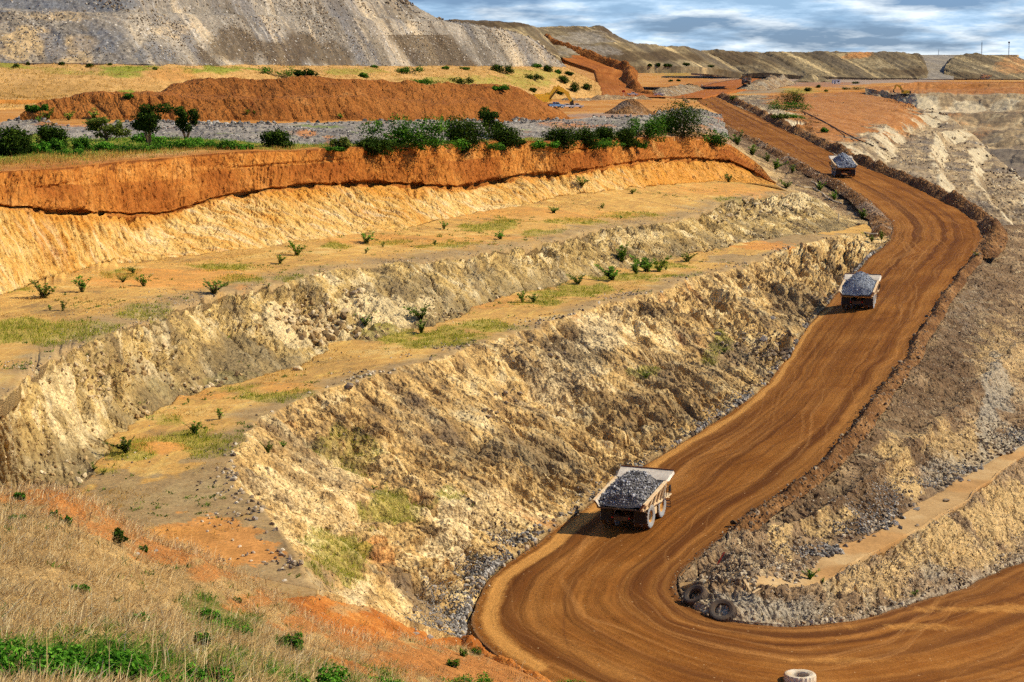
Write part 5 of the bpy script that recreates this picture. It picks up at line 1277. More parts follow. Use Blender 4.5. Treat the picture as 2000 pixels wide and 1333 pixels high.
F_['shrub'] = leaf_mat('shrub leaves', C_(58, 78, 26), C_(100, 124, 42), C_(156, 170, 76))
F_['olive'] = leaf_mat('olive leaves', C_(48, 60, 20), C_(92, 106, 36), C_(146, 152, 66))
F_['straw'] = leaf_mat('dry grass', C_(118, 88, 50), C_(234, 196, 126), C_(252, 234, 180))
F_['brownstraw'] = leaf_mat('matted old grass', C_(112, 86, 48), C_(204, 164, 100), C_(242, 214, 150))
F_['gold'] = leaf_mat('golden grass', C_(140, 104, 44), C_(200, 156, 72), C_(228, 188, 104))
F_['yg'] = leaf_mat('yellow-green grass', C_(96, 110, 24), C_(158, 160, 44), C_(206, 196, 84))
F_['gg'] = leaf_mat('fresh grass', C_(54, 96, 22), C_(106, 146, 40), C_(168, 190, 78))
BARK = smat('bark', C_(104, 84, 62), 0.9, 0.1)
def leaf_cloud(lobes, n, size, r, up=0.3, shell=0.55):
    """leaf-sized faces through the volume of several lobes; returns verts, quads, tint"""
    L = np.array(lobes, float); vol = L[:, 3] * L[:, 4] * L[:, 5]
    k = r.choice(len(L), n, p=vol / vol.sum())
    d = r.normal(size=(n, 3)); d /= np.linalg.norm(d, axis=1, keepdims=True)
    rad = (shell + (1 - shell) * r.random(n)) ** 0.8
    rad = rad * (1 + 0.45 * vnoise(d[:, 0] * 2.6 + k * 3, d[:, 1] * 2.6, d[:, 2] * 2.6, 5))
    rad = rad * np.where(r.random(n) < 0.06, 1.25, 1.0)
    C = L[k, :3] + d * L[k, 3:6] * rad[:, None]
    nrm = d * 0.8 + r.normal(size=(n, 3)) * 0.6 + [0, 0, up]; nrm /= np.linalg.norm(nrm, axis=1, keepdims=True)
    a = np.cross(nrm, r.normal(size=(n, 3))); a /= np.linalg.norm(a, axis=1, keepdims=True); b = np.cross(nrm, a)
    s = size * r.uniform(0.6, 1.3, n)[:, None]
    V = np.stack([C - a * s, C + b * s * 0.5, C + a * s, C - b * s * 0.5], 1).reshape(-1, 3)
    F = np.arange(4 * n).reshape(n, 4)
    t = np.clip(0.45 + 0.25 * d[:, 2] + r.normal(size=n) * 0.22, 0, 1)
    return V, F, np.repeat(np.stack([t, t, t], 1), 4, 0)
def stems(lobes, r, h0=0.0, rad=0.06):
    mb = MB()
    for l in lobes[:7]:
        q = (r.uniform(-0.15, 0.15), r.uniform(-0.15, 0.15), h0 - 0.25)
        m_ = ((q[0] + l[0]) / 2 + r.uniform(-0.15, 0.15), (q[1] + l[1]) / 2 + r.uniform(-0.15, 0.15), l[2] * 0.5)
        mb.tube([q, m_, (l[0], l[1], l[2])], [rad, rad * 0.7, rad * 0.3], 5)
    return mb
def plant(u, v, wpx, hpx, kind, label, name, cat, leaf=0.16, dens=1.0, mat='dark', group=None, seed=None, sunk=0.0):
    p = on(u, v); d = np.linalg.norm(p - [0, 0, H]); w_, h = wpx / FPX * d, hpx / FPX * d
    r = np.random.default_rng(int(u * 7 + v * 13) if seed is None else seed)
    lobes = []
    if kind == 'dense':
        for i in range(13):
            a = r.uniform(0, 6.28); q = r.uniform(0.1, 0.75)
            lobes.append((math.cos(a) * w_ * q * 0.45, math.sin(a) * w_ * q * 0.32, h * r.uniform(0.12, 0.72) * (1 - 0.35 * q), w_ * r.uniform(0.14, 0.26), w_ * r.uniform(0.13, 0.22), h * r.uniform(0.18, 0.32)))
        lobes.append((0, 0, h * 0.38, w_ * 0.36, w_ * 0.30, h * 0.42))
    elif kind == 'tree':
        for i in range(11):
            a = r.uniform(0, 6.28); q = r.uniform(0.2, 0.9)
            lobes.append((math.cos(a) * w_ * q * 0.42, math.sin(a) * w_ * q * 0.34, h * r.uniform(0.30, 0.9), w_ * r.uniform(0.11, 0.20), w_ * r.uniform(0.10, 0.18), h * r.uniform(0.10, 0.18)))
    elif kind == 'row':
        for i in range(18):
            lobes.append((w_ * r.uniform(-0.42, 0.42), w_ * r.uniform(-0.1, 0.1), h * r.uniform(0.12, 0.7), w_ * r.uniform(0.09, 0.18), w_ * r.uniform(0.09, 0.16), h * r.uniform(0.2, 0.34)))
    elif kind == 'low':
        for i in range(13):
            lobes.append((w_ * r.uniform(-0.45, 0.45), w_ * r.uniform(-0.25, 0.25), h * r.uniform(0.15, 0.5), w_ * r.uniform(0.1, 0.2), w_ * r.uniform(0.1, 0.18), h * r.uniform(0.2, 0.4)))
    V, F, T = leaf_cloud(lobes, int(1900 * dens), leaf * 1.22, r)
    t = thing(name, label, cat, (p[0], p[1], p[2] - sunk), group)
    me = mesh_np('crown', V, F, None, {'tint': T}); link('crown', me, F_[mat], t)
    stems(lobes, r, 0, 0.05 * h ** 0.5 + 0.02).obj('trunk', BARK, t)
    return t
for a in [
 (30,300,84,58,'dense','big dark bush at the far left end of the rim','dark',1.5),
 (100,284,58,50,'dense','rounded dark bush second from the left on the rim','dark',1.2),
 (137,290,54,34,'low','lighter green shrub at the foot of the rounded dark bush','mid',1.0),
 (215,272,80,40,'tree','open grey-green bush before the grey rubble, left of the tall tree','olive',1.0),
 (292,284,104,76,'tree','tall spreading tree standing on the rim at the left','dark',1.5),
 (362,266,46,54,'tree','small spindly tree right of the tall spreading tree','dark',0.8),
 (543,282,64,40,'dense','lone rounded bush before the grey rubble apron','dark',1.1),
 (663,285,34,24,'low','small pale shrub between the lone bush and the bush row','olive',0.5),
 (728,294,78,38,'dense','low dark bush hanging over the rim, left of the bush row','dark',1.2),
 (795,282,150,56,'row','long bright bush row on the rim at centre left','mid',1.8),
 (905,292,112,74,'dense','largest dark bush bulging over the rim at centre','dark',1.9),
 (958,262,66,48,'tree','dark upright tree behind the largest rim bush','dark',1.0),
 (985,285,76,46,'dense','dark bush at the right side of the largest rim bush','dark',1.2),
 (1100,282,82,46,'dense','wide dark bush on the rim beyond the grey rubble gap','dark',1.3),
 (1147,280,54,38,'dense','dark bush second in the four-bush row on the rim','dark',1.0),
 (1182,281,56,38,'dense','dark bush third in the four-bush row on the rim','dark',1.0),
 (1217,281,54,36,'dense','dark bush last in the four-bush row on the rim','dark',1.0),
 (1262,262,62,44,'low','loose green bush left of the big bush by the ramp','mid',1.1),
 (1296,256,60,46,'dense','green bush leaning on the big bush by the ramp','mid',1.0),
 (1332,268,112,74,'dense','biggest bush at the right end of the rim by the ramp','dark',1.9),
 (1388,276,54,30,'low','low green shrub on the slope below the biggest ramp bush','mid',0.7)]:
    plant(a[0], a[1] + 2, a[2] * 1.15, a[3] * 1.15, a[4], a[5], 'bush' if a[4] != 'tree' else 'tree', 'bush' if a[4] != 'tree' else 'tree', 0.20, a[7] * 1.5, a[6], 'bushes and trees along the rim', sunk=0.25)
ORD = ['first','second','third','fourth','fifth','sixth','seventh','eighth','ninth','tenth','eleventh','twelfth','thirteenth','fourteenth','fifteenth','sixteenth','seventeenth','eighteenth','nineteenth','twentieth','twenty-first','twenty-second','twenty-third','twenty-fourth','twenty-fifth','twenty-sixth','twenty-seventh','twenty-eighth','twenty-ninth','thirtieth']
for k, (u, v, w_, h) in enumerate(sorted([(250,294,120,24),(180,294,90,26),(330,290,100,30),(420,288,90,24),(120,300,70,20),(470,290,60,16),(640,291,60,10),(1240,285,40,12),(380,284,70,28),(1010,276,30,10),(60,296,60,30),(760,290,120,26),(850,290,110,30),(1060,284,60,18),(1160,286,120,22),(1230,280,70,26),(945,290,90,24),(300,276,80,30)])):
    plant(u, v, w_, h, 'low', ORD[k] + ' low leafy thicket from the left along the rim', 'thicket', 'thicket', 0.17, 1.1, ('mid', 'dark', 'bright')[k % 3] if u > 500 else ('bright', 'mid')[k % 2], 'thickets on the rim', sunk=0.25)
for k, (u, v, w_, h, m_) in enumerate(sorted([(545,150,74,28,'mid'),(598,146,44,20,'dark'),(793,142,56,18,'mid'),(828,160,62,15,'mid'),(902,160,44,18,'dark'),(968,136,26,18,'dark'),(991,142,32,22,'dark'),(1042,152,36,17,'dark'),(1070,136,26,16,'dark'),(1047,128,24,10,'mid'),(1088,140,18,10,'mid'),(1108,146,20,10,'dark'),(1103,162,30,20,'dark'),(1122,176,24,26,'dark'),(1147,172,28,16,'dark'),(1040,176,20,9,'dark'),(1094,180,22,12,'dark'),(979,173,40,12,'mid'),(710,148,24,12,'mid'),(870,133,20,8,'mid'),(730,131,20,6,'mid'),(905,133,24,6,'mid'),(250,188,22,9,'mid'),(75,215,36,16,'mid'),(30,130,14,8,'dark'),(55,124,8,8,'dark'),(120,126,12,8,'dark'),(172,129,20,8,'dark'),(215,126,10,5,'dark'),(300,135,12,6,'olive')])):
    plant(u, v, w_, h, 'low' if w_ > 30 else 'dense', ORD[k] + ' green bush from the left on the dry grass below the grey dump', 'bush', 'bush', 0.28, 0.45, m_, 'bushes on the dry grass slope', sunk=0.2)
for a in [(1545,203,70,34,'dense','large dark bush above the ramp on the right','dark',1.2),(1538,213,76,24,'low','bright bush in front of the large dark bush above the ramp','mid',1.0),(1576,176,20,10,'dense','small dark bush on the scrubland behind the large ramp bush','dark',0.4),(1431,192,20,10,'dense','small bush beside the berm near the ramp head','olive',0.3),(1671,172,42,9,'low','flat dark bush on the orange ground far right','dark',0.4),(1669,162,16,6,'dense','tiny dark bush beyond the flat dark bush','dark',0.3),(1608,256,20,12,'dense','small green bush below the hose on the orange slope','mid',0.3),(1524,230,34,16,'low','olive shrub on the right berm of the ramp','olive',0.5),(1545,234,46,14,'low','bright green grassy shrub behind the right berm','bright',0.5),(1569,238,20,12,'dense','small olive shrub where the right berm bends','olive',0.3),(1596,170,14,8,'dense','small dark bush between the scrubland bushes','dark',0.3),(1612,176,12,6,'dense','tiny bush at the edge of the orange slope','olive',0.2)]:
    plant(a[0], a[1], a[2], a[3], a[4], a[5], 'bush', 'bush', 0.24, a[7], a[6], None, sunk=0.2)
for k, (u, v, w_, h) in enumerate(sorted([(1270,129,10,6),(1284,128,12,8),(1300,128,14,7),(1312,134,10,5),(1340,127,16,5),(1310,158,12,5),(1326,157,10,5),(1390,130,14,4)])):
    plant(u, v, w_, h, 'dense', ORD[k] + ' dark little bush from the left on the far yellow slope', 'bush', 'bush', 0.4, 0.15, 'dark', 'bushes on the far slope')

# milkweed-like shrubs on the benches: a few upright stems with broad leaf pairs
def shrub_mesh(seed, bushy=1.0):
    r = np.random.default_rng(seed); mb = MB(); VV, TT = [], []
    for s_ in range(int(7 * bushy) + 3):
        a = r.uniform(0, 6.28); ln = r.uniform(0.3, 1.0); sp = r.uniform(0.1, 1.1)
        tip = np.array([math.cos(a) * sp * ln, math.sin(a) * sp * ln, ln]); mid = tip * [0.35, 0.35, 0.5]
        mb.tube([(0, 0, -0.1), tuple(mid), tuple(tip)], [0.022, 0.016, 0.008], 4)
        for k in range(int(11 * ln) + 4):
            f = r.random() ** 0.8; c = mid * (f / 0.4) if f < 0.4 else mid + (tip - mid) * (f - 0.4) / 0.6
            b = r.uniform(0, 6.28)
            for s2 in (0, math.pi):
                o_ = np.array([math.cos(b + s2), math.sin(b + s2), r.uniform(0.1, 0.7)]); o_ /= np.linalg.norm(o_)
                w2_ = np.cross(o_, [0, 0, 1.0]); w2_ /= np.linalg.norm(w2_) + 1e-6
                L_ = r.uniform(0.12, 0.24); W_ = L_ * 0.36
                VV += [c, c + o_ * L_ * 0.55 + w2_ * W_, c + o_ * L_, c + o_ * L_ * 0.55 - w2_ * W_]
                t = np.clip(r.normal(0.55, 0.22), 0, 1); TT += [(t, t, t)] * 4
    V = np.array(VV)
    return mesh_np('leaves', V, np.arange(len(V)).reshape(-1, 4), None, {'tint': np.array(TT)}), mb.mesh('stem', [BARK])
SH = [shrub_mesh(500 + i, b) for i, b in enumerate((0.6, 1.0, 1.6, 2.4))]
SHL = {}
for i, (lm, _) in enumerate(SH):
    for m_ in ('gg', 'mid', 'olive'):
        c_ = lm.copy(); c_.materials.append(F_[{'gg': 'gg', 'mid': 'shrub', 'olive': 'olive'}[m_]]); SHL[i, m_] = c_
def shrub(u, v, hpx, kind, mat, label, group=None):
    p = on(u, v); d = np.linalg.norm(p - [0, 0, H]); h = hpx / FPX * d
    t = thing('shrub', label, 'shrub', (p[0], p[1], p[2] - 0.03 * h), group)
    q_ = 0.65 + 0.5 * ((u * 0.131 + v * 0.077) % 1); t.scale = (h * q_, h * q_, h * 0.92); t.rotation_euler = (0.25 * math.sin(u), 0.25 * math.cos(v), (u * 0.37 + v) % 6.28)
    link('leaves', SHL[kind, mat], None, t); link('stem', SH[kind][1], None, t)
    return t
UB, LB = 'shrubs on the upper bench', 'shrubs on the lower bench'
for u, v, h, k, m_, l in [
 (85,582,38,2,'mid','bushy shrub at the left foot of the yellow slope'),(163,570,40,1,'gg','tall sparse shrub right of the bushy shrub, upper bench left'),(97,606,15,0,'mid','tiny shrub in the grass, far left of the upper bench'),(122,604,26,0,'mid','leaning thin shrub on the upper bench, far left'),(242,548,16,2,'olive','dark low shrub at the yellow slope foot before the pair of shrubs'),(262,534,20,1,'mid','back one of two shrubs by the yellow slope foot'),(280,558,30,1,'gg','front one of two shrubs by the yellow slope foot'),(418,573,34,2,'mid','dark green shrub on the upper bench edge above the left crags'),(443,558,12,0,'mid','small shrub right beside the bench edge shrub'),(526,562,11,0,'mid','tiny shrub on the upper bench edge, centre left'),(580,498,34,2,'gg','largest bright shrub at the yellow slope foot'),(544,513,22,1,'gg','small bright shrub left of the largest bright shrub'),(712,473,28,2,'gg','bright shrub below the flutes of the yellow slope'),(714,493,16,0,'gg','small shrub just in front of the bright flute shrub'),(750,480,14,0,'mid','small thin shrub right of the flute shrub'),(848,476,14,0,'mid','thin shrub in the middle of the upper bench'),(864,445,20,1,'gg','shrub where the yellow slope ends at centre'),(979,464,20,1,'gg','shrub on the upper bench by the yellow grass, centre'),(1083,415,16,2,'mid','dark round shrub on the upper bench right of centre'),(1137,363,22,2,'mid','dark shrub on the orange slope right of centre'),(1235,378,14,1,'gg','small shrub at the foot of the orange slope'),(1178,405,14,1,'gg','small shrub on the upper bench below the orange slope'),(1420,352,22,2,'olive','shrub on the fluted orange slope near the ramp'),(1215,424,9,0,'gg','tiny shrub in the upper bench grass')]:
    shrub(u, v, h, k, m_, l, UB)
for u, v, h, k, m_, l in [
 (820,648,30,3,'mid','dense green shrub at the foot of the upper face, centre'),(823,622,36,2,'mid','tall dark shrub directly above the dense green shrub'),(713,636,26,2,'mid','dark shrub against the pale rocks of the upper face'),(1022,590,30,1,'gg','left one of two shrubs on the lower bench'),(1043,589,22,1,'mid','right one of two shrubs on the lower bench'),(1131,552,26,2,'mid','round shrub at the face foot right of the shrub pair'),(1196,544,36,3,'gg','left shrub of the shrub clump on the lower bench'),(1215,508,38,3,'gg','shrub behind the shrub clump against the upper face'),(1243,535,34,3,'gg','middle shrub of the shrub clump on the lower bench'),(1264,531,38,3,'gg','tallest shrub of the shrub clump on the lower bench'),(1286,529,38,2,'gg','right shrub of the shrub clump on the lower bench'),(1342,509,22,2,'mid','dark shrub right of the shrub clump'),(1300,524,14,0,'gg','tiny shrub beside the shrub clump'),(250,882,38,3,'mid','dense shrub at the near left end of the lower bench'),(383,850,34,1,'gg','thin shrub in the green grass of the lower bench, left'),(424,818,28,0,'gg','spindly shrub behind the green grass of the lower bench'),(364,784,14,0,'gg','tiny shrub at the earthy foot of the upper face'),(1700,470,14,3,'mid','green tuft shrub beside the road bend, lower bench end'),(1722,464,18,3,'mid','green shrub on the road verge at the bend')]:
    shrub(u, v, h, k, m_, l, LB)
for u, v, h, k, m_, l in [(1262,738,18,2,'gg','small shrub low on the tan face above the road'),(1308,736,12,2,'mid','dark little shrub on the tan face right of its neighbour'),(1413,690,14,2,'mid','small shrub beside the dark rubble pile'),(527,886,26,3,'mid','dark shrub high on the lower rock face, left'),(552,874,14,2,'mid','smaller dark shrub by the lower face crest, left'),(728,955,10,2,'mid','small shrub on the lower face above the green patch'),(922,990,8,2,'mid','tiny dark shrub right of the pale slabs'),(710,1082,10,2,'mid','tiny shrub on the lower face near the hairpin'),(1580,1128,22,3,'gg','green shrub at the near end of the sandy bench'),(1606,1138,12,3,'mid','flat green shrub in front of the sandy bench shrub'),(1786,1160,14,2,'mid','lone shrub on the bank above the lower road'),(200,925,12,2,'mid','small shrub on the near bench above the hill crest'),(1904,498,9,2,'mid','tiny shrub at the outer road edge of the bend'),(180,918,14,2,'olive','low shrub at the ridge foot, far left'),(232,244,20,1,'gg','bright shrub on the red soil before the spoil heap'),(480,222,12,1,'gg','left small plant on the red spoil heap'),(498,220,9,1,'gg','right small plant on the red spoil heap'),(665,228,13,1,'gg','plant low on the red spoil heap, centre'),(92,230,20,2,'gg','cactus-like shrub at the left end of the spoil heap'),(135,234,20,2,'gg','second cactus-like shrub at the spoil heap'),(182,230,20,2,'gg','third cactus-like shrub at the spoil heap'),(78,236,14,2,'gg','small pale shrub below the cactus-like shrubs'),(357,215,10,1,'gg','tiny plant above the spindly tree on the heap'),(1500,312,20,3,'mid','first green shrub along the left foot of the ramp berm'),(1512,330,24,3,'gg','pale green shrub below the first berm shrub'),(1545,338,18,3,'mid','second green shrub along the left foot of the ramp berm'),(1532,366,18,2,'olive','dry pale shrub at the end of the orange slope'),(1600,372,22,3,'mid','green shrub beside the long pale pipe'),(1630,388,20,3,'gg','yellowish shrub below the long pale pipe'),(1682,424,22,3,'mid','dark shrub on the verge above the road bend'),(1470,300,24,3,'mid','topmost green shrub at the left foot of the ramp berm'),(1440,282,26,3,'mid','green shrub below the big rim bush by the ramp')]:
    shrub(u, v, h, k, m_, l)

# grasses: blades as curved strips, one object to a stand
def blades(name, Q, length, width, mat, seed, lean=0.5, per=5, spread=0.15, flat=0.0, label=None, wind=(0.3, 0.0), segs=2, kind='stuff'):
    r = np.random.default_rng(seed); n = len(Q) * per
    B = np.repeat(Q, per, 0) + np.concatenate([r.normal(size=(n, 2)) * spread, np.zeros((n, 1))], 1)
    a = r.uniform(0, 6.28, n); ln = length * r.uniform(0.45, 1.2, n); le = np.clip(r.normal(lean, 0.3, n), 0.02, 1.4)
    dx = np.cos(a) * np.sin(le) + wind[0] * le; dy = np.sin(a) * np.sin(le) + wind[1] * le
    dz = np.cos(le) * (1 - flat * r.random(n))
    wv = np.stack([-np.sin(a + 1.2), np.cos(a + 1.2), 0 * a], 1) * (width * r.uniform(0.6, 1.3, n))[:, None] / 2
    t = np.clip(r.normal(0.5, 0.25, n) + 0.35 * (np.repeat(r.random(len(Q)), per) - 0.5), 0, 1)
    vs, fs = [], []
    for k in range(segs + 1):
        f = k / segs
        C = B + np.stack([dx * f ** 1.5, dy * f ** 1.5, dz * f * (1 - 0.3 * f * le)], 1) * ln[:, None]
        if k < segs: vs += [C - wv * (1 - 0.5 * f), C + wv * (1 - 0.5 * f)]
        else: vs += [C]
    V = np.stack(vs, 1); m_ = V.shape[1]; o = (np.arange(n) * m_)[:, None]
    quads = np.concatenate([o + np.array([[2 * k, 2 * k + 1, 2 * k + 3, 2 * k + 2]]) for k in range(segs - 1)]) if segs > 1 else None
    tris = o + np.array([[2 * segs - 2, 2 * segs - 1, 2 * segs]])
    me = mesh_np(name, V.reshape(-1, 3), ([quads] if quads is not None else []) + [tris], None, {'tint': np.repeat(np.stack([t, t, t], 1), m_, 0)})
    ob = link(name, me, F_[mat]); ob['kind'] = kind
    if label: ob['label'] = label
    return ob
hillw = np.clip(1.05 - red, 0.04, 1)
green_h = ell(L4.P, [(140,1285,190,52),(330,1310,160,40),(430,1225,75,28),(395,1185,36,26),(560,1325,170,26,0.8)], 0.4, 2)
tuft = np.clip(fbm(L4.P0, 2.2, 3, 602) * 4 - 0.1, 0.02, 1)
Q, _, _ = pick(L4, [0, 1, 2, 3], 6500, 601, hillw * (1 - 0.5 * green_h) * tuft)
blades('dry_grass', Q, 0.78, 0.032, 'straw', 603, 0.75, 7, 0.16, 0.3, 'dry straw-coloured grass on the near hillside', wind=(0.25, -0.2))
Q, _, _ = pick(L4, [0, 1, 2, 3], 7500, 611, hillw * np.clip(1.2 - tuft, 0.1, 1))
blades('matted_grass', Q, 0.7, 0.034, 'brownstraw', 613, 1.25, 6, 0.3, 0.9, 'flattened brown dead grass on the near hillside', wind=(0.1, -0.1))
Q, _, _ = pick(L4, [1, 2, 3], 900, 621, hillw * clump(L4, 6, 622, 0.0))
blades('tall_straw', Q, 1.3, 0.024, 'straw', 623, 0.45, 3, 0.25, 0.1, 'tall thin straw stalks on the near hillside', segs=3)
Q, _, _ = pick(L4, [3, 4], 700, 631, np.exp(-((L4.frac[:, None] - np.where(L4.gap[:, None] == 3, 1, 0)) / 0.10) ** 2) + 0 * L4.U)
blades('crest_grass', Q, 0.8, 0.04, 'straw', 633, 0.6, 8, 0.35, 0.15, 'golden grass along the crest of the near hill')
Q, _, _ = pick(L4, [1, 2, 3], 2600, 641, green_h * clump(L4, 2.5, 642, -0.1))
blades('green_grass', Q, 0.5, 0.03, 'gg', 643, 0.6, 7, 0.15, 0.2, 'green grass at the bottom of the near hillside')
Q, _, _ = pick(L4, [4], 300, 645, clump(L4, 4, 646, -0.2))
blades('bank_grass', Q, 0.9, 0.022, 'gold', 647, 0.5, 7, 0.2, 0.1, 'sparse golden grass on the red bank')
# leafy plants on the near hill
for u, v, w_, h, m_, dn, l in [(110,1350,300,125,'bright',4.2,'large bright leafy thicket in the bottom left corner'),(5,1350,120,90,'bright',1.6,'dark edge of leafy creeper at the left frame edge'),(265,1352,190,90,'bright',2.2,'leafy creeper right of the corner thicket'),(215,1275,60,36,'mid',0.7,'upright dark sprig behind the corner thicket'),(385,1350,120,60,'bright',1.0,'leafy creeper low at the bottom left centre'),(260,1320,60,60,'mid',0.6,'dark leaning sprig over the leafy creeper'),(565,1268,66,40,'mid',1.0,'compact dark green bush on the near hillside'),(440,1240,110,40,'bright',1.3,'leafy green patch left of the compact dark bush'),(396,1258,26,30,'mid',0.5,'small dark sprig below the green patch'),(395,1210,60,34,'bright',0.9,'soft bright green clump on the hillside'),(120,1208,48,24,'bright',0.6,'small leafy plant alone in the matted grass, left'),(148,1158,44,22,'bright',0.6,'small leafy plant higher in the matted grass, left'),(128,1025,22,28,'mid',0.5,'dark green plant near the hill crest, left'),(105,1008,14,22,'mid',0.3,'small upright plant left of the dark crest plant'),(34,1012,28,14,'mid',0.4,'low green plant in the straw at the far left'),(38,974,22,16,'mid',0.3,'green plant on the red crest, far left'),(270,1215,40,24,'bright',0.5,'pale green clump in the matted grass'),(460,1172,18,14,'mid',0.3,'tiny grey-green plant on the hill edge'),(278,1072,18,16,'mid',0.3,'small plant beside the flat grey stone'),(580,1350,170,55,'bright',1.4,'green plants along the bottom edge, centre left'),(720,1345,120,36,'bright',0.9,'leafy green plants at the bottom edge of the hill'),(905,1345,110,36,'bright',0.9,'leafy bush at the bottom edge beneath the red bank'),(885,1300,26,24,'mid',0.3,'vine trailing down the red bank'),(925,1272,30,14,'mid',0.3,'green creeper at the road edge on the red bank'),(905,1280,14,24,'mid',0.2,'thin vine below the road edge creeper'),(1110,1345,60,24,'bright',0.5,'green plant at the bottom edge before the road')]:
    plant(u, min(v, 1331) if v < 1340 else v, w_, h, 'low', l, 'leafy_plant', 'plant', 0.055, dn * 1.1, m_, 'leafy plants on the near hillside', sunk=0.05)
pl = on(232, 1066)
plant(232, 1066, 40, 38, 'tree', 'dark crooked sapling leaning on the hill crest', 'sapling', 'sapling', 0.09, 0.5, 'dark')
# bench and slope grasses
gm = L1.mask[..., 0]
Q, _, _ = pick(L1, [4, 6, 7], 5200, 651, np.where((L1.gap[:, None] == 4) | (L1.gap[:, None] == 6) | (L1.gap[:, None] == 7), gm ** 1.5, 0))
blades('bench_grass', Q, 0.6, 0.05, 'yg', 653, 0.5, 6, 0.25, 0.1, 'yellow-green grass in patches on the benches')
Q, _, _ = pick(L1, [4, 6], 3000, 655, np.clip(fbm(L1.P0, 7, 3, 656) * 2 - 0.1, 0, 1) * np.clip(1 - fr1, 0, 1))
blades('bench_dry_grass', Q, 0.4, 0.05, 'gold', 657, 0.6, 4, 0.3, 0.1, 'thin dry grass scattered over the benches')
Q, _, _ = pick(L1, [4, 6, 5], 420, 681, np.clip(fbm(L1.P0, 10, 3, 682) * 2.2 - 0.2, 0.02, 1) * np.where(L1.gap[:, None] == 5, 0.15, 1))
blades('weeds', Q, 0.42, 0.16, 'shrub', 683, 0.8, 9, 0.28, 0.2, 'low scattered weeds on the benches')
Q, _, _ = pick(L4, [2, 3], 260, 685, hillw * clump(L4, 3, 686, -0.1))
blades('hill_weeds', Q, 0.3, 0.07, 'mid', 687, 0.8, 12, 0.16, 0.2, 'low green weeds in the dry grass of the near hill')
gsel = L7.mask[..., 0]
Q, _, _ = pick(L7, [0, 1, 2], 8000, 661, np.clip(1 - gsel, 0.05, 1))
blades('slope_grass', Q, 0.95, 0.11, 'gold', 663, 0.45, 3, 0.3, 0.0, 'dry golden grass on the slope below the grey dump')
Q, _, _ = pick(L7, [0, 1, 2], 1600, 665, gsel)
blades('slope_green_grass', Q, 0.8, 0.12, 'yg', 667, 0.45, 3, 0.3, 0.0, 'green grass patches on the slope below the grey dump')
Q, _, _ = pick(L5, [0], 4500, 671, np.clip(L5.mask[..., 0], 0.05, 1) * (L5.gap[:, None] == 0))
blades('rim_grass', Q, 0.6, 0.07, 'gg', 673, 0.5, 4, 0.3, 0.0, 'green grass behind the rim')
Q, _, _ = pick(L5, [0], 2600, 675, np.exp(-((L5.frac[:, None] - 0.22) / 0.12) ** 2) * (L5.gap[:, None] == 0) + 0 * L5.U)
blades('rim_dry_grass', Q, 0.8, 0.06, 'gold', 677, 0.4, 4, 0.3, 0.0, 'yellow grass fringe along the rim')
# ---------------------------------------------------------------- tyres and haul trucks
def tyre_mb(R=1.35, W=0.8, r_in=0.68, n=44):
    """tyre about the x axis with lugs cut round the tread"""
    mb = MB()
    prof = [(r_in, -W * 0.30), (r_in + 0.05, -W * 0.42), (R * 0.80, -W * 0.52), (R * 0.93, -W * 0.49), (R * 0.985, -W * 0.42), (R, -W * 0.30), (R, 0), (R, W * 0.30), (R * 0.985, W * 0.42), (R * 0.93, W * 0.49), (R * 0.80, W * 0.52), (r_in + 0.05, W * 0.42), (r_in, W * 0.30)]
    ms = [0, 0, 0, 0, 1, 1, 1, 1, 0, 0, 0, 0, 0]
    L = len(prof); V = []
    for k in range(n):
        for i, (r, a) in enumerate(prof):
            lug = (k % 2 == 0) if a < 0 else (k % 2 == 1)
            rr_ = r - (0.07 if (not lug and r > R * 0.95 and abs(a) > 0.05) else 0)
            t = 2 * math.pi * k / n
            V.append((a, rr_ * math.cos(t), rr_ * math.sin(t)))
    F, mm = [], []
    for k in range(n):
        for i in range(L):
            j = (i + 1) % L
            F.append((k * L + i, ((k + 1) % n) * L + i, ((k + 1) % n) * L + j, k * L + j)); mm.append(ms[i])
    mb.v = V; mb.f = F; mb.m = mm
    return mb
TYRE = tyre_mb().mesh('tyre', [S['side'], S['tread']])
def rim_mesh():
    mb = MB().lathe([(0.70, 0.26), (0.66, 0.26), (0.60, 0.10), (0.42, 0.02), (0.40, 0.16), (0.22, 0.20), (0.0, 0.20)], 24)
    mb.lathe([(0.70, 0.26), (0.70, -0.26), (0.5, -0.2), (0.0, -0.2)], 24)
    for k in range(10):
        t = 2 * math.pi * k / 10; mb.box((0.05, 0.51 * math.cos(t), 0.51 * math.sin(t)), (0.10, 0.05, 0.05))
    return mb.mesh('rim', [S['rim']])
RIM = rim_mesh()
def body_section(y):
    """floor level, top level, half widths of the dump body at distance y along it"""
    zf = np.interp(y, [-4.75, -3.4, 1.6, 2.4], [2.75, 2.3, 1.95, 2.15]); zt = np.interp(y, [-4.75, 2.6], [3.42, 4.35])
    return zf, zt
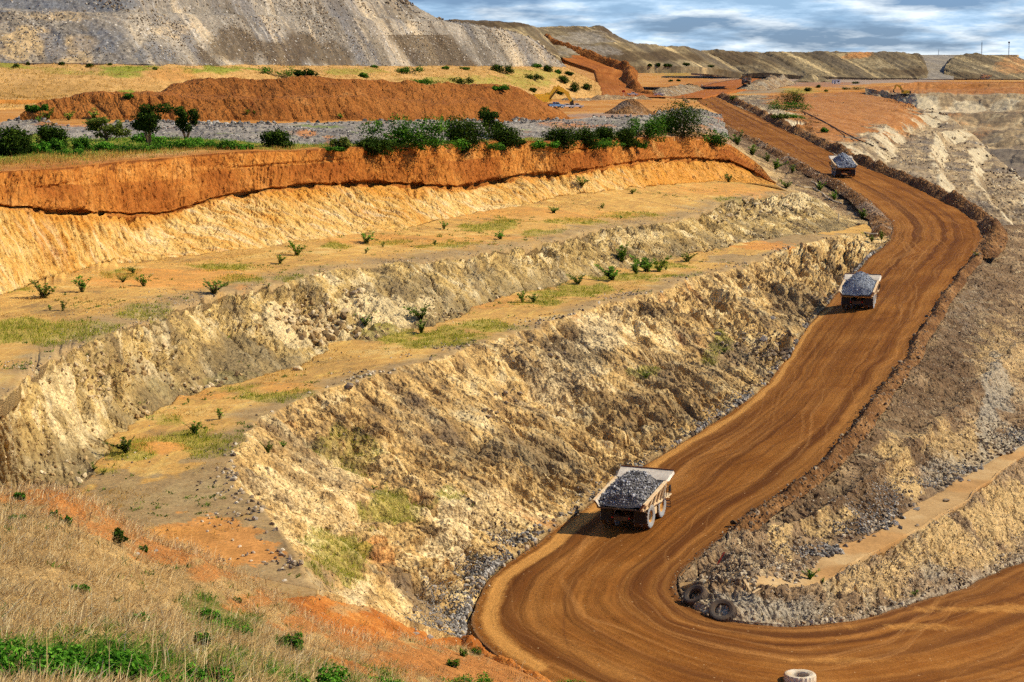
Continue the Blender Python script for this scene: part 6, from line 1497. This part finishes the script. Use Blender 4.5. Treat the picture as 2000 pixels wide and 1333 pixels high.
def make_truck():
    root = thing('haul_truck', 'x', 'haul truck')
    # chassis
    mb = MB()
    for s in (-1, 1): mb.box((s * 0.62, 0.2, 1.5), (0.3, 8.2, 0.55))
    mb.box((0, -1.9, 1.35), (2.2, 0.7, 0.7)).box((0, 2.7, 1.25), (3.0, 0.5, 0.45)).box((0, -4.0, 1.45), (1.5, 0.3, 0.5)).tube([(-2.6, -1.9, 1.35), (2.6, -1.9, 1.35)], 0.38, 12)
    mb.box((0, 3.9, 1.4), (2.6, 0.6, 1.0))
    mb.obj('chassis', S['frame'], root)
    # wheels
    for x, y in ((-2.1, 2.7), (2.1, 2.7), (-2.38, -1.9), (2.38, -1.9), (-1.5, -1.9), (1.5, -1.9)):
        wh = bpy.data.objects.new('wheel', None); COL.objects.link(wh); wh.parent = root; wh.location = (x, y, 1.35)
        wh.rotation_euler = (random.uniform(0, 3), 0, 0 if x > 0 else math.pi)
        link('tyre', TYRE, None, wh); link('rim', RIM, None, wh)
    # dump body: a shell with an open tail
    ys = [-4.75, -4.2, -3.4, -1.5, 0.5, 1.7, 2.4]
    V, F, mm = [], [], []
    for y in ys:
        zf, zt = body_section(y); wf, wt = 2.45, 2.98
        V += [(-wf, y, zf - 0.12), (-wt, y, zt), (-wt + 0.2, y, zt + 0.02), (-wf + 0.15, y, zf + 0.02), (wf - 0.15, y, zf + 0.02), (wt - 0.2, y, zt + 0.02), (wt, y, zt), (wf, y, zf - 0.12)]
    for k in range(len(ys) - 1):
        for i in range(8):
            j = (i + 1) % 8; F.append((k * 8 + i, k * 8 + j, (k + 1) * 8 + j, (k + 1) * 8 + i)); mm.append(1 if i in (2, 3, 4) else 0)
    for a, b, c, d in ((0, 1, 2, 3), (4, 5, 6, 7), (0, 3, 4, 7)): F.append((a, b, c, d)); mm.append(2)
    o = (len(ys) - 1) * 8
    mb = MB(); mb.v = V; mb.f = F; mb.m = mm
    zf, zt = body_section(2.4)
    # sloping headboard running up into the canopy
    mb.add([(-2.78, 2.4, zf), (2.78, 2.4, zf), (2.98, 2.75, 4.3), (-2.98, 2.75, 4.3), (-2.78, 2.52, zf), (2.78, 2.52, zf), (2.98, 2.9, 4.25), (-2.98, 2.9, 4.25)], [(0, 1, 2, 3), (4, 7, 6, 5), (0, 4, 5, 1), (1, 5, 6, 2), (3, 7, 4, 0)], 1)
    dump = mb.obj('dump_body', [S['body'], S['liner'], S['edge']], root)
    mb = MB()
    for s in (-1, 1):
        for y in (-3.9, -2.5, -1.1, 0.3, 1.6):
            zf, zt = body_section(y); mb.box((s * (2.86), y, (zf + zt) / 2 + 0.05), (0.16, 0.16, zt - zf - 0.25), ry=s * 0.32 * 0.9)
        mb.box((s * 3.02, -1.05, 3.80), (0.14, 7.4, 0.22), rx=math.atan2(0.93, 7.35))
        mb.box((s * 2.62, -1.2, 2.42), (0.16, 6.6, 0.22), rx=-0.07)
    mb.obj('side_rib', S['body'], dump)
    mb = MB().box((0, -4.79, 2.68), (5.0, 0.10, 0.16)).obj('tail_lip', S['frame'], dump)
    mb = MB()
    mb.add([(-2.98, 2.75, 4.32), (2.98, 2.75, 4.32), (3.18, 4.75, 4.98), (-3.18, 4.75, 4.98), (-2.98, 2.75, 4.18), (2.98, 2.75, 4.18), (3.18, 4.75, 4.84), (-3.18, 4.75, 4.84)], [(0, 1, 2, 3), (7, 6, 5, 4), (0, 4, 5, 1), (1, 5, 6, 2), (2, 6, 7, 3), (3, 7, 4, 0)], 0)
    for s in (-1, 1):
        mb.add([(s * 2.95, 2.3, 4.30), (s * 3.15, 4.7, 4.95), (s * 3.30, 4.6, 4.72), (s * 3.22, 2.9, 4.20)], [(0, 1, 2, 3)], 0)
    canopy = mb.obj('canopy', S['liner'], dump)
    MB().box((0, 4.80, 5.0), (6.4, 0.12, 0.22)).obj('canopy_edge', S['edge'], dump)
    # cab, deck, engine, stairs
    cab = MB().box((-1.55, 3.55, 3.25), (1.6, 1.5, 1.7), taper=(0.92, 0.9)).obj('cab', S['body'], root)
    MB().box((-1.55, 4.27, 3.45), (1.35, 0.08, 0.85), rx=-0.05).box((-2.34, 3.55, 3.45), (0.08, 1.1, 0.8)).box((-0.76, 3.55, 3.45), (0.08, 1.1, 0.8)).obj('cab_window', S['glass'], cab)
    dk = MB().box((0, 3.6, 2.32), (5.9, 2.0, 0.14)).obj('deck', S['body'], root)
    mb = MB()
    for s in (-1, 1):
        for y in (2.9, 3.7, 4.5): mb.tube([(s * 2.9, y, 2.35), (s * 2.9, y, 3.35)], 0.035, 6)
        for z in (2.85, 3.35): mb.tube([(s * 2.9, 2.9, z), (s * 2.9, 4.5, z), (s * 1.2, 4.55, z)], 0.035, 6)
    mb.obj('handrail', S['rail'], dk)
    for s in (-1, 1):
        m_ = MB().box((s * 3.15, 3.3, 3.25), (0.12, 0.35, 0.7)).tube([(s * 2.9, 3.3, 3.35), (s * 3.15, 3.3, 3.5)], 0.03, 6).obj('mirror', S['dark'], root)
    MB().box((0.6, 3.9, 1.75), (2.0, 1.6, 1.1)).obj('engine_housing', S['body'], root)
    MB().box((0.3, 4.72, 1.7), (2.4, 0.10, 1.2)).obj('radiator', S['dark'], root)
    for s in (-1, 1):
        MB().box((s * 2.1, 4.0, 2.05), (1.3, 0.9, 0.12), rx=-0.3).box((s * 2.1, 2.0, 2.15), (1.2, 0.6, 0.1), rx=0.4).obj('fender', S['body'], root)
        MB().tube([(s * 1.05, -0.2, 1.3), (s * 1.05, 0.9, 2.4)], 0.14, 10).obj('hoist_cylinder', S['dark'], root)
        l_ = MB().tube([(s * 2.0, 4.75, 1.55), (s * 2.0, 4.85, 1.55)], 0.16, 12).obj('headlight', S['lamp'], root)
        MB().tube([(s * 1.0, -4.2, 1.55), (s * 1.0, -4.28, 1.55)], 0.1, 10).obj('tail_light', S['red'], root)
        MB().box((s * 1.95, -3.35, 1.5), (1.4, 0.05, 1.3), rx=0.08).obj('mud_flap', S['dark'], root)
    mb = MB()
    for k in range(5): mb.box((2.35, 4.75 + 0.06 * k, 2.2 - 0.38 * k), (0.6, 0.2, 0.05))
    mb.tube([(2.05, 4.8, 2.4), (2.05, 5.05, 0.6)], 0.03, 6).tube([(2.65, 4.8, 2.4), (2.65, 5.05, 0.6)], 0.03, 6)
    mb.obj('ladder', S['rail'], root)
    MB().tube([(1.7, 2.75, 2.35), (1.7, 2.75, 3.9)], 0.09, 8).obj('exhaust', S['dark'], root)
    MB().tube([(-2.0, 0.6, 1.35), (-2.0, 1.6, 1.35)], 0.45, 14).box((1.9, 0.6, 1.3), (0.8, 1.4, 0.8)).obj('fuel_tank', S['body'], root)
    return root
def load_mesh(kind, seed, peak):
    """rock heaped in the body: a mound of separate stones over a solid core"""
    r = np.random.default_rng(seed)
    nx, ny = 40, 56
    X, Y = np.meshgrid(np.linspace(-1, 1, nx), np.linspace(0, 1, ny))
    y = -4.35 + Y * 6.9
    zf = np.interp(y, [-4.75, -3.4, 1.6, 2.4], [2.75, 2.3, 1.95, 2.15]); zt = np.interp(y, [-4.75, 2.6], [3.42, 4.35])
    wall = np.interp(y, [-4.75, 2.6], [0.05, 0.35])
    hw = 2.66
    x = X * hw
    dome = np.clip(1 - np.abs(X) ** 1.7, 0, 1) * np.clip(np.minimum(Y * 2.4, (1 - Y) * 5.0 + 0.25), 0, 1) ** 0.8
    edge = zf + (zt - zf) * 0.92 * np.clip(Y * 6 + 0.35, 0.35, 1)
    z = edge + peak * dome + 0.22 * fbm(np.stack([x, y, 0 * x], -1), 1.0, 4, seed)
    core = np.stack([x, y, z - 0.1], -1)
    n, lo, hi = (1300, 0.07, 0.2) if kind == 'fine' else ((800, 0.12, 0.42) if kind == 'coarse' else (1500, 0.09, 0.34))
    i = r.integers(1, ny - 1, n); j = r.integers(1, nx - 1, n)
    Ps = core[i, j] + r.normal(size=(n, 3)) * [0.05, 0.05, 0.03] + [0, 0, 0.05]
    sz = rsz(n, lo, hi, seed)
    VV, FF, TT = [core.reshape(-1, 3)], [], [np.full((nx * ny, 2), 0.35)]
    q = grid_faces(ny, nx); FF.append(np.concatenate([q[:, [0, 1, 2]], q[:, [0, 2, 3]]])); o = nx * ny
    R = rotmats(n, r)
    for b in range(len(RV1)):
        sel = np.where(np.arange(n) % len(RV1) == b)[0]; V, F = RV1[b]
        W = np.einsum('nij,kj->nki', R[sel], V) * sz[sel][:, None, None] + Ps[sel][:, None]
        VV.append(W.reshape(-1, 3)); FF.append((F[None] + (np.arange(len(sel)) * len(V))[:, None, None] + o).reshape(-1, 3)); o += W.shape[0] * W.shape[1]
        TT.append(np.repeat(r.random((len(sel), 2)), len(V), 0))
    T = np.concatenate(TT); T = np.concatenate([T, T[:, :1]], 1)
    return mesh_np('ore_load', np.concatenate(VV), np.concatenate(FF), None, {'tint': T})
T1 = make_truck()
T1['label'] = 'nearest cream haul truck carrying dark ore up from the hairpin'
T1['group'] = 'loaded haul trucks on the ramp'
T2 = copy_tree(T1); T2['label'] = 'middle haul truck heaped with fine grey ore on the long ramp'
T3 = copy_tree(T1); T3['label'] = 'farthest haul truck on the ramp with coarse pale blocks'
rad = math.radians
def put_truck(T, u, v, z, hd, slope, anchor):
    p = pt(u, v, z)
    R = Matrix.Rotation(-hd, 4, 'Z') @ Matrix.Rotation(slope, 4, 'X')
    q = R @ Vector((anchor[0], anchor[1], 0))
    # ride on the road surface: find the road height under the truck's centre
    c = np.array([p[0] - q.x, p[1] - q.y])
    d_ = np.hypot(RPg[..., 0] - c[0], RPg[..., 1] - c[1]); k = np.unravel_index(np.argmin(d_), d_.shape)
    T.location = (c[0], c[1], RPg[k][2] + 0.03); T.rotation_euler = R.to_euler()
    return R
put_truck(T1, 1268, 1029, -51.15, rad(23), rad(2.6), (2.5, -1.9))
put_truck(T2, 1704, 603, -43.0, rad(16.5), rad(3.0), (2.5, -1.9))
put_truck(T3, 1667, 342, -31.4, rad(-2), rad(3.5), (2.5, -1.9))
for T, kd, sd, pk, mt, lb in ((T1, 'mid', 701, 1.55, 'ore', 'heap of dark broken ore in the nearest haul truck'), (T2, 'fine', 702, 2.0, 'ore2', 'heap of fine grey ore in the middle haul truck'), (T3, 'coarse', 703, 2.0, 'ore2', 'heap of coarse pale blocks in the farthest haul truck on the ramp')):
    o = link('ore_load', load_mesh(kd, sd, pk), K[mt]); o.location = T.location; o.rotation_euler = T.rotation_euler
    tag(o, lb, 'ore')
# far trucks
T4 = copy_tree(T1); T4['label'] = 'tiny haul truck standing below the far dump on the right'; T4['group'] = 'far haul trucks'
p = pt(1925, 155, 1800); T4.location = p; T4.rotation_euler = (0, 0, rad(80))
T5 = copy_tree(T1); T5['label'] = 'tiny haul truck facing the camera on the red track'; T5['group'] = 'far haul trucks'
p = on(1458, 165); T5.location = (p[0], p[1], p[2]); T5.rotation_euler = (0, 0, rad(175))

# old tyres
def old_tyre(label, mats, loc, rot, sc_=1.0):
    me = tyre_mb(1.42, 0.95, 0.78).mesh('tyre', mats)
    o = link('tyre', me); o.location = loc; o.rotation_euler = rot; o.scale = (sc_,) * 3
    return tag(o, label, 'tyre', 'discarded truck tyres at the hairpin')
def axis_rot(v): return Vector(v).to_track_quat('X', 'Z').to_euler()
p = on(1356, 1160); old_tyre('upper old black tyre half sunk in the hairpin mound', [S['rubber'], S['rubber']], (p[0], p[1], p[2] - 0.02), axis_rot((-0.45, -0.40, 0.80)), 0.86)
p = on(1408, 1194); old_tyre('lower old black tyre leaning at the road edge of the mound', [S['rubber'], S['rubber']], (p[0], p[1], p[2] - 0.02), axis_rot((-0.15, -0.60, 0.75)), 0.92)
p = on(1560, 1332); old_tyre('pale dusty tyre lying flat at the bottom edge of the road', [S['oldwhite'], S['oldwhite']], (p[0], p[1], p[2] + 0.42), (0, rad(90), 0.3), 1.0)

# ---------------------------------------------------------------- excavators, pickups, small things
def excavator(label, loc, heading, scale, boom):
    t = thing('excavator', label, 'excavator', loc); t.rotation_euler = (0, 0, heading); t.scale = (scale,) * 3
    for s in (-1, 1):
        mb = MB(); mb.prism([(-2.6, 0.5), (-2.2, 0.05), (2.2, 0.05), (2.6, 0.5), (2.2, 1.0), (-2.2, 1.0)], s * 1.7 - 0.35, s * 1.7 + 0.35)
        tr = mb.obj('track', S['dark'], t)
        mb = MB()
        for y in (-1.8, -0.9, 0, 0.9, 1.8): mb.tube([(s * 2.06, y, 0.42), (s * 2.12, y, 0.42)], 0.24, 10)
        mb.obj('roller', S['frame'], tr)
    MB().tube([(0, 0, 0.8), (0, 0, 1.25)], 0.9, 16).box((0, 0, 0.7), (2.8, 1.6, 0.4)).obj('undercarriage', S['frame'], t)
    h = MB().box((0.2, -0.7, 2.1), (3.2, 3.6, 1.6), taper=(0.96, 0.95)).box((0.2, -1.0, 3.0), (2.4, 2.2, 0.3)).obj('house', S['yellow'], t)
    MB().box((0.2, -2.75, 2.0), (3.2, 0.8, 1.4)).obj('counterweight', S['dark'], t)
    cb = MB().box((-1.15, 1.5, 2.4), (1.1, 1.5, 2.0), taper=(0.92, 0.88)).obj('cab', S['yellow'], t)
    MB().box((-1.15, 2.2, 2.6), (0.9, 0.1, 1.2)).box((-1.68, 1.5, 2.7), (0.08, 1.1, 1.0)).obj('cab_window', S['glass'], cb)
    (y0, z0), (y1, z1), (y2, z2), (y3, z3) = boom
    bm_ = MB()
    def beam(mb, a, b, wa, wb, th):
        a = Vector((0.25, *a)); b = Vector((0.25, *b)); d = (b - a).normalized(); n = Vector((0, -d.z, d.y))
        V = []
        for x in (-th / 2, th / 2):
            o = Vector((x, 0, 0)); V += [a + o - n * wa, a + o + n * wa, b + o + n * wb, b + o - n * wb]
        mb.add(V, [(0, 1, 2, 3), (7, 6, 5, 4), (0, 4, 5, 1), (1, 5, 6, 2), (2, 6, 7, 3), (3, 7, 4, 0)])
    beam(bm_, (y0, z0), (y1, z1), 0.35, 0.62, 0.6); beam(bm_, (y1, z1), (y2, z2), 0.62, 0.3, 0.6)
    b_ = bm_.obj('boom', S['yellow'], t)
    MB().tube([(0.75, y0 + 0.2, z0 - 0.3), (0.75, y1 - 0.1, z1 - 0.6)], 0.13, 8).tube([(-0.25, y0 + 0.2, z0 - 0.3), (-0.25, y1 - 0.1, z1 - 0.6)], 0.13, 8).obj('ram', S['dark'], b_)
    st = MB(); beam(st, (y2, z2), (y3, z3), 0.45, 0.25, 0.45); st.obj('stick', S['yellow'], t)
    mb = MB(); mb.prism([(y3 + 0.3, z3 + 0.2), (y3 + 0.5, z3 - 0.9), (y3 - 0.2, z3 - 1.5), (y3 - 1.2, z3 - 1.2), (y3 - 0.9, z3 - 1.0), (y3 - 0.3, z3 - 1.05), (y3 - 0.1, z3 - 0.2)], -0.55, 1.05)
    bk_ = mb.obj('bucket', S['dark'], t)
    mb = MB()
    for k in range(5): mb.box((-0.45 + k * 0.35, y3 - 1.25, z3 - 1.2), (0.12, 0.35, 0.12), rx=0.4)
    mb.obj('tooth', S['frame'], bk_)
    return t
p = pt(1060, 211, 800)
excavator('big yellow excavator behind the end of the red spoil heap', (p[0], p[1], p[2]), rad(-78), 1.75, [(1.3, 2.2), (3.2, 4.6), (5.4, 3.6), (6.6, 1.5)])
p = on(1766, 185)
excavator('small yellow excavator with raised arm at the far pit rim', (p[0], p[1], p[2]), rad(85), 1.0, [(1.3, 2.2), (2.6, 5.0), (5.0, 6.2), (6.2, 3.2)])
def pickup(label, loc, heading, paint, group='parked pickups'):
    t = thing('pickup', label, 'pickup', loc, group); t.rotation_euler = (0, 0, heading)
    MB().prism([(-2.6, 0.5), (2.55, 0.5), (2.6, 0.95), (1.2, 1.1), (-0.4, 1.1), (-2.6, 1.05)], -0.92, 0.92).obj('body', S[paint], t)
    cb = MB().prism([(-0.5, 1.08), (1.15, 1.08), (0.55, 1.72), (-0.45, 1.75)], -0.82, 0.82).obj('cab', S[paint], t)
    MB().prism([(-0.40, 1.16), (0.98, 1.16), (0.52, 1.62), (-0.38, 1.64)], -0.84, 0.84).obj('window', S['glass'], cb)
    MB().box((0, -1.6, 1.08), (1.5, 1.7, 0.06)).obj('cargo_bed', S['dark'], t)
    for x in (-0.85, 0.85):
        for y in (-1.55, 1.6):
            wh = MB().lathe([(0.0, -0.13), (0.40, -0.13), (0.40, 0.13), (0.0, 0.13)], 16).obj('wheel', S['dark'], t, loc=(x, y, 0.40))
            MB().lathe([(0.24, 0.14), (0.0, 0.15)] if x > 0 else [(0.24, -0.14), (0.0, -0.15)], 12).obj('rim', S['white'], wh)
    for x in (-0.7, 0.7): MB().box((x, 2.6, 0.85), (0.3, 0.06, 0.18)).obj('headlight', S['lamp'], t)
    MB().box((0, 2.64, 0.55), (1.8, 0.1, 0.2)).obj('bumper', S['dark'], t)
    return t
for u, v, dd, hd, pc, l in [(1105, 211, 775, -70, 'white', 'white pickup parked under the excavator arm'), (1126, 209, 790, -75, 'white', 'white pickup rightmost beside the excavator'), (1084, 208, 800, -60, 'blue', 'pale blue pickup parked left of the white pickups'), (1232, 187, 905, -80, 'white', 'white pickup beside the red sign on the far yard'), (1287, 186, 940, -90, 'white', 'white pickup at the foot of the track berm')]:
    p = pt(u, v, dd); g_ = on(u, v)
    pickup(l, (g_[0], g_[1], g_[2] + 0.02), rad(hd), pc)
# red sign board
p = on(1217, 184); t = thing('sign', 'small red sign board on a post on the far yard', 'sign', tuple(p))
MB().tube([(0, 0, -0.2), (0, 0, 1.8)], 0.06, 6).obj('post', S['white'], t); MB().box((0, 0, 2.1), (1.4, 0.08, 0.9)).obj('board', S['red'], t)
# white site cabin
p = on(1635, 161); t = thing('site_cabin', 'small white site cabin on the far flat', 'cabin', tuple(p)); t.rotation_euler = (0, 0, 0.2)
MB().box((0, 0, 1.5), (6.0, 2.6, 3.0)).obj('wall', S['white'], t); MB().box((0, 0, 3.06), (6.3, 2.9, 0.14)).obj('roof', S['white'], t)
MB().box((-1.5, -1.32, 1.1), (0.9, 0.06, 2.0)).obj('door', S['mast'], t); MB().box((1.2, -1.32, 1.7), (1.4, 0.06, 0.9)).obj('window', S['glass'], t)
# marker posts by the ramp
for u, v, l in ((1402, 238, 'left one of two orange marker posts beside the upper ramp'), (1410, 239, 'right one of two orange marker posts beside the upper ramp')):
    p = on(u, v); t = thing('marker_post', l, 'marker post', tuple(p), 'orange marker posts')
    MB().tube([(0, 0, -0.3), (0, 0, 1.9)], 0.11, 8).obj('post', S['orangepaint'], t); MB().tube([(0, 0, 1.5), (0, 0, 1.72)], 0.125, 8).obj('band', S['white'], t)
def laid(name, label, cat, pts, r, mat, lift=0.1):
    P_ = [on(u, v) for u, v in pts]
    mb = MB().tube([(q[0], q[1], q[2] + lift) for q in P_], r, 8)
    return tag(mb.obj(name, S[mat]), label, cat)
laid('pipe', 'long pale pipe curving down the right end of the upper bench', 'pipe', [(1552,363),(1570,365),(1587,367),(1604,376),(1615,387),(1630,393),(1645,397)], 0.16, 'pipe', 0.2)
laid('pipe', 'short pale pipe lying on the berm above the long pipe', 'pipe', [(1586,353),(1592,359),(1598,366)], 0.16, 'pipe', 0.2)
laid('pipe', 'short white pipe on the verge at the road bend', 'pipe', [(1690,454),(1702,457),(1714,459)], 0.16, 'pipe', 0.2)
laid('hose', 'black hose running down the orange slope right of the ramp', 'hose', [(1567,216),(1600,234),(1636,252),(1678,274),(1704,284),(1728,294)], 0.22, 'hose', 0.25)
p = on(1639, 431); t = MB().tube([(0, 0, -0.3), (0.15, 0, 1.7)], 0.13, 8).obj('stake', S['pipe']); t.location = p; tag(t, 'leaning white stake on the bench end beside the ramp', 'stake')
p = on(1399, 1102); t = MB().tube([(0, 0, -0.3), (0.9, 0.1, 1.3)], 0.06, 8).obj('stake', S['red']); t.location = p; tag(t, 'thin red stake leaning on the hairpin mound', 'stake')
for (a, b), l in ((((1451, 1134), (1467, 1158)), 'pale plank lying up the slope of the hairpin mound'), (((1468, 1163), (1487, 1152)), 'pale plank lying across the slope of the hairpin mound')):
    A_, B_ = on(*a), on(*b); c_ = (A_ + B_) / 2; d_ = Vector(B_ - A_)
    o = MB().box((0, 0, 0), (0.22, d_.length, 0.07)).obj('plank', S['wood']); o.location = (c_[0], c_[1], c_[2] + 0.25); o.rotation_euler = d_.to_track_quat('Y', 'Z').to_euler(); tag(o, l, 'plank')
# masts on the skyline
for u, v, h, l, top in ((1917, 107, 30, 'thin tall guyed mast on the right skyline', 0), (1970, 109, 28, 'lattice mast with a head on the right skyline', 1), (1833, 107, 9, 'short pole on the skyline above the far ramp', 0)):
    p = pt(u, v + 2, 2050); t = thing('mast', l, 'mast', tuple(p), 'masts on the skyline')
    hh = 26 / FPX * 2050 if h > 20 else 10 / FPX * 2050
    mb = MB()
    if h > 20:
        for a in range(3):
            x, y = 0.55 * math.cos(a * 2.09), 0.55 * math.sin(a * 2.09); mb.tube([(x, y, -3), (x * 0.6, y * 0.6, hh)], 0.12, 5)
        for k in range(9): mb.box((0, 0, hh * k / 9), (0.9, 0.9, 0.16))
    else: mb.tube([(0, 0, -3), (0, 0, hh)], 0.22, 6)
    mb.obj('lattice' if h > 20 else 'pole', S['mast'], t)
    if top: MB().tube([(0, 0, hh - 0.3), (0, 0, hh + 1.4)], 1.0, 10).obj('antenna_head', S['mast'], t)
    else: MB().tube([(0, 0, hh - 0.5), (0, 0, hh + 1.6)], 0.10, 5).obj('antenna', S['mast'], t)
